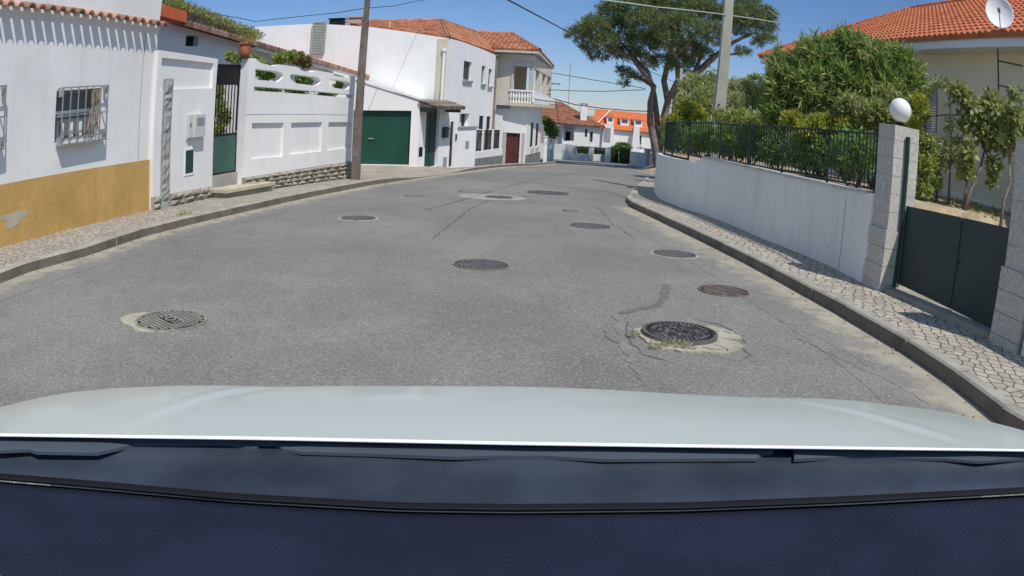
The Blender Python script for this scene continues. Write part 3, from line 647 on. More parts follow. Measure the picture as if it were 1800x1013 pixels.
MB().tube([F1.P(sA+0.07, 0.13, mz0+0.3), F1.P(sA+0.07, 0.15, mz0+0.3)], 0.03, 10).build('lock', GREYM, mbx)
a = F1.px(326, 262, 0.06); b = F1.px(340, 262, 0.06); z1_ = F1.px(333, 264, 0.06)[1]; z0_ = F1.px(333, 304.5, 0.06)[1]
ht = thing('utility_hatch', F1.P(a[0], 0.06, z0_), 'small dark green upright hatch door in the white wall below the meter box', 'hatch')
fm = MB(); 
for q in ((a[0]-0.04, a[0], z0_-0.04, z1_+0.04), (b[0], b[0]+0.04, z0_-0.04, z1_+0.04), (a[0], b[0], z0_-0.04, z0_), (a[0], b[0], z1_, z1_+0.04)): fm.fb(F1, q[0], q[1], 0.04, 0.072, q[2], q[3])
fm.build('frame', WHITE2, ht); MB().fb(F1, a[0], b[0], 0.04, 0.066, z0_, z1_).build('door', GREENDOOR, ht)
MB().tube([F1.P(a[0]+0.05, 0.066, (z0_+z1_)/2), F1.P(a[0]+0.05, 0.08, (z0_+z1_)/2)], 0.018, 8).build('lock', mat('brass', (0.4, 0.35, 0.15), 0.4, metal=0.8), ht)

# ------------------------------------------------------------------ pedestrian gate between the two walls
FG = Fr(F1.P(R1, -0.02, 0), F2.P(0, -0.22, 0)); GL = FG.L
zt = FG.px(398, 113)[1]; zp = FG.px(397, 148)[1]; zl = FG.px(393, 237)[1]; zb2 = FG.px(392, 305.5)[1]
gt = thing('pedestrian_gate', FG.P(GL/2, 0, zb2), 'narrow green metal garden gate with dark top panel and upright bars between white walls', 'gate')
PALEGREEN = mat('frosted_green_sheet', (0.05, 0.115, 0.095), 0.35, 0.15, 1.2, spec=0.5)
mb = MB(); w = 0.04
for q in ((0.01, w, zb2, zt), (GL-w, GL-0.01, zb2, zt), (w, GL-w, zt-w, zt), (w, GL-w, zp-0.02, zp+0.02), (w, GL-w, zl-0.02, zl+0.02), (w, GL-w, zb2, zb2+0.03)): mb.fb(FG, q[0], q[1], -0.04, 0.0, q[2], q[3])
mb.build('frame', BLACKM, gt)
MB().fb(FG, w, GL-w, -0.03, -0.012, zp+0.02, zt-w).build('top_panel', BLACKM, gt)
MB().fb(FG, w, GL-w, -0.03, -0.008, zb2+0.03, zl-0.02).build('lower_panel', PALEGREEN, gt)
for i in range(7):
    c = w+(GL-2*w)*(i+1)/8; MB().fb(FG, c-0.01, c+0.01, -0.03, -0.01, zl+0.02, zp-0.02).build('bar', BLACKM, gt)
MB().fb(FG, GL-0.13, GL-0.06, 0, 0.03, zl+0.03, zl+0.06).build('handle', GREYM, gt)
st = thing('doorstep', FG.P(GL/2, 0.2, g(17)), 'worn cream stone step and threshold in front of the narrow green gate', 'step')
mb = MB(); mb.fb(FG, 0, GL, -0.25, 0.04, zb2-0.6, zb2-0.005); mb.build('threshold', CONC, st)
gzg = g(FG.P(GL/2, 0.2, 0)[1])+SW
mb = MB(); mb.fb(FG, -0.12, GL+0.75, 0.04, 0.60, gzg+0.13, gzg+0.20, gzg+0.10, gzg+0.17); mb.build('step_slab', mat('cream_step', (0.55, 0.5, 0.36), 0.8, 0.15, 4), st)
mb = MB(); mb.fb(FG, -0.06, GL+0.7, 0.04, 0.53, gzg-0.1, gzg+0.13, gzg-0.1, gzg+0.10); mb.build('step_base', BLOCK, st)

# ------------------------------------------------------------------ perforated white wall with rubble plinth
w2 = thing('garden_wall', F2.P(F2.L/2, 0, g(19)), 'long white garden wall with rounded openings along its top and a rough stone plinth, beside the dark pole', 'wall')
top = pp(F2, [(435, 102.6), (449, 102.8), (457.7, 110.7), (481, 116.7), (492, 113.7), (523, 118), (532, 125), (548, 127), (557, 124), (585, 129), (589, 134), (611, 136.5), (623.6, 133)])
top[0] = (0.0, top[0][1]); top[-1] = (F2.L, top[-1][1])
L2 = F2.L; zb0 = F2.px(428, 330)[1]; zbe = F2.px(617, 311)[1]
wv = lambda x: F2.px(x, 190)[0]
pmap = lambda pts: pp(F2, pts)
O1 = pmap([(449, 121), (489, 125.5), (496, 128.5), (498.5, 133.5), (495, 140), (489, 144), (449, 140)])
O2 = pmap([(510, 134), (512, 131), (517, 130.5), (556, 135.5), (562, 138.5), (564.5, 143), (561, 148.5), (555, 151), (522, 147), (515, 143), (511, 138)])
O3 = pmap([(577, 146), (578, 142), (583, 139.7), (609, 143), (615, 145.5), (617, 149.5), (613, 155.5), (608, 158), (585, 154), (579, 150)])
SLT = pmap([(446.6, 152), (621.0, 167), (621.0, 173), (446.6, 159.6)])
outer = [(0.0, zb0-0.4)]+[(0.0, top[0][1])]+top[1:]+[(L2, zbe-0.4)]
gr1 = F2.px(432, 202)[1]; gr2 = F2.px(619, 203)[1]
lowtop = [(0.0, gr1), (L2, gr2)]
P1 = pmap([(443, 216.6), (499.5, 216), (497, 275), (442, 280)]); P2 = pmap([(512, 216), (567, 215), (565, 266), (509.5, 272)]); P3 = pmap([(577.7, 215), (618.0, 215), (616.3, 259), (575.5, 265)])
mb = MB()
up_outer = [(0.0, gr1+0.012)]+[(0.0, top[0][1])]+top[1:]+[(L2, gr2+0.012)]
prism_h(mb, F2, up_outer, [O1, O2, O3, SLT], -0.22, 0.0)
lo_outer = [(0.0, zb0-0.4), (0.0, gr1-0.012), (L2, gr2-0.012), (L2, zbe-0.4)]
prism_h(mb, F2, lo_outer, [P1, P2, P3], -0.06, 0.0)
mb.prism(F2, [(0.0, zb0-0.4), (0.0, gr1+0.011), (L2, gr2+0.011), (L2, zbe-0.4)], -0.22, -0.061)
mb.prism(F2, [(0.0, gr1-0.012), (0.0, gr1+0.012), (L2, gr2+0.012), (L2, gr2-0.012)], -0.06, -0.012)
mb.build('wall', WHITE, w2)
a = F2.px(428.2, 313, 0.05); b = F2.px(617, 284, 0.05); c = F2.px(430, 339, 0.05); d = F2.px(617, 312, 0.05)
mb = rubble(MB(), F2, ((0.0, a[1]), (L2, b[1])), ((0.0, c[1]), (L2, d[1])), 4, 0.38, 0.09, 9, 0.025); mb.build('stone_plinth', BLOCK, w2)
# terracotta pot on the pillar
pt = at_y(427, 101, F2.P(0.12, -0.1, 0)[1]); pz = top[0][1]
c0 = Vector(F2.P(0.0, -0.14, pz)); kk = 0.00075*math.hypot(c0.x, c0.y)
pot = thing('flower_pot', c0, 'large terracotta pot with dry plants standing on the white gate pillar', 'flower pot')
hpot = (101-68)*kk*0.93; rp = 13.5*kk
MB().lathe(c0, [(rp*0.72, 0), (rp*0.75, 0.03), (rp*0.6, 0.035)], 20).build('saucer', mat('dark_saucer', (0.06, 0.04, 0.04)), pot, smooth=False)
MB().lathe(c0, [(rp*0.55, 0.036), (rp*0.68, 0.10), (rp*0.86, hpot*0.42), (rp*0.84, hpot*0.7), (rp*0.8, hpot*0.86), (rp*1.03, hpot*0.87), (rp*1.03, hpot*0.97), (rp*0.9, hpot*0.97), (rp*0.85, hpot*0.93)], 36).build('pot', TERRA, pot, smooth=True)
DRY = leafmat('dry_leaves', [(0.16, 0.11, 0.05), (0.10, 0.10, 0.03), (0.22, 0.15, 0.08)])
foliage('dry_plant', blob_leaves([(tuple(c0+Vector((0.05, 0, hpot+0.05))), (0.22, 0.22, 0.12))], 200, 0.09, 0.03, 0.2), DRY, pot)

# ------------------------------------------------------------------ house behind the garden walls
FB = Fr((-9.55, 15.4), (-5.3, 32.4)); OV = 0.38
hB = thing('garden_house', FB.P(8, 0, g(24)), 'low white house with a sagging clay tile roof behind the perforated garden wall', 'house')
e0, e1, e2, e3 = [FB.px(*p, OV) for p in ((276, 27), (325, 40), (455, 78), (690, 149))]
eave = [e0, e1, e2, e3]
def ez(s):
    for a, b in zip(eave, eave[1:]):
        if s <= b[0]: break
    return a[1]+(b[1]-a[1])*(s-a[0])/(b[0]-a[0])
w_s0, w_z1 = FB.px(327.5, 62); w_s1, w_z0 = FB.px(348, 82)
mb = MB(); mb.holes(FB, -3, e3[0]-0.15, gz(FB, -0.2), lambda s: ez(s)-0.02, -0.3, 0, [(w_s0, w_s1, w_z0, w_z1)])
mb.holes(FB, -3, e3[0]-0.15, gz(FB, -0.2), lambda s: ez(s)+0.5, -4.2, -4.0)
s9 = e3[0]-0.15
mb.add([FB.P(s9, 0, g(32)-0.3), FB.P(s9, 0, ez(s9)-0.02), FB.P(s9, -4, ez(s9)+0.5), FB.P(s9, -4, g(32)-0.3)], [(0, 1, 2, 3)]); mb.build('wall', STAINW, hB)
f = MB(); f.fb(FB, w_s0, w_s1, -0.24, -0.2, w_z0, w_z1); f.build('window', DARK, hB)
def P3d(s, d, z): return Vector(FB.P(s, d, z))
rf = MB()
for (a, b) in ((e1, e2), (e2, e3)):
    sub = tile_slope(P3d(a[0], OV, a[1]), P3d(b[0], OV, b[1]), P3d(a[0], -3.6, a[1]+0.85), P3d(b[0], -3.6, b[1]+0.85), tw=0.21, amp=0.05); rf.add(sub.v, sub.f, sub.uv)
roof_deck(rf, [P3d(e1[0], OV-0.03, e1[1]), P3d(e2[0], OV-0.03, e2[1]), P3d(e2[0], -3.6, e2[1]+0.85), P3d(e1[0], -3.6, e1[1]+0.85)]); roof_deck(rf, [P3d(e2[0], OV-0.03, e2[1]), P3d(e3[0], OV-0.03, e3[1]), P3d(e3[0], -3.6, e3[1]+0.85), P3d(e2[0], -3.6, e2[1]+0.85)])
rf.build('roof', TILE_PALE, hB)
mb = MB(); mb.fb(FB, e2[0], e3[0], 0.24, 0.30, e2[1]-0.16, e2[1]-0.06, e3[1]-0.16, e3[1]-0.06); mb.fb(FB, e2[0], e3[0], 0.0, 0.24, e2[1]-0.10, e2[1]-0.07, e3[1]-0.10, e3[1]-0.07); mb.build('eaves_board', WHITE2, hB)
mb = MB(); mb.fb(FB, -3, e1[0], 0.0, 0.42, ez(-3), ez(-3)+0.32, e1[1], e1[1]+0.30); mb.build('orange_fascia', mat('orange_painted_fascia', (0.55, 0.12, 0.05), 0.7, 0.1, 4), hB)
mb = MB(); c_ = P3d(e3[0]-0.9, 0.1, ez(e3[0]-0.9)+0.32); mb.lathe(c_-Vector((0, 0, 0.25)), [(0.05, 0), (0.05, 0.12), (0.13, 0.15), (0.16, 0.25), (0.13, 0.34), (0.02, 0.38)], 14); mb.build('vent_cowl', BLACKM, hB)
mb = MB(); mb.tube([P3d(e3[0], 0.3, e3[1]-0.05), P3d(e3[0]+0.35, 0.35, e3[1]+0.02)], 0.03, 8); mb.tube([P3d(e3[0]+0.3, 0.35, e3[1]+0.02), P3d(e3[0]+0.05, 0.3, e3[1]-0.25)], 0.015, 6); mb.build('gutter_spout', GREYM, hB)
# creeper covered stone wall above the roof
FC = Fr(FB.P(0, -2.6, 0), FB.P(FB.L, -2.6, 0)); cr_top = pp(FC, [(300, 12), (332, 20), (372, 36), (410, 52), (450, 66)])
sw_ = thing('stone_wall', FC.P(cr_top[0][0], 0, 3.6), 'old grey rubble wall rising behind the tile roof under a creeper', 'wall')
MB().prism(FC, [(cr_top[0][0], 3.0)]+cr_top+[(cr_top[-1][0], 3.0)], -0.35, 0).build('wall', CRAZY, sw_)
CREEP = leafmat('creeper_leaves', [(0.09, 0.13, 0.03), (0.18, 0.17, 0.05), (0.05, 0.08, 0.02), (0.26, 0.22, 0.10)])
crp = thing('creeper', FC.P(cr_top[2][0], 0, 4), 'thick creeper with pale flower heads covering the old stone wall behind the roof', 'climbing plant')
bl = []
for i in range(22):
    f = i/21; a, b = cr_top[min(3, int(f*4))], cr_top[min(3, int(f*4))+1]; u = f*4-min(3, int(f*4)); bl.append((FC.P(a[0]+(b[0]-a[0])*u, 0.0, a[1]+(b[1]-a[1])*u+0.06), (0.35, 0.35, random.uniform(0.14, 0.26))))
foliage('leaves', blob_leaves(bl, 5200, 0.085, 0.045, 0.3), CREEP, crp)
stems('branch', crp, [([FC.P(cr_top[i][0], 0.05, cr_top[i][1]-0.5), FC.P((cr_top[i][0]+cr_top[i+1][0])/2, 0.06, cr_top[i][1]-0.05), FC.P(cr_top[i+1][0], 0.0, cr_top[i+1][1])], (0.03, 0.015)) for i in range(4)])

# ------------------------------------------------------------------ shrubs behind the left walls
DARKGREEN = leafmat('dark_shrub_leaves', [(0.025, 0.06, 0.015), (0.05, 0.10, 0.02), (0.015, 0.035, 0.012), (0.075, 0.13, 0.03)])
BRIGHT = leafmat('bright_leaves', [(0.12, 0.20, 0.03), (0.20, 0.28, 0.05), (0.07, 0.13, 0.02), (0.27, 0.30, 0.08)])
REDDISH = leafmat('reddish_leaves', [(0.09, 0.05, 0.03), (0.06, 0.07, 0.02), (0.15, 0.09, 0.05), (0.045, 0.03, 0.025)])
def px_blobs(lst, dist_fn):
    out = []
    for x, y, rx, ry, dy in lst:
        d = ray(x, y); D = dy/d.y; c = Vector((d.x*D, dy, CAM_H+d.z*D)); k = 0.00074*c.length if False else 0.00074*D; out.append((tuple(c), (rx*k, (rx+ry)/2*k, ry*k)))
    return out
def shrub(name, label, cat, blobs, n, L, Wd, mt, base, shell=0.4, ros=None, group=None, up=0.25, twigs=6, trunk=0.03, clump=0):
    t = thing(name, base, label, cat, group)
    geo = rosettes(blobs, ros[0], ros[1], L, Wd, shell) if ros else blob_leaves(blobs, n, L, Wd, shell, up, clump=clump)
    foliage('leaves', geo, mt, t); B = Vector(base); ps = []
    for c, r_ in blobs[:twigs]:
        c = Vector(c); m_ = B.lerp(c, 0.5)+Vector((random.uniform(-.12, .12), random.uniform(-.12, .12), 0)); ps.append(([B, m_, c], (trunk, trunk*0.35)))
    stems('stem', t, ps); return t
y_ = 18.6
b = px_blobs([(384, 160, 10, 14, 18.2), (386, 190, 12, 18, 18.2), (386, 225, 10, 16, 18.2), (398, 205, 7, 14, 18.4)], None)
shrub('climbing_vine', 'green ivy seen through the bars of the narrow gate', 'climbing plant', b, 2600, 0.07, 0.05, BRIGHT, (b[2][0][0], b[2][0][1], g(18)), 0.2)
b = px_blobs([(405, 100, 9, 7, 18.0), (418, 103, 9, 7, 17.9), (446, 108, 12, 8, 18.0), (458, 118, 10, 9, 18.2)], None)
shrub('climbing_vine', 'bright green leaves spilling round the foot of the terracotta pot', 'climbing plant', b, 900, 0.10, 0.07, BRIGHT, (b[2][0][0], b[2][0][1], 0.5), 0.2)
b = px_blobs([(470, 128, 22, 14, 20), (462, 120, 14, 10, 20)], None)
shrub('shrub', 'dense green shrub showing through the first opening of the perforated wall', 'shrub', b, 2600, 0.07, 0.045, DARKGREEN, (b[0][0][0], b[0][0][1], g(20)), 0.3)
b = px_blobs([(492, 103, 14, 9, 21), (510, 100, 14, 9, 21.5)], None)
shrub('shrub', 'green shrub top above the middle of the perforated wall', 'shrub', b, 1400, 0.09, 0.055, BRIGHT, (b[0][0][0], b[0][0][1], g(21)), 0.25)
b = px_blobs([(525, 103, 13, 11, 22), (538, 110, 10, 11, 22.3), (515, 96, 9, 6, 22)], None)
shrub('shrub', 'reddish brown shrub above the middle of the perforated wall', 'shrub', b, 1500, 0.09, 0.05, REDDISH, (b[0][0][0], b[0][0][1], g(22)), 0.25)
b = px_blobs([(555, 143, 10, 10, 23.5)], None)
shrub('shrub', 'small dark shrub inside the second opening of the perforated wall', 'shrub', b, 500, 0.08, 0.05, DARKGREEN, (b[0][0][0], b[0][0][1], g(23)), 0.3)
b = px_blobs([(290, -4, 18, 16, 24), (308, 2, 14, 12, 24), (272, -10, 16, 20, 24)], None)
tr = shrub('broadleaf_tree', 'dark tree top rising behind the orange fascia next to the two-storey house', 'tree', b, 2200, 0.16, 0.09, DARKGREEN, (b[0][0][0], b[0][0][1], g(24)), 0.3, trunk=0.12)
b = px_blobs([(470, 157, 26, 10, 19.6), (520, 162, 22, 9, 20.6), (545, 150, 12, 10, 21.5), (575, 166, 18, 8, 22.5), (598, 150, 12, 6, 23), (530, 140, 12, 8, 21.5)], None)
shrub('shrub', 'dark foliage mass seen through the long slot of the perforated wall', 'shrub', b, 4200, 0.08, 0.05, DARKGREEN, (b[1][0][0], b[1][0][1], g(20)), 0.1, twigs=2)
# weeds in the kerb joint
wp = G(326, 392); wp = Vector((wp.x-0.05, wp.y, g(wp.y)))
foliage_w = blob_leaves([((wp.x, wp.y, wp.z+0.06), (0.16, 0.3, 0.12))], 500, 0.06, 0.012, 0.1, 0.6)
o = np_mesh('weeds', foliage_w[0], foliage_w[1], leafmat('dry_weed', [(0.13, 0.15, 0.05), (0.22, 0.20, 0.10), (0.08, 0.10, 0.03)]), loc=wp); o['kind'] = 'stuff'
# ------------------------------------------------------------------ garage building
C = at_y(732.5, 299, 26.1); dv = Vector((math.sin(R(84)), math.cos(R(84))))
FGa = Fr((C.x-7*dv.x, C.y-7*dv.y), (C.x, C.y))
def base_z(fr, s, o=0): return g(fr.P(s, 0, 0)[1])+o
gar = thing('garage', FGa.P(5, 0, -0.8), 'low white garage building with a wide green door and a small tile canopy', 'garage')
gs1, gz1 = FGa.px(723.5, 195); gz0 = FGa.px(700, 290.3)[1]; gs0 = FGa.px(598, 240)[0]
tl, tr_ = FGa.px(600, 134), FGa.px(740, 177.5); tr_ = (7.0, tr_[1]); tslope = (tr_[1]-tl[1])/(tr_[0]-tl[0])
topf = lambda s: tr_[1]+tslope*(s-7)
mb = MB(); mb.holes(FGa, 0.6, 7.0, -1.2, topf, -0.2, 0, [(gs0, gs1, -1.19, gz1)])
mb.fb(FGa, gs0, gs1, -0.2, 0, -1.2, gz0)
Dp = at_y(785, 296, 28.3); FDo = Fr((C.x, C.y), (Dp.x, Dp.y)); ds0 = FDo.px(748, 240)[0]; ds1 = FDo.px(771, 240)[0]; dz1 = FDo.px(762, 192)[1]; dz0 = FDo.px(757, 294)[1]
dt = topf(7.0)
mb.holes(FDo, 0.0, FDo.L, -1.4, lambda s: dt-0.06*s, -0.2, -0.001, [(ds0, ds1, dz0, dz1)])
mb.fb(FGa, 0.6, 6.9, -2.5, -2.3, -1.2, topf(0.6)-0.05, -1.2, topf(6.9)-0.05)
mb.build('wall', WHITE2, gar)
mb = MB(); mb.fb(FGa, 0.5, 7.08, -2.4, 0.05, topf(0.5)-0.0, topf(0.5)+0.09, topf(7.0)+0.001, topf(7.0)+0.09); mb.build('roof', WHITE2, gar)
mb = MB(); mb.fb(FGa, gs0, gs1, -0.19, -0.14, gz0, gz1)
for i in range(int((gs1-gs0)/0.1)): mb.fb(FGa, gs0+i*0.1+0.006, gs0+i*0.1+0.094, -0.14, -0.132, gz0+0.02, gz1-0.02)
mb.build('garage_door', GREEND, gar)
mb = MB(); mb.fb(FDo, ds0, ds1, -0.16, -0.12, dz0, dz1)
for q in ((ds0+0.08, (ds0+ds1)/2-0.03, dz0+0.1, dz1-0.1), ((ds0+ds1)/2+0.03, ds1-0.08, dz0+0.1, dz1-0.1)): mb.fb(FDo, q[0], q[1], -0.12, -0.105, q[2], q[3])
mb.build('side_door', GREENDOOR, gar)
mb = MB(); mb.fb(FDo, ds0-0.08, ds1+0.1, -0.1, 0.3, g(27)-0.2, dz0-0.005); mb.build('threshold', CONC, gar)
hs0, hz1 = FDo.px(736.5, 259); hs1, hz0 = FDo.px(742, 275); MB().fb(FDo, hs0, hs1, 0.0, 0.012, hz0, hz1).build('vent_hatch', DARK, gar)
MB().fb(FGa, gs1-1.5, gs1-1.3, -0.13, -0.09, gz0+0.9, gz0+0.94).build('door_handle', GREYM, gar); MB().fb(FDo, ds0+0.05, ds0+0.1, -0.1, -0.04, dz0+0.95, dz0+1.1).build('door_handle', GREYM, gar)
# canopy
ca = FDo.px(742, 181)[0]; cb = FDo.px(786, 187)[0]; cz = FDo.px(760, 183)[1]
can = MB(); E0 = Vector(FDo.P(-0.1, 0.75, cz-0.12)); E1 = Vector(FDo.P(cb, 0.75, cz-0.12)); R0 = Vector(FDo.P(-0.1, 0.0, cz+0.12)); R1v = Vector(FDo.P(cb, 0.0, cz+0.12))
q = tile_slope(E0, E1, R0, R1v, tw=0.2, tl=0.38, amp=0.05); can.add(q.v, q.f, q.uv); co = can.build('canopy', tilemat('grey_brown_tiles', [(0.20, 0.15, 0.12), (0.28, 0.22, 0.18), (0.15, 0.12, 0.10)], dark=(0.1,0.09,0.08), dk=0.5), gar)
mb = MB(); roof_deck(mb, [E0, E1, R1v, R0], 0.05); mb.fb(FDo, 0.0, 0.06, 0.0, 0.6, cz-0.3, cz-0.12); mb.fb(FDo, cb-0.12, cb-0.06, 0.0, 0.6, cz-0.3, cz-0.12); mb.build('canopy_frame', mat('brown_wood', (0.10, 0.07, 0.06), 0.7, 0.1, 5), co)
# driveway
dL = F2.P(F2.L, 0, 0)
def drz(x, y):
    k = klx(y) if y < 27 else klx(27); f = max(0, min(1, (k-0.14-x)/2.0)); fy = max(0, min(1, (y-22.3)/3.4))
    base = g(y)+hl(y)-0.008; return base+(gz0-0.02-base)*f*fy if x < -3.55 else base
drape('driveway', lambda y: -10.5, lambda y: klx(y)-0.145, dL[1]+0.25, 26.6, 0.05, mat('worn_pink_concrete', (0.40, 0.34, 0.28), 0.9, 0.15, 1.5, 0.3, 30, dirt=0.5, dirtcol=(0.27, 0.235, 0.19)), ny=14, nx=14, zf=drz)
DRAINM = mat('iron_grate', (0.06, 0.055, 0.05), 0.7, 0.2, 8)

# ------------------------------------------------------------------ two-storey white building
K = at_y(783, 150, 28.35); KE = at_y(867, 180, 36.0); FK = Fr((K.x, K.y), (KE.x, KE.y)); FS = Fr((K.x-13, K.y+0.6), (K.x, K.y))
bF = thing('white_building', (K.x, K.y, g(28)), 'large two-storey white building with hipped clay tile roof and three small shuttered upper windows', 'building')
def pxr(fr, x0, y0, x1, y1, d=0.0):
    a = fr.px(x0, (y0+y1)/2, d)[0]; b = fr.px(x1, (y0+y1)/2, d)[0]; xm = (x0+x1)/2; return (a, b, fr.px(xm, y1, d)[1], fr.px(xm, y0, d)[1])
UW = [pxr(FK, 814.7, 108, 829, 141), pxr(FK, 846.5, 116, 853, 147), pxr(FK, 858.5, 121.5, 864.5, 151.5)]
LW = [pxr(FK, 808, 200, 825, 223), pxr(FK, 841, 204, 849, 268), pxr(FK, 854, 205, 861, 268)]
tp = pp(FK, [(786, 67), (808, 72), (830, 80), (850, 88), (869.5, 96.5)]); tp[0] = (0, tp[0][1]); tp[-1] = (FK.L, tp[-1][1])
def ftop(s):
    for a, b in zip(tp, tp[1:]):
        if s <= b[0]: break
    return a[1]+(b[1]-a[1])*(s-a[0])/(b[0]-a[0])
mb = MB(); mb.holes(FK, 0, FK.L, -1.6, ftop, -0.25, 0, UW+LW)
st_ = pp(FS, [(440, 48.5), (551, 42), (646, 47), (786, 66.7)]); st_[-1] = (13.0, tp[0][1])
mb.prism(FS, [(st_[0][0], -1.5)]+st_+[(13.0, -1.5)], -0.25, -0.001)
mb.fb(FS, st_[0][0], 13, -9, -8.8, -1.5, 4.0); mb.fb(FS, st_[0][0], st_[0][0]+0.2, -9, -0.3, -1.5, 4.0)
mb.build('wall', WHITE2, bF)
mb = MB(); mb.fb(FS, 12.62, 13.0, 0.0, 0.03, -1.5, st_[-1][1]-0.02); mb.build('corner_strip', CREAM, bF)
mb = MB(); a = FS.px(777, 160)[0]
mb.tube([FS.P(a, 0.07, FS.px(777, 178)[1]), FS.P(a, 0.07, FS.px(782, 93)[1])], 0.05, 8); mb.lathe(FS.P(a, 0.07, FS.px(782, 93)[1]), [(0.05, 0), (0.09, 0.06), (0.09, 0.16), (0.05, 0.17)], 10); mb.build('drainpipe', WHITE2, bF)
SH = mat('dark_grey_shutter', (0.10, 0.10, 0.11), 0.6, 0.1, 4)
for i, q in enumerate(UW+LW):
    mb = MB(); w = 0.04; mb.fb(FK, q[0], q[1], -0.24, -0.12, q[2], q[3]) if i < 3 else mb.fb(FK, q[0], q[1], -0.24, -0.2 if i == 3 else -0.04, q[2], q[3])
    if i < 3:
        for k in range(int((q[3]-q[2])/0.07)): mb.fb(FK, q[0]+0.03, q[1]-0.03, -0.12, -0.105, q[2]+k*0.07+0.015, q[2]+k*0.07+0.055)
    wo = mb.build('window', SH if i < 3 else DARK, bF)
    if i < 4:
        MB().fb(FK, q[0]-0.08, q[1]+0.08, 0.0, 0.08, q[2]-0.12, q[2]-0.02).build('sill', GREYWIN, wo)
    if i == 3:
        mb = MB(); m_ = (q[0]+q[1])/2
        for a, b in ((q[0], q[0]+w), (m_-w/2, m_+w/2), (q[1]-w, q[1])): mb.fb(FK, a, b, -0.2, -0.15, q[2], q[3])
        mb.build('frame', WHITE2, wo)
lv = pxr(FS, 549.5, 41, 572.5, 94); mb = MB()
for k in range(19): z = lv[2]+(lv[3]-lv[2])*k/19; mb.fb(FS, lv[0], lv[1], 0.02, 0.12, z+0.005, z+0.05, None, None)
mb.fb(FS, lv[0], lv[0]+0.03, 0.0, 0.13, lv[2], lv[3]); mb.fb(FS, lv[1]-0.03, lv[1], 0.0, 0.13, lv[2], lv[3]); mb.fb(FS, lv[0], lv[1], 0.0, 0.02, lv[2], lv[3]); mb.fb(FS, lv[0], lv[1], 0.0, 0.14, lv[3], lv[3]+0.06)
mb.build('louvre_panel', mat('greenish_louvre', (0.42, 0.46, 0.41), 0.6, 0.08, 4), bF)
eA = Vector(FS.P(FS.px(632, 48)[0], -0.02, FS.px(640, 46)[1])); eB = Vector((K.x, K.y, tp[0][1]+0.02)); eC = Vector((KE.x, KE.y+0.4, tp[-1][1]+0.12))
rL = at_y(600, 40, 33.3); rR = at_y(775, 36.5, 33.0); rE = at_y(838, 58, 37.5)
rf = tile_slope(eA, eB, rL, rR, tw=0.23, nu=4); q = tile_slope(eB+Vector((0, 0, 0.02)), eC, rR, rE, tw=0.23, nu=4); rf.add(q.v, q.f, q.uv); ridge_caps(rf, rL, rR); ridge_caps(rf, rR, rE); ridge_caps(rf, eB, rR)
roof = rf.build('roof', TILE_OLD, bF)
mb = MB(); c = at_y(593, 38, 30); mb.box(c.x-0.3, c.x+0.3, c.y-0.2, c.y+0.2, c.z-0.8, c.z+0.05); mb.box(c.x-0.35, c.x+0.35, c.y-0.25, c.y+0.25, c.z+0.08, c.z+0.13); mb.build('chimney', BLACKM, roof)
mb = MB(); c = at_y(625, 36, 31); mb.box(c.x-0.3, c.x+0.3, c.y-0.25, c.y+0.25, c.z-0.8, c.z+0.02); mb.box(c.x-0.25, c.x+0.25, c.y-0.2, c.y+0.2, c.z+0.02, c.z+0.1); mb.box(c.x-0.36, c.x+0.36, c.y-0.3, c.y+0.3, c.z+0.1, c.z+0.15); mb.build('chimney', mat('pinkish_brick', (0.55, 0.38, 0.33), 0.8, 0.1, 5), roof)
c = at_y(684, 60, 29.2); mb = MB(); mb.tube([(c.x, c.y, c.z-1.2), (c.x, c.y, at_y(685, 39, 29.2).z)], 0.02, 6); mb.build('mast', WHITE2, roof)

# ------------------------------------------------------------------ front wall with narrow door and railing
Ep = at_y(834, 293, 30.5); Fp = at_y(882, 287.5, 36.0); FW = Fr((Dp.x, Dp.y), (Ep.x, Ep.y)); FL = Fr((Ep.x, Ep.y), (Fp.x, Fp.y))
fwl = thing('front_wall', (Ep.x, Ep.y, g(30)), 'white street wall with a narrow dark door and barred openings over crazy stone cladding', 'wall')
nd = pxr(FW, 788, 214, 796, 293); nd = (0.15, nd[1], nd[2], nd[3])
mt_ = pxr(FW, 818, 248, 824, 262)
z1 = FW.px(790, 200.5)[1]; z2 = FW.px(820, 225)[1]; sx = FW.px(806, 210)[0]
mb = MB(); mb.holes(FW, 0, sx, -1.6, z1, -0.25, 0, [nd]); mb.holes(FW, sx, FW.L, -1.6, z2, -0.25, 0, [mt_])
zl0 = FL.px(836, 268)[1]; zl1 = FL.px(880, 262)[1]; zt0 = FL.px(838, 228)[1]; zt1 = FL.px(882, 228)[1]; zs0 = FL.px(835, 279)[1]; zs1 = FL.px(881, 273.5)[1]
LL = FL.L; mb.fb(FL, 0, LL, -0.25, 0, zs0, zl0, zs1, zl1)
po = [FL.px(x, 250)[0] for x in (835.5, 849.5, 866.5, 880)]
for s in po:
    f = s/LL; mb.fb(FL, max(0, s-0.16), min(LL, s+0.16), -0.22, -0.01, zl0+(zl1-zl0)*f-0.002, zt0+(zt1-zt0)*f)
mb.build('wall', WHITE2, fwl)
MB().fb(FL, 0, LL, -0.27, 0.03, -1.9, zs0, -1.9, zs1).build('stone_cladding', CRAZY, fwl)
MB().fb(FW, sx-0.05, FW.L+0.1, -0.3, 0.06, z2, z2+0.05).build('coping', GREYWIN, fwl)
MB().fb(FW, nd[0], nd[1], -0.08, -0.03, nd[2], nd[3]).build('door', mat('dark_brown_door', (0.05, 0.045, 0.04), 0.5), fwl)
mb = MB(); mb.fb(FW, mt_[0], mt_[1], -0.04, 0.004, mt_[2], mt_[3]); mb.build('meter_window', GREYWIN, fwl)
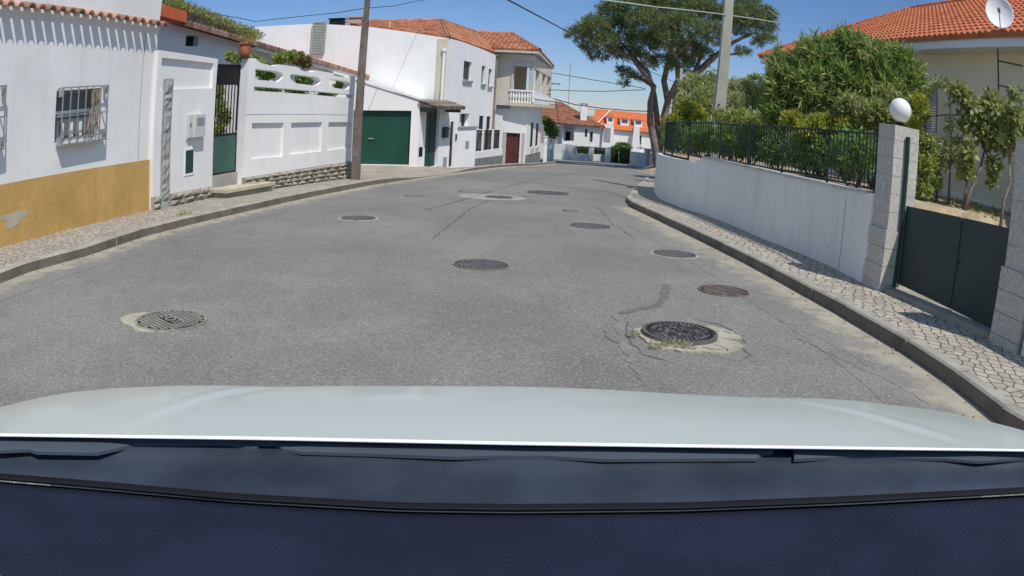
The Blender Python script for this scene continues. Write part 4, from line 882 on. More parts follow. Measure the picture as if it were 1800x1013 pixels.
q = pxr(FW, 800.2, 236, 801.8, 247); MB().fb(FW, q[0], q[1], 0.0, 0.04, q[2], q[3]).build('intercom', BLACKM, fwl)
for i in range(3):
    a, b = po[i]+0.16, po[i+1]-0.16; f0, f1 = a/LL, b/LL; za_, zb3 = zt0+(zt1-zt0)*f0, zt0+(zt1-zt0)*f1; ya, yb = zl0+(zl1-zl0)*f0, zl0+(zl1-zl0)*f1
    mb = MB(); mb.fb(FL, a, b, -0.06, -0.02, za_-0.06, za_-0.02, zb3-0.06, zb3-0.02); mb.fb(FL, a, b, -0.06, -0.02, za_-0.22, za_-0.19, zb3-0.22, zb3-0.19); mb.fb(FL, a, b, -0.06, -0.02, ya+0.08, ya+0.11, yb+0.08, yb+0.11)
    n = max(4, int((b-a)/0.12))
    for k in range(n): s = a+(b-a)*(k+0.5)/n; mb.fb(FL, s-0.011, s+0.011, -0.05, -0.03, ya+(yb-ya)*k/n+0.03, za_+(zb3-za_)*k/n-0.03)
    mb.build('railing', BLACKM, fwl)
lb = pxr(FDo, 777, 225, 783.5, 242); bx = thing('letterbox', FDo.P(lb[0], 0, lb[2]), 'small dark green letterbox on the white wall between the canopy door and the narrow door', 'letterbox')
MB().fb(FDo, lb[0], lb[1], 0.0, 0.13, lb[2], lb[3]-0.05).build('box', GREEND, bx); MB().prism(Fr(FDo.P(lb[0]-0.02, 0, 0), FDo.P(lb[1]+0.02, 0, 0)), [(0, lb[3]-0.05), (0.0, lb[3]-0.02), ((lb[1]-lb[0])/2+0.02, lb[3]+0.05), (lb[1]-lb[0]+0.04, lb[3]-0.02), (lb[1]-lb[0]+0.04, lb[3]-0.05)], 0.0, 0.16).build('lid', GREEND, bx)
q = pxr(FDo, 778, 283, 780.5, 297); s = (q[0]+q[1])/2
tag(MB().tube([FDo.P(s, 0.07, g(28)+0.05), FDo.P(s, 0.07, q[3]+0.15)], 0.06, 10).build('drain_pipe', GREYM, loc=FDo.P(s, 0.07, g(28))), 'short grey rainwater pipe at the foot of the wall left of the narrow dark door', 'pipe')

# ------------------------------------------------------------------ beige building with balcony
FA2 = Fr(at_y(869, 230, 37.2)[:2], at_y(925.5, 230, 37.0)[:2])
bG = thing('balcony_building', FA2.P(1, 0, g(37)), 'beige two-storey corner building with a covered balcony, maroon door and clay tile roof', 'building')
dr = pxr(FA2, 888.5, 234, 916.8, 287.5)
lt = FA2.px(900, 186)[1]
mb = MB(); mb.holes(FA2, 0, FA2.L, -2.2, lt, -0.3, 0, [(dr[0], dr[1], -2.19, dr[3])]); 
FGs = Fr(FA2.P(FA2.L, 0, 0), at_y(950, 250, 47)[:2])
Lw = [pxr(FGs, 932.5, 216, 937, 258), pxr(FGs, 941.8, 217, 945.8, 256)]
mb.holes(FGs, 0, FGs.L, -2.6, lt, -0.3, -0.001, Lw); mb.build('lower_wall', WHITE2, bG)
MB().fb(FA2, dr[0], dr[1], -0.15, -0.1, -2.0, dr[3]).build('door', MAROON, bG)
MB().fb(FA2, dr[1]-0.16, dr[1]-0.1, -0.1, -0.05, dr[3]-1.0, dr[3]-0.9).build('door_handle', GREYM, bG); MB().fb(FA2, (dr[0]+dr[1])/2-0.008, (dr[0]+dr[1])/2+0.008, -0.1, -0.094, -2.0, dr[3]-0.01).build('door_joint', BLACKM, bG)
mb = MB(); mb.fb(FA2, dr[0]-0.14, dr[0], 0.0, 0.03, -2.2, dr[3]+0.03); mb.fb(FA2, dr[1], dr[1]+0.14, 0.0, 0.03, -2.2, dr[3]+0.03); mb.build('door_surround', STONE, bG)
for q in Lw: 
    wo = MB().fb(FGs, q[0], q[1], -0.05, -0.015, q[2], q[3]).build('window', DARK, bG); MB().fb(FGs, q[0]-0.08, q[1]+0.08, 0.0, 0.08, q[2]-0.35, q[2]-0.05).build('sill', STONE, wo)
a = FGs.px(925, 272)[1]; b = FGs.px(947.5, 268)[1]; MB().fb(FGs, 0.02, FGs.L, 0, 0.04, -2.6, a, -2.6, b).build('stone_cladding', CRAZY, bG)
FU = Fr(at_y(869.5, 140, 37.0)[:2], at_y(936.5, 140, 36.6)[:2])
op = pxr(FU, 902.5, 116.5, 930, 158); et = FU.px(915, 96)[1]; sb = FU.px(915, 187)[1]; sd = FU.px(915, 181)[1]
mb = MB(); mb.holes(FU, 0, FU.L, lt+0.002, et, -0.22, 0, [op]); 
FUs = Fr(FU.P(FU.L, 0, 0), at_y(968.5, 160, 48.5)[:2]); ulen = FUs.L
zbeam = FUs.px(938, 119)[1]
mb.fb(FUs, 0.0, ulen, -0.25, -0.002, zbeam, et)
for s0, s1 in ((ulen*0.33, ulen*0.33+0.35), (ulen*0.66, ulen*0.66+0.35), (ulen-0.35, ulen)): mb.fb(FUs, s0, s1, -0.25, -0.002, sd+0.3, zbeam-0.001)
mb.fb(FUs, 0.3, ulen, -3.0, -2.8, sd, et-0.01); mb.fb(FUs, ulen-0.25, ulen, -2.8, -1.6, sd, et-0.01); mb.build('upper_wall', PALEBEIGE, bG)
mb = MB(); mb.fb(FU, op[0]-0.08, FU.L+0.04, 0.0, 0.06, op[3], op[3]+0.24); mb.fb(FU, op[1]+0.02, FU.L+0.03, 0.0, 0.05, sd, op[3]-0.002); mb.fb(FU, op[0]-0.1, op[0]-0.01, 0.0, 0.05, sd, op[3]-0.002); mb.build('window_surround', STONE, bG)
for a_, b_ in ((1.0, 1.9), (3.5, 4.3)): MB().fb(FUs, a_, b_, -2.8, -2.76, sd+0.02, zbeam-0.2).build('balcony_door', DARK, bG)
# balcony slab, baluster railing and parapet
bo = 0.35
mb = MB(); P_ = [FU.P(op[0]-0.15, 0.1, 0), FU.P(FU.L+0.15, 0.1, 0), FUs.P(ulen, bo, 0), FUs.P(ulen, -2.8, 0), FU.P(op[0]-0.15, -2.9, 0)]
lo_ = [(p[0], p[1], sb) for p in P_]; hi_ = [(p[0], p[1], sd) for p in P_]; mb.add(lo_+hi_, [(4, 3, 2, 1, 0), (5, 6, 7, 8, 9)]+[(i, (i+1) % 5, 5+(i+1) % 5, 5+i) for i in range(5)])
slab = mb.build('balcony_slab', CREAM, bG)
FBf = Fr(P_[0], P_[1]); FBs = Fr(P_[1], P_[2]); rt_ = FBf.px(918, 158.5)[1]
mb = MB(); n = 9; mb.fb(FBf, 0, FBf.L, -0.12, -0.02, rt_-0.08, rt_)
for i in range(n):
    s = FBf.L*(i+0.5)/n; mb.lathe(FBf.P(s, -0.07, sd), [(0.045, 0), (0.045, 0.06), (0.025, 0.12), (0.055, 0.3), (0.03, 0.5), (0.028, rt_-0.14-sd), (0.045, rt_-0.09-sd)], 8)
mb.build('balustrade', WHITE2, slab)
zA, zB = rt_, FBs.px(967, 174)[1]; mb = MB(); mb.fb(FBs, 0, FBs.L, -0.12, 0.0, sd+0.06, zA, sd+0.06, zB); mb.fb(FBs, 0, FBs.L, -0.1, 0.03, sd+0.25, sd+0.3); mb.build('parapet', WHITE2, slab)
eg0 = at_y(836, 80, 36.4); eg1 = at_y(948, 94, 36.1); eg1.z = eg0.z = (eg0.z+eg1.z)/2; eg2 = at_y(974, 113.5, 50); eg2.z = eg0.z
rg0 = at_y(830, 57, 40.5); rg1 = at_y(899, 57, 40.5); rg1.z = rg0.z; rg2 = at_y(925, 77, 46); rg2.z = rg0.z
rf = tile_slope(eg0, eg1, rg0, rg1, tw=0.24, nu=4, amp=0.055); q = tile_slope(eg1, eg2, rg1, rg2, tw=0.24, nu=4, amp=0.055); rf.add(q.v, q.f, q.uv); ridge_caps(rf, eg1, rg1, 0.11); ridge_caps(rf, rg0, rg1, 0.11); ridge_caps(rf, rg1, rg2, 0.11)
rfo = rf.build('roof', TILE_OLD, bG)
mb = MB(); roof_deck(mb, [eg0-Vector((0, 0, 0.05)), eg1-Vector((0, 0, 0.05)), eg2-Vector((0, 0, 0.05)), eg2+Vector((-3, 1, -0.05)), eg0+Vector((0, 4, -0.05))], 0.1); mb.build('eaves_soffit', WHITEG, rfo)
mb = MB(); a = at_y(873.5, 100, 36.5); b = at_y(868, 240, 36.5); mb.tube([(a.x, a.y, a.z), (a.x-0.02, a.y, b.z)], 0.06, 8); mb.lathe((a.x, a.y, a.z-0.1), [(0.06, 0), (0.13, 0.12), (0.13, 0.3), (0.05, 0.32)], 10); mb.build('drainpipe', mat('grey_beige_pipe', (0.25, 0.23, 0.17), 0.7), bG)
# sign with raised lettering
sg = pxr(FA2, 874, 181, 897, 193.5, 0.1); zs = (sg[2]+sg[3])/2
sign = thing('shop_sign', FA2.P((sg[0]+sg[1])/2, 0.05, sg[2]), 'small white sign board with grey letters beside the balcony above the maroon door', 'sign')
hh = (sg[3]-sg[2])
MB().fb(FA2, sg[0]-0.03, sg[1]+0.05, 0.0, 0.06, sg[2]-0.05, sg[3]+0.05).build('board', WHITE2, sign)
tv, tf = text_mesh('Bramone', hh*0.62, 0.01); wd = max(v.x for v in tv)-min(v.x for v in tv); k = (sg[1]-sg[0])*0.95/wd
MB().add([FA2.P((sg[0]+sg[1])/2+v.x*k, 0.07+v.z, zs+v.y*1.9) for v in tv], tf).build('lettering', mat('dark_grey_letters', (0.10, 0.10, 0.11), 0.6), sign)

# ------------------------------------------------------------------ side entrance beyond the balcony building
def post(fr_pt, w, z0, z1, mtl, cap=True):
    x, y = fr_pt[0], fr_pt[1]; mb = MB(); mb.box(x-w/2, x+w/2, y-w/2, y+w/2, z0, z1)
    if cap: mb.box(x-w/2-0.03, x+w/2+0.03, y-w/2-0.03, y+w/2+0.03, z1, z1+0.06)
    return mb
sfence = thing('side_fence', (at_y(962, 282, 50).x, 50, g(50)), 'short white fence with stone foot and posts at the corner beyond the balcony building', 'fence')
for x, top_, yy in ((957.5, 241, 49), (962.5, 245, 50.5), (970, 246, 53)):
    c = at_y(x, 284, yy); post((c.x, c.y), 0.22, g(yy), at_y(x, top_, yy).z, WHITE2).build('post', WHITE2, sfence)
a = at_y(957.5, 284, 49); b = at_y(970, 280, 53); Fx = Fr((a.x, a.y), (b.x, b.y)); MB().fb(Fx, 0.1, Fx.L-0.1, -0.08, 0.08, g(50)-0.3, g(50)+0.8).build('fence_panel', WHITEG, sfence)
b = px_blobs([(966, 222, 9, 14, 54), (972, 232, 10, 14, 55), (960, 212, 6, 8, 54)], None)
shrub('small_tree', 'small dark green tree at the corner beyond the balcony building', 'tree', b, 1600, 0.16, 0.09, DARKGREEN, (b[0][0][0], 54, g(54)), 0.2, trunk=0.08)

# ------------------------------------------------------------------ far garden wall, hedge and low walls
fa, fb2, fc = at_y(972, 277, 59), at_y(1009, 280, 60.5), at_y(1070, 284, 61.5)
F_a = Fr((fa.x-3, fa.y-0.5), (fb2.x, fb2.y)); F_b = Fr((fb2.x, fb2.y), (fc.x, fc.y))
fwall = thing('far_garden_wall', (fb2.x, fb2.y, g(60)), 'low white garden wall with pillars and railings across the end of the street', 'wall')
za_ = at_y(990, 254, 60).z; zb_2 = at_y(1040, 271, 61).z
mb = MB(); mb.fb(F_a, 0, F_a.L, -0.2, 0, -3, za_); mb.fb(F_b, 0, F_b.L, -0.2, 0, -3, zb_2); mb.build('wall', WHITEG, fwall)
for x in (1008, 1038, 1067.5):
    c = at_y(x, 280, 61.0); post((c.x, c.y-0.05), 0.42, g(61)-0.2, at_y(x, 257+(x-1008)*0.05, 61).z, WHITEG).build('pillar', WHITEG, fwall)
mb = MB(); zr = at_y(1030, 259, 61).z
mb.fb(F_b, 0, F_b.L, -0.12, -0.08, zr-0.04, zr); 
for i in range(int(F_b.L/0.14)): mb.fb(F_b, i*0.14, i*0.14+0.025, -0.11, -0.09, zb_2, zr-0.03)
mb.build('railing', BLACKM, fwall)
HEDGE = leafmat('hedge_leaves', [(0.02, 0.05, 0.012), (0.035, 0.08, 0.018), (0.012, 0.03, 0.01), (0.06, 0.11, 0.025)])
def hedge(label, x0, x1, ytop, ybot, yy, n, group='clipped hedges at the end of the street'):
    a = at_y(x0, ybot, yy); b_ = at_y(x1, ybot, yy+0.6); zt_ = at_y((x0+x1)/2, ytop, yy).z; zb_ = g(yy)
    t = thing('hedge', ((a.x+b_.x)/2, yy, zb_), label, 'hedge', group)
    Vs = []; k = n; P = rng.random((k, 3)); face = rng.integers(0, 3, k)
    P[face == 0, 1] = rng.normal(0.02, 0.03, (face == 0).sum()); P[face == 1, 2] = rng.normal(0.98, 0.03, (face == 1).sum())
    Cc = np.stack([a.x+(b_.x-a.x)*P[:, 0], a.y+(b_.y-a.y)*P[:, 0]+P[:, 1]*0.9, zb_+(zt_-zb_)*P[:, 2]], 1); D = rng.normal(size=(k, 3))+np.array([0, -0.6, 0.5]); D /= np.linalg.norm(D, axis=1)[:, None]
    foliage('leaves', leaf_geo(Cc, D, 0.12*(0.7+0.6*rng.random(k)), 0.07), HEDGE, t)
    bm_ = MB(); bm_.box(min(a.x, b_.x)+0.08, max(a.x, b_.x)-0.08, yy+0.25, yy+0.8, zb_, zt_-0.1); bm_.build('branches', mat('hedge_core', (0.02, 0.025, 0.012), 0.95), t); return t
hedge('dark hedge behind the railings left of the last white pillar at the street end', 1014, 1064, 261, 272, 62, 1800)
hedge('clipped dark green hedge standing free right of the far white wall', 1071, 1087, 262, 285, 61.2, 1300)
hedge('taller dark green hedge block next to the low grey wall at the street end', 1088, 1107, 261, 287, 60.4, 1600)
b = px_blobs([(1095, 258, 16, 7, 63), (1080, 262, 9, 4, 63)], None); shrub('shrub', 'rounded shrub rising over the hedges at the street end', 'shrub', b, 1500, 0.13, 0.08, DARKGREEN, (b[0][0][0], 63, g(63)), 0.4)
la, lb_, lc = at_y(1107, 291, 57.5), at_y(1131, 298, 54), at_y(1153, 298, 52.5)
lowt = thing('low_wall', (lb_.x, lb_.y, g(55)), 'low grey white garden wall left of the small white gate at the end of the street', 'wall')
Fq = Fr((la.x, la.y), (lb_.x, lb_.y)); MB().fb(Fq, 0, Fq.L, -0.2, 0, -3, at_y(1108, 266, 57.5).z, -3, at_y(1130, 269, 54).z).build('wall', WHITEG, lowt)
gtf = thing('white_gate', (lc.x, lc.y, g(53)), 'small white entrance with a recessed panel between pillars just left of the curved grey wall', 'gate')
Fz = Fr((lb_.x, lb_.y), (lc.x, lc.y)); zt5 = at_y(1140, 262.5, 53).z
MB().fb(Fz, 0.02, 0.4, -0.3, 0.02, -3, zt5-0.15).build('pillar', WHITEG, gtf); MB().fb(Fz, 0.0, Fz.L+1.2, -0.32, 0.05, zt5-0.15, zt5).build('lintel', WHITEG, gtf); MB().fb(Fz, Fz.L-0.15, Fz.L+1.2, -0.3, 0.02, -3, zt5-0.151).build('pillar', WHITEG, gtf)
mb = MB(); mb.fb(Fz, 0.4, Fz.L-0.15, -0.2, -0.15, g(53)+0.05, zt5-0.3); mb.build('gate_panel', WHITE2, gtf)
c = at_y(1140, 262, 53.4); mb = MB(); mb.box(c.x-0.9, c.x+0.9, 53.2, 53.6, c.z-0.02, c.z+0.02); mb.build('shelf', WHITEG, gtf)

# ------------------------------------------------------------------ far houses
ya = 66.0
hA0, hA1 = at_y(984, 218, ya), at_y(1060, 223, ya); zE = (hA0.z+hA1.z)/2
farA = thing('far_house', (hA0.x+2, ya, g(66)), 'single-storey white house with a brown hipped tile roof, tall white chimney and arched porch', 'house')
FH = Fr((hA0.x+0.3, ya+0.35), (hA1.x-0.2, ya+0.35))
pq = [(q[0], q[1]) for q in pp(FH, [(990, 248), (990, 230), (994, 226), (1000, 225), (1005, 226), (1009, 231), (1009, 248)])]
pq2 = pxr(FH, 1036.5, 232, 1042, 250); pq3 = pxr(FH, 1028, 227, 1032.5, 241)
mb = MB(); rect = lambda q: [(q[0], q[2]), (q[1], q[2]), (q[1], q[3]), (q[0], q[3])]
prism_h(mb, FH, [(0, -3), (FH.L, -3), (FH.L, zE), (0, zE)], [pq, rect(pq2), rect(pq3)], -0.25, 0); mb.fb(FH, 0, FH.L, -8, -2.2, -3, zE-0.01); mb.fb(FH, 0, 0.2, -2.2, -0.26, -3, zE-0.01); mb.build('wall', WHITE, farA)
for q in (pq2, pq3): MB().fb(FH, q[0], q[1], -0.2, -0.16, q[2], q[3]).build('window', SH, farA)
q = pxr(FH, 994.5, 232, 1002, 249, -2.1); MB().fb(FH, q[0], q[1], -2.19, -2.12, q[2], q[3]).build('door', DARK, farA)
q = pxr(FH, 989, 225, 1009.5, 231); MB().fb(FH, q[0], q[1], 0.0, 0.5, q[3]-0.05, q[3]+0.02).build('awning', GREEND, farA)
pk = at_y(979, 180, ya+6); pk2 = at_y(984, 181.5, ya+6); pk2.z = pk.z; l0 = Vector((hA0.x-4.5, ya+7, zE)); hA0.z = hA1.z = zE
rf = tile_slope(hA0, hA1+Vector((0.2, 0, 0)), pk, pk2, tw=0.3, tl=0.5, amp=0.05, nu=4); q = tile_slope(l0, hA0, pk, pk, tw=0.3, tl=0.5, amp=0.05, nu=4); rf.add(q.v, q.f, q.uv); ridge_caps(rf, hA0, pk, 0.12, 0.5); ridge_caps(rf, pk2, hA1, 0.12, 0.5)
far_roof = rf.build('roof', TILE_BROWN, farA)
mb = MB(); c = at_y(1025, 214, 67.5); zt6 = at_y(1026, 186, 67.5).z; mb.box(c.x-0.28, c.x+0.28, c.y-0.28, c.y+0.28, c.z-0.6, zt6); 
for dx in (-0.2, 0.2): mb.box(c.x+dx-0.06, c.x+dx+0.06, c.y-0.2, c.y+0.2, zt6, zt6+0.12)
mb.build('chimney', WHITE2, far_roof); MB().box(c.x-0.36, c.x+0.36, c.y-0.33, c.y+0.33, zt6+0.12, zt6+0.22).build('chimney_cap', CONC, far_roof)
yb_ = 76.0
r0 = at_y(1030, 193, yb_+5); r1 = at_y(1156, 203, yb_+5); r0.z = r1.z = (r0.z+r1.z)/2
v0 = at_y(1050, 219, yb_); e1_ = at_y(1160, 240, yb_); ze_ = at_y(1105, 230, yb_).z; e0_ = Vector((at_y(1040, 220, yb_).x, yb_, ze_)); e1_.z = ze_; e1_.x += 3; r1.x += 3
farB = thing('far_house', (e0_.x+6, yb_, g(70)), 'long white house with bright orange tile roof and small dormers at the street end', 'house')
FI = Fr((e0_.x+0.2, yb_+0.3), (e1_.x-0.3, yb_+0.3)); rw = pxr(FI, 1120, 238, 1127.5, 255)
mb = MB(); mb.holes(FI, 0, FI.L, -3.2, ze_, -0.3, 0, [rw]); mb.fb(FI, 0, FI.L, -9, -6, -3.2, ze_); mb.build('wall', WHITE, farB)
wo = MB().fb(FI, rw[0], rw[1], -0.22, -0.18, rw[2], rw[3]).build('window', SH, farB); MB().fb(FI, rw[0]-0.1, rw[1]+0.1, 0, 0.12, rw[2]-0.25, rw[2]-0.1).build('sill', GREYWIN, wo)
for x0, x1, yt in ((1060, 1076, 219.5), (1112, 1121, 222)):
    q = pxr(FI, x0, yt, x1, 262); mb = MB(); mb.prism(FI, [(q[0]-0.25, -3.2), (q[0], q[3]), (q[1], q[3]), (q[1]+0.25, -3.2)], 0.001, 0.75); mb.build('buttress', WHITE, farB)
q = pxr(FI, 1061.5, 225, 1073, 250, 0.76); MB().fb(FI, q[0], q[1], 0.75, 0.78, q[2], q[3]).build('shutter', GREYWIN, farB)
rf = tile_slope(e0_, e1_, r0+Vector((1, 0, 0)), r1, tw=0.3, tl=0.5, amp=0.05, nu=4); ridge_caps(rf, r0, r1, 0.12, 0.5); frb = rf.build('roof', TILE_ORANGE, farB)
mb = MB(); a = at_y(1050, 219, yb_); b_ = at_y(1073, 195.5, yb_+4.6); mb.tube([a+Vector((0, -0.1, 0.15)), b_+Vector((0, 0, 0.12))], 0.05, 6); a = at_y(1150, 232, yb_+1); b_ = at_y(1158, 205, yb_+4.6); mb.build('verge', WHITE2, frb)
for i, (x, yy) in enumerate(((1072, 210), (1097, 213), (1121, 215))):
    c = at_y(x, yy+4, yb_+1.5); h = 0.5; w = 0.34 if i == 0 else 0.42
    mb = MB(); mb.box(c.x-w, c.x+w, c.y-0.4, c.y+2.2, c.z-0.3, c.z+h); d_ = mb.build('dormer', WHITE2, frb)
    MB().box(c.x-w+0.12, c.x+w-0.12, c.y-0.43, c.y-0.405, c.z+0.05, c.z+h-0.12).build('window', SH, d_)
    FJ = Fr((c.x-w-0.1, c.y-0.5), (c.x+w+0.1, c.y-0.5)); MB().prism(FJ, [(0, h+c.z), (w+0.1, h+c.z+(0.35 if i == 0 else 0.15)), (2*w+0.2, h+c.z)], -2.8, 0).build('dormer_roof', TILE_ORANGE, d_)
# ------------------------------------------------------------------ right side: curved retaining wall
tops = {}
RWt = [(1535, 340), (1460, 329), (1382, 311), (1331, 299.5), (1262, 283), (1218, 274)]
def wall_top(pt, px, py): d = ray(px, py); D = math.hypot(pt[0], pt[1]); return CAM_H+D*d.z/math.hypot(d.x, d.y)
rwp = RW                                     # near -> far
rz = [wall_top(rwp[0], 1535, 340), wall_top(rwp[1], 1468, 329.5), wall_top(rwp[2], 1388, 312), wall_top(rwp[3], 1336, 300), wall_top(rwp[4], 1257, 282), wall_top(rwp[5], 1197, 281), wall_top(rwp[6], 1166, 274), wall_top(rwp[7], 1155.5, 270)]
rw_ = thing('retaining_wall', (rwp[2][0], rwp[2][1], g(rwp[2][1])), 'long curved grey white retaining wall below the dark railing on the right pavement', 'wall')
far_pt = (rwp[-1][0]+0.25, rwp[-1][1]+1.2); far2 = (rwp[-1][0]+1.3, rwp[-1][1]+2.8)
path = rwp+[far_pt, far2]; rz += [rz[-1], rz[-1]]
# smooth the line
def cr_spline(P, n=5):
    out = []
    for i in range(len(P)-1):
        p0, p1, p2, p3 = [np.array(P[max(0, min(len(P)-1, k))], float) for k in (i-1, i, i+1, i+2)]
        for k in range(n):
            t = k/n; out.append(tuple(0.5*((2*p1)+(-p0+p2)*t+(2*p0-5*p1+4*p2-p3)*t*t+(-p0+3*p1-3*p2+p3)*t**3)))
    out.append(tuple(P[-1])); return out
stp = 4                                      # the top steps down between points 4 and 5
P3 = [(p[0], p[1], z) for p, z in zip(path, rz)]
sp1 = cr_spline([(p[0], p[1]) for p in path], 5)
zt1 = []
yst = path[4][1]+(path[5][1]-path[4][1])*0.55
zstep = rz[4]-0.03*(yst-path[4][1])
for i, p in enumerate(sp1):
    k, t = divmod(i, 5); t /= 5
    if k >= len(rz)-1: z = rz[-1]
    else: z = rz[k]+(rz[k+1]-rz[k])*t
    if k == 4 and p[1] <= yst: z = rz[4]+(zstep-rz[4])*(p[1]-path[4][1])/(yst-path[4][1])
    elif k == 4: z = rz[5]+0.02
    zt1.append(z)
def offs(P, d):
    out = []
    for i, p in enumerate(P):
        a = P[max(0, i-1)]; b = P[min(len(P)-1, i+1)]; L = math.hypot(b[0]-a[0], b[1]-a[1]); out.append((p[0]+(b[1]-a[1])/L*d, p[1]-(b[0]-a[0])/L*d))
    return out
inn = offs(sp1, 0.22)
def ribbon(mb, A, B, zb, zt, closed=True):
    for i in range(len(A)-1):
        j = i+1; mb.add([(*A[i], zb[i]), (*A[j], zb[j]), (*B[j], zb[j]), (*B[i], zb[i]), (*A[i], zt[i]), (*A[j], zt[j]), (*B[j], zt[j]), (*B[i], zt[i])], [(0, 1, 5, 4), (3, 7, 6, 2), (4, 5, 6, 7)]+([(0, 4, 7, 3)] if i == 0 else [])+([(1, 2, 6, 5)] if j == len(A)-1 else []))
    return mb
RENDW = mat('grey_white_retaining_render', (0.86, 0.84, 0.80), 0.92, 0.05, 0.6, 0.15, 40, streak=0.3, dirt=0.25, dirtcol=(0.42, 0.41, 0.38))
ribbon(MB(), sp1, inn, [g(p[1])-0.3 for p in sp1], zt1).build('wall', RENDW, rw_)
JM = mat('wall_crack_line', (0.30, 0.29, 0.27), 0.95)
for jx, jy0, jy1 in ((1191, 345, 362), (1468, 345, 470)):
    bi = min(range(len(sp1)), key=lambda i: abs(math.atan2(sp1[i][0], sp1[i][1])-math.atan2(ray(jx, jy1).x, ray(jx, jy1).y))); q = sp1[bi]; mb = MB(); h1 = wall_top(q, jx, jy0)
    mb.tube([(q[0]-0.001, q[1], g(q[1])+0.1), (q[0]-0.001, q[1], h1)], 0.006, 4); mb.build('expansion_joint', JM, rw_)
k0 = [i for i, p in enumerate(sp1) if p[1] <= yst]
ca_, cb_ = offs(sp1, -0.025), offs(sp1, 0.245)
ribbon(MB(), [ca_[i] for i in k0[1:]], [cb_[i] for i in k0[1:]], [zt1[i]+0.0 for i in k0[1:]], [zt1[i]+0.035 for i in k0[1:]]).build('coping', mat('worn_coping', (0.62, 0.62, 0.6), 0.9, 0.2, 6, dirt=0.6, dirtcol=(0.15,0.15,0.15)), rw_)
# railing on the wall
fen = thing('railing_fence', (sp1[10][0], sp1[10][1], zt1[10]), 'dark green metal railing fence along the top of the curved grey white wall', 'fence')
FGREEN = mat('dark_green_railing', (0.015, 0.03, 0.027), 0.5, 0.1, 5)
mid = offs(sp1, 0.10)
seg = [(mid[i], zt1[i]) for i in range(1, len(mid)) if mid[i][1] <= yst+4.2]
cum = [0]
for a, b in zip(seg, seg[1:]): cum.append(cum[-1]+math.hypot(b[0][0]-a[0][0], b[0][1]-a[0][1]))
def on_fence(s):
    for i in range(len(cum)-1):
        if s <= cum[i+1]: break
    t = (s-cum[i])/(cum[i+1]-cum[i]); a, b = seg[i], seg[i+1]; x, y = a[0][0]+(b[0][0]-a[0][0])*t, a[0][1]+(b[0][1]-a[0][1])*t
    za = 0.93-0.030*(y-9.1)                    # steady line of the bottom rail
    return Vector((x, y, za+0.10))
FH_ = 0.78; TL = cum[-1]; npan = 7
for p in range(npan):
    a, b = TL*p/npan, TL*(p+1)/npan; A, B = on_fence(a+0.02), on_fence(b-0.02); mb = MB(); up = Vector((0, 0, 1))
    def bar(P, Q, w): mb.tube([P, Q], w, 5)
    M_ = on_fence((a+b)/2)
    for h in (0.05, FH_): mb.tube([A+up*h, M_+up*h, B+up*h], 0.016, 5)
    n = int((b-a)/0.115)
    for i in range(1, n): q = on_fence(a+(b-a)*i/n); mb.tube([q+up*0.05, q+up*FH_], 0.0095, 5)
    mb.build('railing_panel', FGREEN, fen)
for p in range(npan+1):
    q = on_fence(min(TL-0.01, TL*p/npan)); MB().tube([q-Vector((0, 0, 0.3)), q+Vector((0, 0, FH_+0.02))], 0.022, 6).build('post', FGREEN, fen)

# ------------------------------------------------------------------ granite gate pillars, sheet gate and lamp
def pillar(name, label, pa, pb, depth, z0, z1, group=None):
    """pa = far street corner, pb = near street corner on the plan"""
    t = thing(name, ((pa[0]+pb[0])/2, (pa[1]+pb[1])/2, z0), label, 'gate pillar', group)
    F_ = Fr(pa, pb); mb = MB(); rn = random.Random(int(pa[1]*10)); z = z0-0.1; k = 0; H_ = 0.225
    while z < z1-0.02:
        e = min(z1, z+H_); o = 0.03 if z < z0+0.62 else 0.0; j = rn.uniform(-.003, .003)
        mb.fb(F_, -o, F_.L+o, -depth-o, o+j, z+0.003, e-0.003); z = e; k += 1
    mb.build('block_courses', STONE, t)
    MB().fb(F_, 0.006, F_.L-0.006, -depth+0.006, -0.006, z0-0.1, z1-0.006).build('mortar_core', mat('pale_mortar', (0.5, 0.48, 0.43), 0.95), t)
    return t, F_
lpA = G(1516, 500, SW); lpA = Vector((lpA.x, lpA.y, 0)); lpB = G(1546, 510, SW)
rpA = G(1743, 603, SW); 
pl_dir = Vector((rpA.x-lpA.x, rpA.y-lpA.y)).normalized()
zl = wall_top(lpA, 1545.4, 215.6); zr = wall_top(rpA, 1783.6, 245.8)
lB = (lpA.x+pl_dir.x*0.42, lpA.y+pl_dir.y*0.42)
LPp, FP1 = pillar('gate_pillar', 'pale granite block gate pillar carrying the white globe lamp', (lpA.x+0.03, lpA.y), lB, 0.42, g(9)+SW, zl)
rB = (rpA.x+pl_dir.x*0.42, rpA.y+pl_dir.y*0.42)
RPp, FP2 = pillar('gate_pillar', 'granite block gate pillar at the right edge beyond the dark sheet gate', (rpA.x, rpA.y), rB, 0.42, g(6)+SW, zr)
nd_ = FP1.P(0.2, 0.004, 0); pz_ = FP1.px(1558, 325, 0.004); MB_ = MB().fb(FP1, 0.2, 0.29, 0.0, 0.012, pz_[1]-0.09, pz_[1]+0.05); npl = MB_.build('number_plate', mat('pale_tile', (0.6, 0.58, 0.52), 0.5), LPp)
lc_ = Vector(FP1.P(0.24, -0.2, zl)); kk = 0.00075*math.hypot(lc_.x, lc_.y); rg = 20.5*kk*1.1
lamp = thing('globe_lamp', lc_, 'white opal globe lamp on the granite pillar between the railing and the sheet gate', 'lamp')
MB().lathe(lc_, [(0.075, 0), (0.075, 0.025), (0.05, 0.04), (0.05, 0.06)], 16).build('lamp_base', BLACKM, lamp)
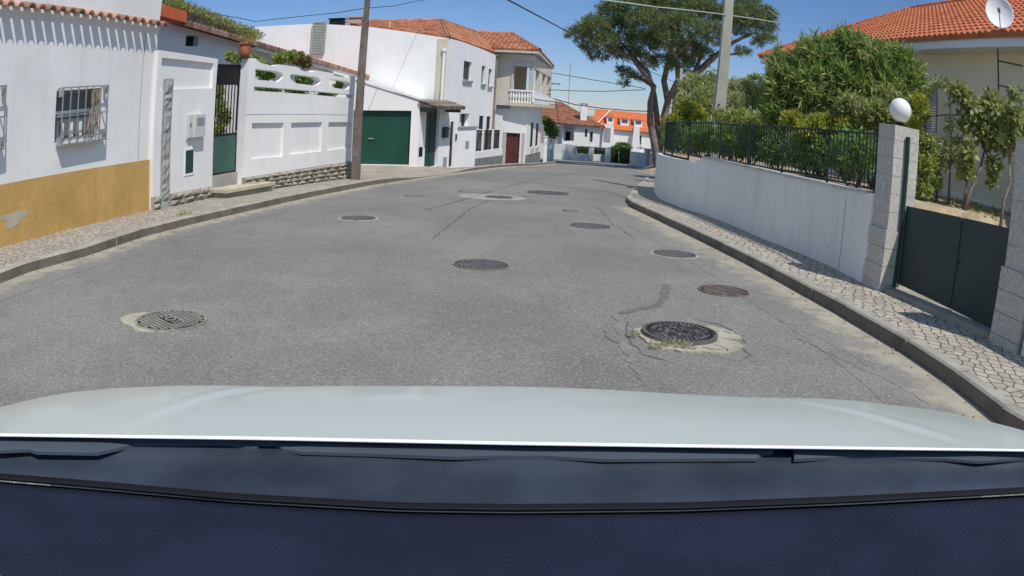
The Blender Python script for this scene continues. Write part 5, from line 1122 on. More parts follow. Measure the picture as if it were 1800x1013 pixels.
mb = MB(); prof = [(rg*math.sin(R(a)), rg-rg*math.cos(R(a))+0.045) for a in range(14, 180, 8)]+[(0.001, 2*rg+0.045)]; mb.lathe(lc_, prof, 28); mb.build('globe', GLOBE, lamp, smooth=True)
# gate leaf
gA, gB = FP1.P(FP1.L+0.03, -0.26, 0), FP2.P(-0.03, -0.26, 0); FGt = Fr(gA, gB)
gtz = [wall_top(G(1563, 503), 1580, 348), wall_top(G(1738, 601), 1770, 395)]
gate = thing('driveway_gate', FGt.P(FGt.L/2, 0, g(7.5)), 'low solid dark green grey sheet metal double gate between the granite pillars', 'gate')
zg0 = g(7.5)+SW+0.11; m_ = FGt.L*0.52
for a, b in ((0.0, m_-0.008), (m_+0.008, FGt.L)):
    mb = MB(); za = gtz[0]+(gtz[1]-gtz[0])*a/FGt.L; zb = gtz[0]+(gtz[1]-gtz[0])*b/FGt.L
    mb.fb(FGt, a, b, -0.012, 0.0, zg0, za, zg0, zb); leafo = mb.build('gate_leaf', GATEM, gate)
    mb = MB()
    for q in ((a, a+0.035), (b-0.035, b)): mb.fb(FGt, q[0], q[1], -0.05, -0.013, zg0, min(za, zb)-0.01)
    mb.fb(FGt, a+0.035, b-0.035, -0.05, -0.013, min(za, zb)-0.05, min(za, zb)-0.01); mb.build('leaf_frame', GATEM, leafo)
mb = MB(); mb.fb(FGt, m_-0.008, m_+0.012, 0.0, 0.012, zg0+0.02, (gtz[0]+gtz[1])/2-0.02); mb.build('meeting_strip', GATEM, gate)
MB().tube([FGt.P(m_+0.06, 0.0, zg0+0.55), FGt.P(m_+0.06, 0.02, zg0+0.55)], 0.014, 8).build('lock', BLACKM, gate)
gp = MB(); q = FGt.P(0.0, 0.05, 0); gp.tube([(q[0], q[1], zg0-0.05), (q[0], q[1], zl-0.12)], 0.03, 10); gp.build('gate_post', mat('bottle_green_post', (0.02, 0.055, 0.045), 0.4), gate)
mb = MB(); mb.fb(FGt, 0, FGt.L, -0.3, 0.22, g(9)-0.1, g(9.0)+SW+0.09, g(6.2)-0.1, g(6.2)+SW+0.09); tag(mb.build('gate_sill', CONC, loc=FGt.P(1, 0, g(7)))
    , 'flush concrete sill strip under the dark sheet metal gate', 'sill')
# wall beyond the right pillar, out of frame mostly
w3 = thing('boundary_wall', (5.2, 3, g(3)), 'short white boundary wall at the lower right edge beyond the last granite pillar', 'wall')
F3 = Fr((rB[0]-pl_dir.x*0.0, rB[1]-0.03), (5.35, -5)); MB().fb(F3, 0.04, F3.L, -0.22, -0.02, g(3)-0.3, 1.0).build('wall', WHITE, w3)

# ------------------------------------------------------------------ garden terrain on the right
yardz = lambda x, y: (0.93-0.03*max(0, y-11)) if y > 9.0 or y < 6.2 else min(0.93, g(y)+SW+0.09+max(0, (x-5.6))*0.42)
def yl(y):
    for a, b in zip(inn, inn[1:]):
        if a[1] <= y <= b[1]: return a[0]+(b[0]-a[0])*(y-a[1])/(b[1]-a[1])-0.08
    return 5.35 if y < 9.3 else inn[-1][0]
drape('garden_ground', yl, lambda y: 34.0, 2.0, rwp[-1][1]+2.6, 0, SOIL, ny=60, nx=22, zf=lambda x, y: yardz(x, y)-(0.0 if y > 9.2 or x > 5.7 else 0.02))
drape('garden_ground', lambda y: 7.0, lambda y: 34.0, rwp[-1][1]+2.6, 50, 0, SOIL, ny=10, nx=6, zf=lambda x, y: yardz(x, y)-(0.6 if x > 7.1 else 2.2))

# ------------------------------------------------------------------ house on the right
XE = 8.95; XW = 9.55
ev = lambda px, py: at_x(px, py, XE)
eN, eM, eF = at_x(1799, 66, XE), at_x(1647, 66, XE), at_x(1332, 90, 8.45)
ZE = (eN.z+eM.z)/2
hC = thing('bungalow', (XW, 15, 0.9), 'beige bungalow with a red clay tile hip roof behind the garden on the right', 'house')
E_near, E_far = Vector((XE+0.03, 4.5, ZE)), Vector((8.5, eF.y, ZE))
FHc = Fr((XW-0.45, E_far.y-0.7), (XW+0.06, 4.9))
def wfar(px, py): return FHc.px(px, py)
wn = pxr(FHc, 1622, 150, 1648, 232)
mb = MB(); mb.holes(FHc, 0, FHc.L, 0.2, ZE-0.12, -0.3, 0, [wn]); mb.fb(FHc, 0, FHc.L, -8, -7.8, 0.2, ZE-0.12); mb.fb(FHc, 0, 0.3, -7.8, -0.3, 0.2, ZE-0.12); mb.build('wall', BEIGE, hC)
wf = MB(); w = 0.05
for q in ((wn[0], wn[0]+w, wn[2], wn[3]), (wn[1]-w, wn[1], wn[2], wn[3]), (wn[0], wn[1], wn[3]-w, wn[3])): wf.fb(FHc, q[0], q[1], -0.12, 0.012, q[2], q[3])
wo = wf.build('window', GREYWIN, hC); mb = MB()
for i in range(int((wn[3]-wn[2]-0.05)/0.06)): mb.fb(FHc, wn[0]+w, wn[1]-w, -0.1, -0.075, wn[2]+i*0.06, wn[2]+i*0.06+0.052)
mb.build('roller_shutter', mat('pale_blue_grey_shutter', (0.42, 0.45, 0.48), 0.5, 0.05, 3), wo)
mb = MB(); mb.fb(FHc, 0, FHc.L, 0.0, 0.14, 0.2, 0.95); mb.build('plinth', WHITE, hC)
# eaves: boxed soffit and fascia following the roof edge
FE = Fr((E_far.x+0.06, E_far.y), (E_near.x+0.06, E_near.y)); 
mb = MB(); mb.fb(FE, 0, FE.L, -0.75, 0.0, ZE-0.24, ZE+0.035); mb.fb(FE, -0.002, 0.7, -8.0, -0.751, ZE-0.24, ZE-0.03); mb.build('eaves', WHITE, hC)
ridN, ridF = Vector((13.4, 4.0, 6.75)), Vector((13.0, 21.5, 6.75))
rf = tile_slope(E_far, E_near, ridF, ridN, tw=0.235, tl=0.37, amp=0.055, nu=7)
Eb = Vector((19, E_far.y, ZE)); q = tile_slope(Eb, E_far, ridF, ridF, tw=0.235, tl=0.37, amp=0.055, nu=4); rf.add(q.v, q.f, q.uv)
ridge_caps(rf, E_far, ridF, 0.12, 0.4); ridge_caps(rf, ridF, ridN, 0.12, 0.4); rfo = rf.build('roof', TILE_RED, hC)
mb = MB(); c = Vector((E_far.x+0.35, E_far.y-0.35, ZE-0.2)); mb.box(c.x-0.14, c.x+0.14, c.y-0.14, c.y+0.14, 0.3, ZE-0.17)
Fb = Fr((c.x+0.14, c.y), (c.x+3.0, c.y)); n = 12; arc = [(0, ZE-0.17), (0, ZE-1.1)]+[(1.0-1.0*math.cos(math.pi/2*i/n), ZE-1.1+0.8*math.sin(math.pi/2*i/n)) for i in range(n+1)]+[(2.8, ZE-0.3), (2.8, ZE-0.17)]
mb.prism(Fb, arc, -0.12, 0.12); mb.build('porch_arch', WHITEG, hC)
# satellite dish on its wall pole
sT = at_x(1751.4, 30, 9.05); sB = at_x(1754.7, 161, 9.05); dish = thing('satellite_dish', (sB.x, (sT.y+sB.y)/2, sB.z), 'white satellite dish on a thin metal pole bracketed to the beige bungalow wall', 'satellite dish')
pol = Vector((sB.x, (sT.y+sB.y)/2, 0)); MB().tube([(pol.x, pol.y, sB.z), (pol.x, pol.y, sT.z+0.1)], 0.02, 8).build('pole', mat('rusty_steel', (0.16, 0.12, 0.10), 0.7, 0.2, 8, metal=0.3), dish)
BRK = mat('rusty_bracket', (0.12, 0.09, 0.08), 0.7)
for z in (at_x(1754, 107, 9.05).z, at_x(1754, 150, 9.05).z): MB().tube([(pol.x, pol.y, z), (XW+0.05, pol.y-0.55, z)], 0.016, 6).build('wall_bracket', BRK, dish)
dc = at_x(1757, 21, 8.85); ax = Vector((-0.62, -0.72, 0.30)).normalized(); M3 = ax.to_track_quat('Z', 'Y').to_matrix()
rd = 0.33; mb = MB(); prof = [(rd*math.sqrt(i/8)+0.001, 0.10*(i/8)) for i in range(9)]; vs = []; fs = []
for sgn, dz in ((1, 0), (1, -0.02)):
    b0_ = len(vs)
    for r_, z in prof:
        for k in range(28): th = 2*math.pi*k/28; vs.append(M3 @ Vector((r_*math.cos(th), r_*1.12*math.sin(th), z-0.10+dz))+dc)
    for i in range(8):
        for k in range(28): fs.append((b0_+i*28+k, b0_+i*28+(k+1) % 28, b0_+(i+1)*28+(k+1) % 28, b0_+(i+1)*28+k))
e = 8*28
for k in range(28): fs.append((e+k, e+(k+1) % 28, 9*28+e+(k+1) % 28, 9*28+e+k))
mb.add(vs, fs); mb.build('dish', WHITE2, dish, smooth=True)
mb = MB(); mb.tube([M3 @ Vector((0, -rd*1.1, -0.02))+dc, M3 @ Vector((0, -rd*0.55, 0.38))+dc], 0.012, 6); mb.tube([M3 @ Vector((0, -rd*0.6, 0.33))+dc, M3 @ Vector((0, -rd*0.45, 0.42))+dc], 0.035, 8); mb.build('receiver_arm', GREYM, dish)
# aerial mast on the far eave
mt0 = at_y(1367, 88, 24); mt1 = at_y(1370, 38, 24); ant = thing('roof_aerial', mt0, 'thin metal aerial mast standing on the left end of the red tile roof', 'aerial')
MB().tube([mt0-Vector((0, 0, 0.4)), (mt0.x, mt0.y, mt1.z)], 0.022, 6).build('mast', GREYM, ant)
MB().tube([(mt0.x-0.35, mt0.y, mt1.z+0.35), (mt0.x+0.1, mt0.y, mt1.z+0.1), (mt0.x, mt0.y, mt1.z-0.1)], 0.012, 5).build('antenna', GREYM, ant)

# ------------------------------------------------------------------ right garden planting
OLE = leafmat('oleander_leaves', [(0.045, 0.10, 0.025), (0.08, 0.155, 0.035), (0.12, 0.19, 0.05), (0.03, 0.065, 0.018), (0.15, 0.20, 0.065), (0.09, 0.13, 0.045)], 0.4, 0.3, 3.1)
YEL = leafmat('yellow_green_leaves', [(0.14, 0.15, 0.02), (0.19, 0.165, 0.015), (0.08, 0.11, 0.015), (0.21, 0.16, 0.02)], gain=3.3)
GREYG = leafmat('grey_green_leaves', [(0.11, 0.16, 0.055), (0.15, 0.21, 0.08), (0.07, 0.11, 0.035)])
VINE = leafmat('vine_leaves', [(0.08, 0.13, 0.03), (0.14, 0.18, 0.05), (0.05, 0.075, 0.02), (0.20, 0.21, 0.08)], gain=3.6)
HLEAF = leafmat('hedge_green_leaves', [(0.035, 0.08, 0.025), (0.06, 0.12, 0.03), (0.02, 0.045, 0.015), (0.12, 0.16, 0.05)], gain=3.8)
yz = lambda x, y: yardz(x, y)
b = px_blobs([(1395, 150, 38, 34, 14.6), (1440, 112, 40, 34, 14.4), (1490, 95, 32, 30, 14.2), (1525, 115, 42, 36, 14.0), (1580, 125, 36, 34, 13.6), (1600, 160, 24, 30, 13.4), (1378, 190, 30, 36, 14.6), (1430, 165, 44, 40, 14.2), (1500, 160, 50, 44, 14.0), (1560, 170, 44, 40, 13.5), (1370, 120, 16, 22, 14.8), (1480, 72, 14, 14, 14.2), (1365, 215, 20, 20, 14.4)], None)
shrub('oleander', 'large oleander bush with long green leaves in front of the beige bungalow', 'shrub', b, 0, 0.24, 0.034, OLE, (b[8][0][0], b[8][0][1], 0.85), 0.72, ros=(1500, 14), twigs=13, trunk=0.035)
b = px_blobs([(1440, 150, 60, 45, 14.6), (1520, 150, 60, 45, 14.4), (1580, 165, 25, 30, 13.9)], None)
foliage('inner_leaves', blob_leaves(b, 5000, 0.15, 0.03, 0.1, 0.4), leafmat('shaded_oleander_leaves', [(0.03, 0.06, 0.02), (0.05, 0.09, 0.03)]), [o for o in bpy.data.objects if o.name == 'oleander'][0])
b = px_blobs([(1517, 98, 12, 7, 13.4)], None)
tag(foliage('oleander_flowers', blob_leaves(b, 120, 0.07, 0.045, 0.2), leafmat('orange_petals', [(0.5, 0.2, 0.03), (0.6, 0.3, 0.06)]), [o for o in bpy.data.objects if o.name == 'oleander'][0]), '', ''); 
for o in list(bpy.data.objects):
    if o.name.startswith('oleander_flowers'):
        del o['label']; del o['category']
b = px_blobs([(1400, 212, 26, 12, 12.8), (1450, 220, 30, 16, 12.4), (1500, 228, 32, 18, 12.0), (1425, 232, 26, 14, 12.4)], None)
shrub('shrub', 'golden yellow shrub rising just behind the railing below the oleander', 'shrub', b, 5200, 0.10, 0.035, YEL, (b[1][0][0], b[1][0][1], 0.85), 0.35, clump=9)
b = px_blobs([(1540, 205, 34, 30, 11.6), (1500, 190, 34, 26, 12.2), (1560, 180, 26, 26, 11.8), (1600, 205, 20, 30, 11.2)], None)
shrub('shrub', 'broad leaved green shrub beside and behind the globe lamp', 'shrub', b, 5200, 0.11, 0.05, VINE, (b[0][0][0], b[0][0][1], 0.85), 0.3, clump=9)
b = px_blobs([(1618, 190, 16, 28, 10.8), (1606, 235, 12, 30, 10.6), (1602, 285, 10, 40, 10.4)], None)
shrub('climbing_vine', 'yellow brown creeper hanging down the right side of the lamp pillar', 'climbing plant', b, 1700, 0.085, 0.04, YEL, (b[1][0][0], b[1][0][1], 0.85), 0.3, clump=8)
# hedge plants behind the railing: individual bushes
lab = ['dark green hedge bush behind the near end of the railing beside the lamp pillar', 'leafy hedge bush behind the railing below the golden shrub', 'dense hedge bush behind the middle of the railing', 'hedge bush with gaps behind the middle far part of the railing', 'dark hedge bush behind the far part of the railing near the concrete pole', 'hedge bush behind the railing to the left of the concrete pole', 'last dark hedge bush at the far left end of the railing']
hx = [(1505, 268, 45, 42, 10.8), (1430, 262, 42, 36, 12.6), (1372, 258, 34, 32, 14.2), (1322, 250, 30, 30, 15.8), (1282, 246, 28, 28, 17.2), (1235, 242, 28, 28, 19.0), (1192, 242, 26, 26, 21.2)]
for i, (h, l_) in enumerate(zip(hx, lab)):
    bb = px_blobs([h, (h[0]-h[2]*0.5, h[1]+8, h[2]*0.6, h[3]*0.7, h[4]+0.4), (h[0]+h[2]*0.5, h[1]+4, h[2]*0.6, h[3]*0.8, h[4]-0.4)], None)
    shrub('hedge_bush', l_, 'shrub', bb, 3400, 0.085, 0.035, HLEAF, (bb[0][0][0], bb[0][0][1], yz(6, h[4])-0.1), 0.3, group='hedge bushes behind the railing', clump=8, twigs=3)
b = px_blobs([(1195, 215, 26, 14, 22), (1212, 198, 22, 16, 22), (1230, 212, 16, 12, 21.5), (1180, 230, 16, 10, 22.5)], None)
shrub('shrub', 'bright yellow green shrub at the far end of the railing left of the concrete pole', 'shrub', b, 3200, 0.14, 0.055, YEL, (b[1][0][0], 22, 0.4), 0.35, clump=8)
b = px_blobs([(1222, 160, 28, 34, 30), (1248, 150, 18, 26, 30), (1205, 185, 20, 22, 29), (1240, 180, 26, 26, 29)], None)
shrub('broadleaf_tree', 'round grey green tree left of the tall concrete pole', 'tree', b, 5200, 0.14, 0.07, GREYG, (b[0][0][0], 30, 0.1), 0.35, trunk=0.09, clump=9)
b = px_blobs([(1305, 165, 32, 26, 27), (1340, 175, 24, 24, 26), (1290, 190, 24, 28, 26), (1330, 150, 18, 16, 27)], None)
shrub('broadleaf_tree', 'pale grey green tree right of the tall concrete pole', 'tree', b, 5200, 0.14, 0.06, GREYG, (b[0][0][0], 27, 0.2), 0.35, trunk=0.08, clump=9)
b = px_blobs([(1300, 212, 30, 18, 17.5), (1335, 214, 26, 16, 16.5), (1265, 206, 10, 12, 18)], None)
shrub('shrub', 'bright green shrub showing above the railing right of the concrete pole', 'shrub', b, 3000, 0.11, 0.045, BRIGHT, (b[0][0][0], 17.5, 0.6), 0.3, clump=8)
# small vine trees behind the gate
def vtree(label, pts, rad, blobs, n, mt, L=0.115, Wd=0.07):
    P = [at_y(*p) for p in pts]; base = P[0].copy(); base.z = yz(base.x, base.y)-0.05; P[0] = base
    t = thing('small_tree', base, label, 'tree', 'young trees behind the sheet gate'); bb = px_blobs(blobs, None)
    ps = [(P, (rad, rad*0.45))]+[([P[-1], P[-1].lerp(Vector(c), 0.55)+Vector((0, 0, 0.08)), Vector(c)], (rad*0.45, 0.008)) for c, r_ in bb]; bb = [(c, (r_[0]*1.15, r_[1]*1.4, r_[2]*1.1)) for c, r_ in bb]
    stems('trunk', t, ps, BARK); foliage('crown', blob_leaves(bb, int(n*0.95), L, Wd, 0.15, -0.35, 1.2), mt, t); return t
vtree('small leafy tree with a leaning trunk behind the middle of the sheet gate', [(1695, 374, 9.6), (1704, 340, 9.6), (1722, 300, 9.7), (1731, 262, 9.8)], 0.045,
      [(1735, 235, 24, 24, 9.8), (1712, 195, 26, 22, 10.0), (1690, 165, 20, 14, 10.1), (1675, 155, 14, 9, 10.1), (1760, 200, 26, 24, 9.6), (1740, 175, 18, 14, 9.9), (1700, 215, 16, 14, 10), (1765, 250, 20, 22, 9.5), (1748, 290, 12, 14, 9.6), (1745, 315, 8, 12, 9.6), (1655, 146, 14, 5, 10.1), (1682, 150, 10, 6, 10.1), (1785, 165, 12, 10, 9.4), (1795, 215, 10, 20, 9.3)], 2600, VINE)
vtree('slender young tree in front of the bungalow window behind the gate', [(1668, 352, 10.2), (1669, 318, 10.2), (1671, 290, 10.2)], 0.03,
      [(1665, 265, 18, 22, 10.2), (1650, 285, 18, 16, 10.3), (1685, 250, 14, 10, 10.2), (1671, 220, 6, 18, 10.2), (1670, 180, 5, 6, 10.2), (1690, 285, 14, 10, 10.1)], 1000, GREYG, 0.09, 0.03)
vtree('bright green young tree next to the lamp pillar behind the gate', [(1646, 350, 10.4), (1648, 330, 10.4), (1652, 308, 10.4)], 0.03,
      [(1632, 255, 14, 18, 10.4), (1628, 290, 16, 22, 10.3), (1638, 320, 16, 16, 10.3), (1622, 330, 12, 16, 10.2)], 1500, BRIGHT, 0.11, 0.05)
vtree('thin bare trunk sapling with a few leaves left of the leaning tree', [(1692, 372, 9.7), (1698, 330, 9.7), (1703, 290, 9.7)], 0.028,
      [(1702, 270, 12, 14, 9.7), (1697, 300, 12, 12, 9.7), (1705, 245, 4, 6, 9.7)], 420, VINE)
vtree('dark stemmed vine rising against the right granite pillar behind the gate', [(1757, 388, 7.6), (1765, 350, 7.7), (1776, 320, 7.7), (1774, 290, 7.8)], 0.035,
      [(1775, 240, 14, 16, 7.9), (1770, 210, 12, 12, 8.0), (1782, 200, 10, 16, 7.8)], 500, VINE)
mb = MB(); mb.tube([at_y(1612, 208, 10.6), at_y(1660, 202, 10.5), at_y(1705, 203, 10.2)], 0.012, 5); tag(mb.build('training_wire', TWIG, loc=at_y(1612, 208, 10.6)), 'thin horizontal branch rail carrying the vine across the bungalow wall', 'branch')
gl = rng.random((900, 3)); Cg = np.stack([7+gl[:, 0]*3, 7.5+gl[:, 1]*5, 0*gl[:, 0]], 1); Cg[:, 2] = [yz(x, y)+0.01 for x, y in Cg[:, :2]]
Dg = rng.normal(size=(900, 3))*[1, 1, .25]; Dg /= np.linalg.norm(Dg, axis=1)[:, None]; V_, F_ = leaf_geo(Cg, Dg, 0.10, 0.04); o = np_mesh('fallen_leaves', V_, F_, DRY); o['kind'] = 'stuff'
# ------------------------------------------------------------------ stone pine
PB = at_y(1158, 288, 48); PB.z = g(48)-0.1
pine = thing('stone_pine', PB, 'huge umbrella shaped stone pine with several leaning trunks behind the retaining wall', 'tree')
NEED = leafmat('pine_needles', [(0.030, 0.046, 0.022), (0.052, 0.072, 0.032), (0.076, 0.096, 0.044), (0.018, 0.027, 0.016)], 0.6, 0.3, 3.3)
def P_(x, y, d=0): return at_y(x, y, 48+d)
st = [([PB, P_(1150, 250), P_(1143, 215), P_(1143, 180), P_(1150, 152), P_(1135, 135, -1), P_(1112, 104, -1.5)], (0.28, 0.11)),
      ([PB+Vector((0.3, 0.2, 0)), P_(1158, 240, .5), P_(1154, 200, .5), P_(1150, 165, .8), P_(1141, 130, 1), P_(1120, 90, 1)], (0.26, 0.10)),
      ([PB+Vector((0.9, 0, 0)), P_(1170, 235), P_(1168, 205), P_(1174, 178), P_(1167, 142), P_(1176, 105), P_(1182, 60)], (0.32, 0.14)),
      ([PB+Vector((1.2, 0.6, 0)), P_(1182, 240, 1), P_(1186, 195, 1), P_(1188, 155, 1), P_(1222, 125, 1), P_(1238, 84, 1)], (0.30, 0.12)),
      ([P_(1188, 155, 1), P_(1232, 122, 1), P_(1258, 98, .5), P_(1290, 74), P_(1325, 58)], (0.3, 0.08)),
      ([P_(1258, 98, .5), P_(1285, 96), P_(1305, 92)], (0.12, 0.05)),
      ([P_(1150, 152), P_(1120, 135), P_(1100, 135)], (0.16, 0.06)),
      ([P_(1174, 178), P_(1192, 140, -1.5), P_(1188, 100, -2), P_(1170, 70, -3)], (0.22, 0.08)),
      ([P_(1176, 105), P_(1205, 80, -2), P_(1225, 55, -3)], (0.16, 0.07)),
      ([P_(1112, 104, -1.5), P_(1080, 85, -2), P_(1045, 70, -2)], (0.13, 0.05)),
      ([P_(1141, 130, 1), P_(1105, 90, 2), P_(1080, 60, 2)], (0.14, 0.05)),
      ([P_(1182, 60), P_(1200, 30), P_(1240, 15)], (0.18, 0.06)), ([P_(1182, 60), P_(1150, 40), P_(1110, 35)], (0.16, 0.06))]
for s_, r_ in st[:4]: stems('trunk', pine, [(s_, r_)], BARK)
for s_, r_ in st[4:]: stems('limb', pine, [(s_, r_)], BARK)
pb = [(1022, 62, 30, 22, 0), (1045, 45, 30, 24, -2), (1060, 75, 32, 24, -2), (1085, 50, 36, 30, 0), (1075, 20, 30, 24, 1), (1095, 92, 28, 18, -1), (1110, 15, 40, 28, -2), (1140, 40, 40, 32, -3), (1130, 75, 36, 26, -2), (1165, 15, 40, 26, 0), (1170, 70, 34, 28, -3), (1200, 45, 42, 34, -3), (1215, 85, 34, 22, -1), (1195, 105, 28, 16, 0), (1240, 20, 44, 28, -1), (1255, 60, 36, 28, -2), (1235, 95, 24, 16, 1), (1285, 25, 36, 26, -1), (1300, 48, 34, 20, 0), (1320, 25, 32, 24, 0), (1345, 45, 24, 22, 1), (1350, 25, 20, 18, 1), (1345, 68, 22, 12, 0), (1332, 76, 14, 8, 0), (1306, 90, 16, 10, 0), (1120, -15, 46, 26, 0), (1190, -20, 50, 26, 0), (1260, -15, 46, 24, 0), (1310, 0, 34, 20, 1), (1150, 5, 40, 22, 5), (1225, 12, 46, 24, 5), (1100, 127, 14, 10, -1), (1092, 122, 10, 7, -1), (1118, 134, 14, 8, 0), (1097, 146, 10, 7, 0), (1160, 105, 22, 10, -1), (1145, 112, 16, 9, 1), (1185, 118, 20, 9, -2), (1212, 112, 18, 9, 2), (1205, 128, 12, 6, 0), (1130, 100, 20, 10, 3), (1050, 98, 22, 10, 0), (1030, 84, 18, 8, 0)]
bl = px_blobs([(x, y, rx, ry, 48+d) for x, y, rx, ry, d in pb], None)
foliage('crown', rosettes([(c, (r_[0]*0.8, r_[1]*0.8, r_[2]*0.66)) for c, r_ in bl], 8200, 9, 0.30, 0.04, 0.55), NEED, pine)
foliage('inner_needles', blob_leaves([(c, (r_[0]*0.7, r_[1]*0.7, r_[2]*0.55)) for c, r_ in bl], 2500, 0.3, 0.05, 0.2, 0.2, clump=10), NEED, pine)

# ------------------------------------------------------------------ poles, wires, lamps behind
pbz = G(625, 316, SW)
ptop = at_y(650, -60, pbz.y); pole = thing('utility_pole', (pbz.x, pbz.y, pbz.z-0.02), 'dark weathered utility pole at the kerb in front of the green garage', 'utility pole')
mb = MB(); zt_ = 8.2; lean = (at_y(646, 0, pbz.y).x-pbz.x)/(at_y(646, 0, pbz.y).z-pbz.z)
w0, w1_ = 0.17, 0.115
def prof_pole(mb, x, y, z0, z1, a0, a1, lean, dw=0.6):
    vs = []
    for z, a in ((z0, a0), (z1, a1)):
        cx = x+lean*(z-z0); vs += [(cx-a, y-a*dw, z), (cx+a, y-a*dw, z), (cx+a, y+a*dw, z), (cx-a, y+a*dw, z)]
    mb.hexa(vs)
prof_pole(mb, pbz.x, pbz.y, pbz.z-0.3, pbz.z+4.3, 0.115, 0.088, lean); x1 = pbz.x+lean*4.6; prof_pole(mb, x1, pbz.y, pbz.z+4.3, zt_, 0.072, 0.066, lean)
mb.build('shaft', POLEW, pole)
for i in range(9):
    z = pbz.z+0.6+i*0.75; c = (pbz.x+lean*(z-pbz.z), pbz.y); MB().tube([(c[0]-0.03, c[1]-0.085, z), (c[0]-0.03, c[1]-0.04, z)], 0.014, 6).build('bolt', BLACKM, pole)
ccb, cct = at_y(1262, 211, 20.5), at_y(1281, 0, 20.5)
cpole = thing('utility_pole', (ccb.x, 20.5, 0.3), 'tall pale concrete utility pole rising from the garden behind the railing', 'utility pole')
lean2 = (cct.x-ccb.x)/(cct.z-ccb.z); mb = MB(); prof_pole(mb, ccb.x-lean2*(ccb.z-0.3), 20.5, 0.3, 9.0, 0.17, 0.10, lean2, 0.8); mb.build('shaft', POLEC, cpole)
c = at_y(1264, 184, 20.35); MB().tube([(c.x, c.y-0.02, c.z), (c.x, c.y+0.1, c.z)], 0.025, 8).build('bolt', BLACKM, cpole)
s0, s1 = at_y(1192, 205, 40), at_y(1194.5, 120, 40)
sp_l = thing('utility_pole', (s0.x, 40, g(40)), 'thin pale concrete pole in front of the pine trunks', 'utility pole'); mb = MB(); prof_pole(mb, s0.x, 40, g(40), s1.z, 0.11, 0.075, 0.012); mb.build('shaft', POLEC, sp_l)
# mast behind the far house
m0, m1 = at_y(998, 185, 80), at_y(1003, 112, 80); ma = thing('aerial_mast', (m0.x, 80, -2.6), 'very thin tall aerial mast behind the brown roofed house', 'aerial'); MB().tube([(m0.x, 80, -2.6), (m1.x, 80, m1.z)], 0.035, 5).build('mast', GREYM, ma); MB().tube([(m1.x, 80, m1.z-0.1), (m1.x+1.5, 80, m1.z-0.05)], 0.02, 5).build('antenna', GREYM, ma)
# second globe lamp by the far end of the curved wall
q = at_y(1190, 205, 26.5); rr = 7.2*0.00076*27
l2 = thing('globe_lamp', (q.x, 26.5, q.z-rr), 'small round globe lamp among the shrubs at the far end of the curved wall', 'lamp')
mb = MB(); mb.lathe((q.x, 26.5, q.z-rr), [(rr*math.sin(R(a)), rr-rr*math.cos(R(a))) for a in range(14, 180, 12)]+[(0.001, 2*rr)], 20); mb.build('globe', GLOBE, l2, smooth=True)
mb = MB(); mb.tube([(q.x, 26.5, q.z-rr-2.2), (q.x, 26.5, q.z-rr+0.01)], 0.05, 8); mb.build('lamp_post', WHITE2, l2)
gpst = at_y(1183, 218, 26.2); mb = post((gpst.x, 26.6), 0.4, -1.0, gpst.z, WHITE2); tag(mb.build('gate_pillar', WHITE2, loc=(gpst.x, 26.6, -1)), 'white capped gate pillar half hidden by shrubs at the far end of the curved wall', 'gate pillar')
def wire(name, label, pts, r_, mt=WIRE, group='overhead cables'):
    P = []
    for a, b in zip(pts, pts[1:]):
        a, b = Vector(a), Vector(b)
        for i in range(9):
            t = i/8; p = a.lerp(b, t); p.z -= 0.0*4*t*(1-t); P.append(p)
    return tag(MB().tube(P, r_, 5).build(name, mt, loc=tuple(P[0])), label, 'cable', group)
py_ = pbz.y
wire('overhead_cable', 'thick black cable crossing the dark pole from the upper left roofs', [at_y(365, 22, 19.5), at_y(430, 34, 20), at_y(449, 38, 20.3), at_y(520, 30, 20.6), at_y(590, 23, 21), at_y(641, 15, py_), at_y(690, 11, 23), at_y(745, 0, 27), at_y(800, -14, 32)], 0.011)
wire('overhead_cable', 'dark cable running from the top centre down across the pine to the thin pole', [at_y(885, -4, 12), at_y(940, 25, 14), at_y(990, 52, 17), at_y(1050, 82, 22), at_y(1120, 116, 29), at_y(1193, 148, 39.9)], 0.014)
wire('overhead_cable', 'pale cable stretched across the pine past the concrete pole to the roof aerial', [at_y(1060, 0, 15), at_y(1150, 12, 17), at_y(1276, 26, 20.4), at_y(1368, 40, 24)], 0.014, WIREL)
wire('overhead_cable', 'low cable sagging across the sky from the balcony building to the pine, lowest', [at_y(966, 172, 48), at_y(1010, 184, 48), at_y(1060, 191, 47), at_y(1110, 195, 46), at_y(1145, 196, 45)], 0.03)
wire('overhead_cable', 'nearly level cable between the balcony building and the pine, middle one', [at_y(965, 158, 48), at_y(1010, 160, 48), at_y(1060, 161, 47), at_y(1134, 158, 46)], 0.022)
wire('overhead_cable', 'sloping cable between the balcony building and the pine, highest of the three', [at_y(968, 128, 48), at_y(1050, 142, 47), at_y(1135, 156, 46)], 0.02)
# street light on the balcony corner
q = at_y(968, 147, 47.5); sl_ = thing('street_light', q, 'small street light arm beside the balcony of the beige building', 'street light')
MB().tube([q+Vector((-0.8, 0, -0.25)), q+Vector((-0.3, 0, 0)), q+Vector((0.25, 0, 0.0))], 0.03, 6).build('arm', GREYM, sl_); mb = MB(); mb.box(q.x+0.1, q.x+0.6, q.y-0.1, q.y+0.1, q.z-0.05, q.z+0.05); mb.build('lamp_head', GREYM, sl_)

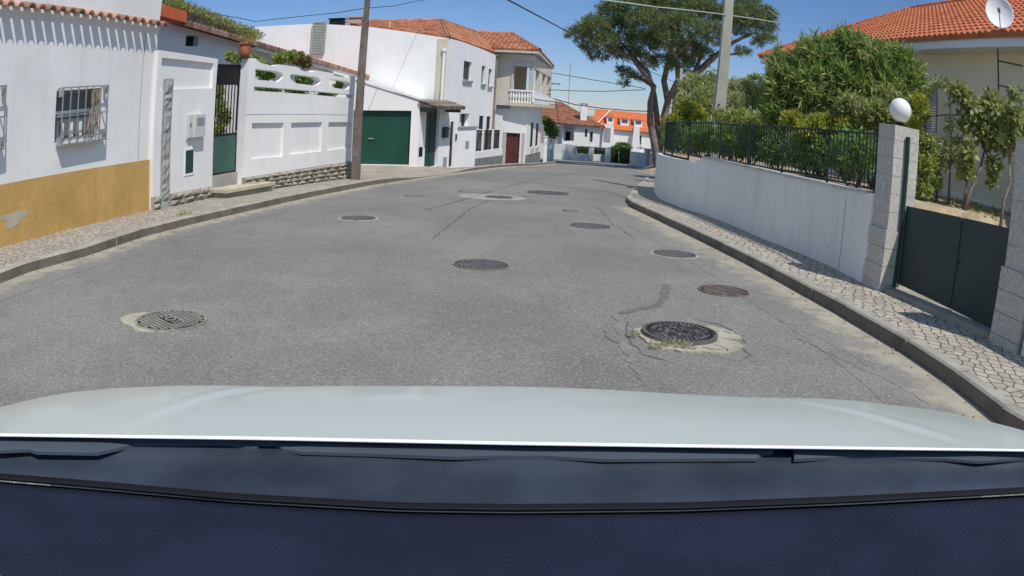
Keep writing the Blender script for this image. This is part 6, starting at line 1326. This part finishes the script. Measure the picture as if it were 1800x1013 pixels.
# ------------------------------------------------------------------ manhole covers
IRON = mat('worn_cast_iron', (0.21, 0.205, 0.195), 0.55, 0.2, 6, 0.2, 60, dirt=0.5, dirtcol=(0.19, 0.175, 0.15), spec=0.4)
IRONR = mat('rusty_cast_iron', (0.25, 0.205, 0.175), 0.6, 0.25, 7, 0.2, 60, dirt=0.5, dirtcol=(0.21, 0.175, 0.14), spec=0.4)
IROND = mat('iron_recess', (0.035, 0.033, 0.03), 0.8, 0.2, 6)
COLLAR = mat('old_cement_collar', (0.47, 0.43, 0.34), 0.95, 0.15, 6, 0.9, 25, dirt=0.8, dirtcol=(0.22, 0.19, 0.13))
def cover(px, py, rad, style, label, rot=0.0, iron=IRON, lift=0.012):
    c = G(px, py); z = g(c.y); gr_ = (g(c.y+0.5)-g(c.y-0.5)); t = thing('manhole_cover', (c.x, c.y, z), label, 'manhole cover', 'manhole covers in the road')
    def W_(x, y, h): cr2, sr2 = math.cos(rot), math.sin(rot); X = c.x+x*cr2-y*sr2; Y = c.y+x*sr2+y*cr2; return (X, Y, z+gr_*(Y-c.y)+h)
    N = 40; n_ = lambda r_, h: [W_(r_*math.cos(2*math.pi*k/N), r_*math.sin(2*math.pi*k/N), h) for k in range(N)]
    def rings(prof, cap=True):
        m = MB(); vs = []; fs = []
        for r_, h in prof: vs += n_(r_, h)
        for i in range(len(prof)-1): fs += [(i*N+k, i*N+(k+1) % N, (i+1)*N+(k+1) % N, (i+1)*N+k) for k in range(N)]
        if cap: fs.append(tuple((len(prof)-1)*N+k for k in range(N)))
        return m.add(vs, fs)
    rings([(rad*1.0, -0.03), (rad*1.0, lift+0.004), (rad*0.94, lift+0.004), (rad*0.94, lift-0.008)], False).build('frame', iron, t)
    d = rings([(rad*0.935, lift-0.01), (rad*0.925, lift-0.002)]); dk = rings([(rad*0.96, lift-0.016), (rad*0.95, lift-0.014)]); dk.build('joint', IROND, t)
    d.build('lid', IROND if style in ('grid', 'herring') else iron, t)
    m = MB(); hh = lift+0.005; rn = random.Random(int(px))
    def nub(x, y, a, b, r2=0.0):
        ca, sa = math.cos(r2), math.sin(r2); q = [(-a, -b), (a, -b), (a, b), (-a, b)]; q = [(x+u*ca-v*sa, y+u*sa+v*ca) for u, v in q]
        m.hexa([W_(u, v, lift-0.003) for u, v in q]+[W_(u, v, hh) for u, v in q])
    if style == 'grid':
        s = rad*0.15; k = int(rad/s)+2
        for i in range(-k, k+1):
            for j in range(-k, k+1):
                x, y = i*s, j*s*0.8
                if math.hypot(x, y) > rad*0.88: continue
                if abs(x) < rad*0.42 and abs(y) < rad*0.2: continue
                nub(x, y, s*0.36, s*0.25)
    elif style == 'radial':
        for k in range(44): a = 2*math.pi*k/44; nub(rad*0.84*math.cos(a), rad*0.84*math.sin(a), rad*0.06, rad*0.018, a)
        rr_ = rad*0.74
        s = rad*0.098; k = 8
        for i in range(-k, k+1):
            for j in range(-k, k+1):
                x, y = (i+0.5*(j % 2))*s, j*s*0.87
                if math.hypot(x, y) < rr_ and math.hypot(x, y) > rad*0.13: nub(x, y, s*0.30, s*rn.uniform(0.12, 0.22), rn.choice((0, 1.05, 2.1))) if rn.random() < 0.8 else None
        for k in range(20): a = 2*math.pi*k/20; nub(rad*0.1*math.cos(a), rad*0.1*math.sin(a), 0.006, 0.01, a)
    elif style == 'herring':
        s = rad*0.12; k = 9
        for i in range(-k, k+1):
            for j in range(-k, k+1):
                x, y = i*s, j*s
                if math.hypot(x, y) < rad*0.86: nub(x, y, s*0.40, s*0.17, 0.7 if (i//2) % 2 else -0.7)
    if m.v: pat = m.build('slot_pattern' if style == 'radial' else 'raised_pattern', IROND if style == 'radial' else iron, t)
    if style == 'grid':
        tv, tf = text_mesh('EOT', rad*0.46, 0.004); MB().add([W_(v.x, v.y, hh+v.z+0.001) for v in tv], tf).build('lettering', iron, t)
    return t, c, W_
FARCOLLAR = mat('faded_cement_patch', (0.36, 0.345, 0.30), 0.95, 0.12, 5, 0.5, 25)
def collar(name, label, c, W_, poly, h=0.010):
    """broken cement apron round a cover; poly is a closed outline in metres round the centre"""
    m = MB(); n = len(poly); vs = [W_(x, y, h+0.004) for x, y in poly]; inner = [W_(x*0.5, y*0.5, h+0.005) for x, y in poly]
    m.add(vs+inner+[W_(x, y, -0.02) for x, y in poly], [(i, (i+1) % n, n+(i+1) % n, n+i) for i in range(n)]+[(i, 2*n+i, 2*n+(i+1) % n, (i+1) % n) for i in range(n)]+[tuple(n+i for i in range(n))])
    o = m.build(name, FARCOLLAR if 'far up' in label else COLLAR, loc=(c.x, c.y, g(c.y))); return tag(o, label, 'cement patch', 'cement collars round the covers')
def ragged(r0, n, jit, fn=lambda a: 1.0, seed=1):
    rn = random.Random(seed); return [(r0*fn(2*math.pi*k/n)*(1+rn.uniform(-jit, jit))*math.cos(2*math.pi*k/n), r0*fn(2*math.pi*k/n)*(1+rn.uniform(-jit, jit))*math.sin(2*math.pi*k/n)) for k in range(n)]
_, c1, W1 = cover(1195, 591.5, 0.335, 'radial', 'raised iron manhole cover with a slotted pattern in broken cement near the right kerb', lift=0.045, iron=mat('purplish_cast_iron', (0.155, 0.142, 0.145), 0.55, 0.2, 6, 0.2, 60, dirt=0.3, dirtcol=(0.2, 0.185, 0.17)))
collar('cement_collar', 'broken pale cement apron around the raised cover with weeds at its edge', c1, W1, ragged(0.47, 64, 0.045, lambda a: 1.0+0.22*math.cos(a+0.5)+0.05*math.sin(5*a)+0.04*math.sin(11*a+1), 4), 0.012)
_, c2, W2 = cover(300, 564.5, 0.35, 'grid', 'pale iron manhole cover with lettering and small blocks at the lower left', rot=-0.6, iron=mat('pale_cast_iron', (0.31, 0.295, 0.25), 0.6, 0.2, 6, 0.2, 60))
collar('cement_collar', 'torn cement patch sticking out left of the lettered cover', c2, W2, ragged(0.345, 40, 0.02, lambda a: 1.0+0.55*max(0, math.cos(a-3.85))**7+0.2*max(0, math.cos(a-4.9))**10, 9), 0.004)
cover(846, 466.5, 0.335, 'herring', 'worn manhole cover in the middle of the road', rot=0.2)
cover(1273, 512.5, 0.31, 'herring', 'rusty manhole cover close to the right kerb behind the raised one', rot=0.5, iron=IRONR)
_, c5, W5 = cover(629.5, 384.3, 0.31, 'herring', 'manhole cover with a pale cement ring at the left of the road', rot=0.1)
collar('cement_collar', 'thin pale cement ring round the cover at the left of the road', c5, W5, ragged(0.355, 36, 0.01, seed=3), 0.0)
cover(1038, 398, 0.36, 'herring', 'manhole cover right of centre halfway along the road', rot=0.3)
_, c7, W7 = cover(1186, 447.5, 0.32, 'herring', 'manhole cover beside the right kerb behind the rusty one', rot=0.8)
collar('cement_collar', 'pale cement ring round the cover beside the right kerb', c7, W7, ragged(0.36, 36, 0.02, seed=5), 0.0)
cover(836, 337, 0.42, 'plain', 'pale worn cover far up the road left of centre', iron=mat('pale_worn_iron', (0.22, 0.215, 0.2), 0.8, 0.1, 5))
_, c9, W9 = cover(877, 347.3, 0.33, 'herring', 'small dark cover on a pale patch far up the road')
collar('cement_collar', 'wide pale oval patch round the small dark cover far up the road', c9, W9, ragged(0.62, 36, 0.04, lambda a: 1+0.5*max(0, -math.cos(a)), 6), 0.0)
cover(963.5, 339.7, 0.55, 'herring', 'dark elongated looking cover far up the road right of centre')
cover(1003, 371.5, 0.17, 'plain', 'very small round valve lid right of centre in the road')
cover(728, 344.7, 0.22, 'plain', 'very small dark valve lid far up the left lane')
# weeds and crumbs round the raised cover
wv_ = [((W1(-0.30+0.07*i, -0.36-0.03*abs(2-i), 0.03)), (0.05, 0.04, 0.035)) for i in range(5)]+[(W1(-0.42, -0.1, 0.02), (0.03, 0.08, 0.03))]
V_, F_ = blob_leaves(wv_, 420, 0.035, 0.008, 0.1, 0.6); o = np_mesh('weeds', V_, F_, leafmat('straw_weed', [(0.24, 0.21, 0.10), (0.16, 0.16, 0.07), (0.33, 0.29, 0.17)])); o['kind'] = 'stuff'
# ------------------------------------------------------------------ cracks, repair strips and grit on the road
TAR = mat('dark_repair_strip', (0.17, 0.165, 0.155), 0.9, 0.15, 10, 0.4, 60); CRK = mat('crack', (0.15, 0.145, 0.13), 0.95, 0.1, 10)
def crack(pts, w, mt, jit=0.02, off=0.004, seed=1):
    rn = random.Random(seed); P = [G(*p) for p in pts]; Q = []
    for a, b in zip(P, P[1:]):
        n = max(2, int((b-a).length/0.08))
        for i in range(n): p = a.lerp(b, i/n); Q.append(Vector((p.x+rn.uniform(-jit, jit), p.y+rn.uniform(-jit, jit), 0)))
    Q.append(P[-1]); vs = []
    for i, p in enumerate(Q):
        d = (Q[min(i+1, len(Q)-1)]-Q[max(0, i-1)]); d.z = 0; d.normalize(); ww = w*rn.uniform(0.35, 1.2)*(0.3 if i in (0, len(Q)-1) else 1)
        for s in (-1, 1): x, y = p.x+d.y*ww*s, p.y-d.x*ww*s; vs.append((x, y, g(y)+off))
    o = MB().add(vs, [(2*i, 2*i+1, 2*i+3, 2*i+2) for i in range(len(Q)-1)]).build('road_crack', mt); o['kind'] = 'structure'
crack([(1172, 500), (1166, 525), (1155, 538), (1120, 544), (1085, 552)], 0.045, TAR, 0.012, seed=2)
crack([(1085, 552), (1100, 600), (1110, 640), (1135, 672)], 0.05, mat('worn_dark_strip', (0.235, 0.228, 0.212), 0.9, 0.15, 10), 0.03, seed=8)
crack([(1060, 335), (1085, 342), (1104, 350)], 0.06, TAR, 0.02, seed=3)
crack([(820, 315), (930, 322), (1060, 337)], 0.02, CRK, 0.02, seed=4)
crack([(860, 352), (828, 366), (810, 382), (775, 408), (760, 420)], 0.012, CRK, 0.03, seed=5)
crack([(795, 356), (830, 359)], 0.012, CRK, 0.02, seed=6)
crack([(1050, 362), (1072, 390), (1100, 408), (1112, 420)], 0.009, CRK, 0.04, seed=7)
crack([(1062, 356), (1110, 384), (1160, 402)], 0.008, CRK, 0.04, seed=9)
crack([(1180, 390), (1270, 430), (1330, 462)], 0.006, CRK, 0.03, seed=10)
crack([(960, 500), (1010, 512)], 0.006, CRK, 0.02, seed=11)
crack([(1060, 580), (1075, 600), (1090, 605)], 0.012, CRK, 0.02, seed=12)
crack([(1250, 588), (1280, 596), (1305, 612), (1318, 625), (1300, 636)], 0.009, CRK, 0.02, seed=13)
crack([(1392, 590), (1470, 628), (1560, 670), (1640, 715)], 0.006, CRK, 0.02, seed=14)
crack([(1360, 560), (1450, 600), (1540, 650)], 0.005, CRK, 0.03, seed=15)
# cracks that run through the cement apron of the raised cover
def apron_crack(pl, seed):
    rn = random.Random(seed); Q = []
    for a, b in zip(pl, pl[1:]):
        for k in range(6): t = k/6; Q.append((a[0]+(b[0]-a[0])*t+rn.uniform(-.008, .008), a[1]+(b[1]-a[1])*t+rn.uniform(-.008, .008)))
    Q.append(pl[-1]); vs = []
    for q in Q:
        w = rn.uniform(0.003, 0.008); vs += [W1(q[0]-w, q[1]-w*0.6, 0.0185), W1(q[0]+w, q[1]+w*0.6, 0.0185)]
    return MB().add(vs, [(2*k, 2*k+1, 2*k+3, 2*k+2) for k in range(len(Q)-1)])
for k, pl in enumerate([[(0.36, -0.05), (0.47, -0.10), (0.55, -0.2)], [(0.25, -0.28), (0.33, -0.38), (0.31, -0.46)], [(0.12, -0.36), (0.2, -0.42), (0.34, -0.40), (0.46, -0.33)], [(0.34, 0.15), (0.45, 0.2), (0.5, 0.1)], [(0.05, -0.38), (0.03, -0.45)]]):
    o = apron_crack(pl, k).build('cement_crack', CRK); o['kind'] = 'structure'
crack([(1106, 566), (1100, 580), (1106, 600), (1128, 622), (1170, 634)], 0.014, CRK, 0.015, seed=21)
crack([(1215, 560), (1262, 570), (1290, 585), (1312, 605)], 0.009, CRK, 0.02, seed=22)
gm = MB(); rn = random.Random(8)
for i in range(420):
    side = rn.random() < 0.5; y = rn.uniform(2, 22)
    x = (klx(y)+abs(rn.gauss(0.03, 0.12))) if side else (krx(y)-abs(rn.gauss(0.03, 0.15)) if y < 17.5 else -99)
    if x < -50: continue
    s = rn.uniform(0.006, 0.02); z = g(y)+0.006; a = rn.uniform(0, 3); c_, s_2 = math.cos(a)*s, math.sin(a)*s
    gm.hexa([(x-c_, y-s_2, z), (x+s_2, y-c_, z), (x+c_, y+s_2, z), (x-s_2, y+c_, z), (x-c_*.5, y-s_2*.5, z+s*.7), (x+s_2*.5, y-c_*.5, z+s*.8), (x+c_*.5, y+s_2*.5, z+s*.7), (x-s_2*.5, y+c_*.5, z+s*.6)])
o = gm.build('kerb_grit', mat('grit', (0.36, 0.32, 0.24), 0.95, 0.3, 30)); o['kind'] = 'stuff'

# ------------------------------------------------------------------ the car the camera rides in
car = thing('car', (0, 0.6, g(0)), 'white car bonnet with dark cowl, windscreen reflections and navy dashboard in the foreground', 'car')
PAINT = mat('white_car_paint', (0.46, 0.485, 0.435), 0.42, 0.02, 0.8, spec=0.5); PAINT.node_tree.nodes['Principled BSDF'].inputs['Coat Weight'].default_value = 0.35; PAINT.node_tree.nodes['Principled BSDF'].inputs['Coat Roughness'].default_value = 0.12
def interp(tab, x):
    if x <= tab[0][0]: a, b = tab[0], tab[1]
    elif x >= tab[-1][0]: a, b = tab[-2], tab[-1]
    else:
        for a, b in zip(tab, tab[1:]):
            if x <= b[0]: break
    return a[1]+(b[1]-a[1])*(x-a[0])/(b[0]-a[0])
def smooth_tab(tab, x, w=40): return sum(interp(tab, x+k*w/3) for k in range(-3, 4))/7
sil = [(-60, 735), (0, 716), (60, 701), (120, 690), (200, 682.5), (300, 678), (400, 677.5), (470, 680), (600, 678.5), (900, 679), (1050, 684), (1200, 693), (1320, 699), (1420, 699.5), (1500, 704), (1650, 722), (1750, 744), (1800, 757), (1870, 780)]
rea = [(-60, 762), (0, 762.5), (450, 768), (900, 777), (1300, 783), (1800, 790), (1870, 792)]
sea = [(-60, 832), (0, 838), (150, 850), (400, 873), (700, 890), (900, 893), (1200, 890), (1500, 878), (1800, 862), (1870, 858)]
xs_ = list(range(-60, 1871, 6)); rows = []
NV = 26; vs = []
for x in xs_:
    Rr = at_z(x, smooth_tab(rea, x), 1.13); c_ = abs(x-900)/900
    Sz = 1.09-0.05*c_**2; Sp = at_z(x, smooth_tab(sil, x, 20), Sz); col = []
    dirn = (Sp-Rr); dirn.z = 0; L = dirn.length; dh = dirn.normalized() if L > 0.02 else Vector((0, 1, 0))
    for i in range(NV+1):
        t = i/NV; p = Rr.lerp(Sp, t); lift = 0.012*math.sin(math.pi*t); col.append(p+Vector((0, 0, lift)))
    # crease: raised shoulder line converging forward
    fw_ = Vector((dh.x*0.35, 1, 0)).normalized()
    for dd, dz in ((0.06, -0.03), (0.16, -0.085), (0.30, -0.18), (0.42, -0.36), (0.46, -0.60), (0.40, -0.80)): col.append(Sp+fw_*dd+Vector((0, 0, dz)))
    rows.append(col)
m_ = len(rows[0]); vs = [p for c_ in rows for p in c_]
for ci, c_ in enumerate(rows):              # pressed crease lines towards each wing
    x = xs_[ci]
    for i in range(NV+1):
        t = i/NV; p = vs[ci*m_+i]
        for line in (((210, 0.0), (470, 1.0)), ((1720, 0.0), (1340, 1.0))):
            lx = line[0][0]+(line[1][0]-line[0][0])*t; d = (x-lx)*(1 if line[0][0] < 900 else -1)
            p.z += (0.0036*math.exp(-((d+13)/17.0)**2) - 0.0034*math.exp(-((d-15)/20.0)**2))*min(1, t*3)*min(1, (1-t)*4)
fs = [(i*m_+j, (i+1)*m_+j, (i+1)*m_+j+1, i*m_+j+1) for i in range(len(rows)-1) for j in range(m_-1)]
mb = MB(); mb.add(vs, fs); hood = mb.build('bonnet', PAINT, car, smooth=True)
# rolled rear lip of the bonnet; its pale colour paints the highlight line
vs = []
for c_ in rows:
    a = c_[0]; na = Vector((a.x, a.y, 0)).normalized()
    for q, dz in ((0.0, 0.0006), (0.003, 0.0008), (0.0055, -0.0006), (0.0062, -0.0024), (0.0055, -0.0034)): vs.append(a-na*q+Vector((0, 0, dz)))
MB().add(vs, [(i*5+j, (i+1)*5+j, (i+1)*5+j+1, i*5+j+1) for i in range(len(rows)-1) for j in range(4)]).build('bonnet_edge', mat('bonnet_lip_highlight', (0.80, 0.82, 0.82), 0.3, 0.02, 1), car, smooth=True)
COWL = mat('slate_cowl_reflections', (0.034, 0.046, 0.066), 0.5, 0.28, 4.5, 0.05, 30, spec=0.3, dirt=0.25, dirtcol=(0.06, 0.07, 0.09))  # mottled tone of the cowl stands in for soft windscreen reflections
vs = []; prof = [(0.0, -0.006), (0.10, -0.006), (0.22, -0.004), (0.30, -0.008), (0.50, -0.009), (0.66, -0.006), (0.85, -0.004), (1.0, -0.008)]
for x in xs_:
    a = at_z(x, smooth_tab(rea, x)+0.5, 1.115); b = at_z(x, smooth_tab(sea, x), 1.075)
    wob = 0.06*math.sin(x/130.0)+0.04*math.sin(x/47.0+1)
    for t, dz in prof: tt = min(1, max(0, t+(wob*0.35 if 0.15 < t < 0.5 else 0))); p = a.lerp(b, tt); p.z += dz+0.03*t*0; vs.append(p-Vector((0, 0, 0.0)))
k = len(prof); MB().add(vs, [(i*k+j, (i+1)*k+j, (i+1)*k+j+1, i*k+j+1) for i in range(len(xs_)-1) for j in range(k-1)]).build('cowl', COWL, car, smooth=True)
# added strip painted as the windscreen's reflection below the bonnet, wavy lower edge
wav = [(-60, 790), (0, 792), (50, 790), (62, 794), (170, 796), (205, 788), (235, 781), (400, 780.5), (430, 786), (452, 787), (458, 782), (482, 782), (496, 789), (530, 794), (640, 797), (800, 803), (870, 801), (950, 801), (1060, 807), (1330, 806), (1342, 798), (1358, 797), (1366, 787), (1388, 786), (1394, 796), (1396, 807), (1500, 802), (1660, 806), (1720, 811), (1800, 806), (1870, 804)]
xw = sorted(set(xs_) | {int(p[0]) for p in wav}); vs = []
for x in xw:
    a = at_z(x, smooth_tab(rea, x)+0.8, 1.1165); b = at_z(x, interp(wav, x), 1.108); vs += [a, a.lerp(b, 0.5)+Vector((0, 0, 0.002)), b, b+Vector((0, 0, -0.006))]
MB().add(vs, [(i*4+j, (i+1)*4+j, (i+1)*4+j+1, i*4+j+1) for i in range(len(xw)-1) for j in range(3)]).build('windscreen_reflection', mat('grey_blue_reflection', (0.062, 0.078, 0.100), 0.6, 0.1, 3, 0.05, 30), car, smooth=False)
SEALM = mat('black_rubber', (0.006, 0.006, 0.007), 0.6, 0.1, 8)
def strip(name, lo, hi, z, zz, mt):
    vs = []
    for x in xs_: a, b = at_z(x, smooth_tab(sea, x)+lo, z), at_z(x, smooth_tab(sea, x)+hi, z); m2 = a.lerp(b, 0.5)+Vector((0, 0, zz)); vs += [a, m2, b]
    return MB().add(vs, [(i*3+j, (i+1)*3+j, (i+1)*3+j+1, i*3+j+1) for i in range(len(xs_)-1) for j in range(2)]).build(name, mt, car, smooth=True)
strip('windscreen_seal', -7, 4, 1.073, 0.004, SEALM)
DASH = mat('navy_dashboard_grain', (0.017, 0.022, 0.048), 0.85, 0.2, 5, 0.5, 260, spec=0.2, dirt=0.3, dirtcol=(0.035, 0.037, 0.075))
vs = []
for x in xs_:
    a = at_z(x, smooth_tab(sea, x)+3, 1.064); d = Vector((a.x, a.y, 0)); L = d.length; u = d/L
    for q, dz in ((1.01, -0.03), (1.0, -0.003), (0.97, 0.0), (0.85, 0.012), (0.7, 0.015), (0.55, 0.008), (0.35, -0.03), (0.2, -0.12), (0.12, -0.3)): vs.append((u.x*L*q, u.y*L*q, 1.06+dz))
MB().add(vs, [(i*9+j, (i+1)*9+j, (i+1)*9+j+1, i*9+j+1) for i in range(len(xs_)-1) for j in range(8)]).build('dashboard', DASH, car, smooth=True)
for sx_ in (-0.86, 0.92):
    mb = MB(); M9 = Matrix.Rotation(math.pi/2, 3, 'Y'); mb.lathe((sx_, 1.45, 0.33+g(1.45)), [(0.2, -0.1), (0.30, -0.1), (0.33, -0.07), (0.33, 0.07), (0.30, 0.1), (0.2, 0.1)], 28, M9); w_ = mb.build('wheel', mat('tyre_rubber', (0.02, 0.02, 0.02), 0.9), car, smooth=False)
    MB().lathe((sx_, 1.45, 0.33+g(1.45)), [(0.2, -0.08), (0.2, 0.08)], 20, M9).build('rim', GREYM, w_)
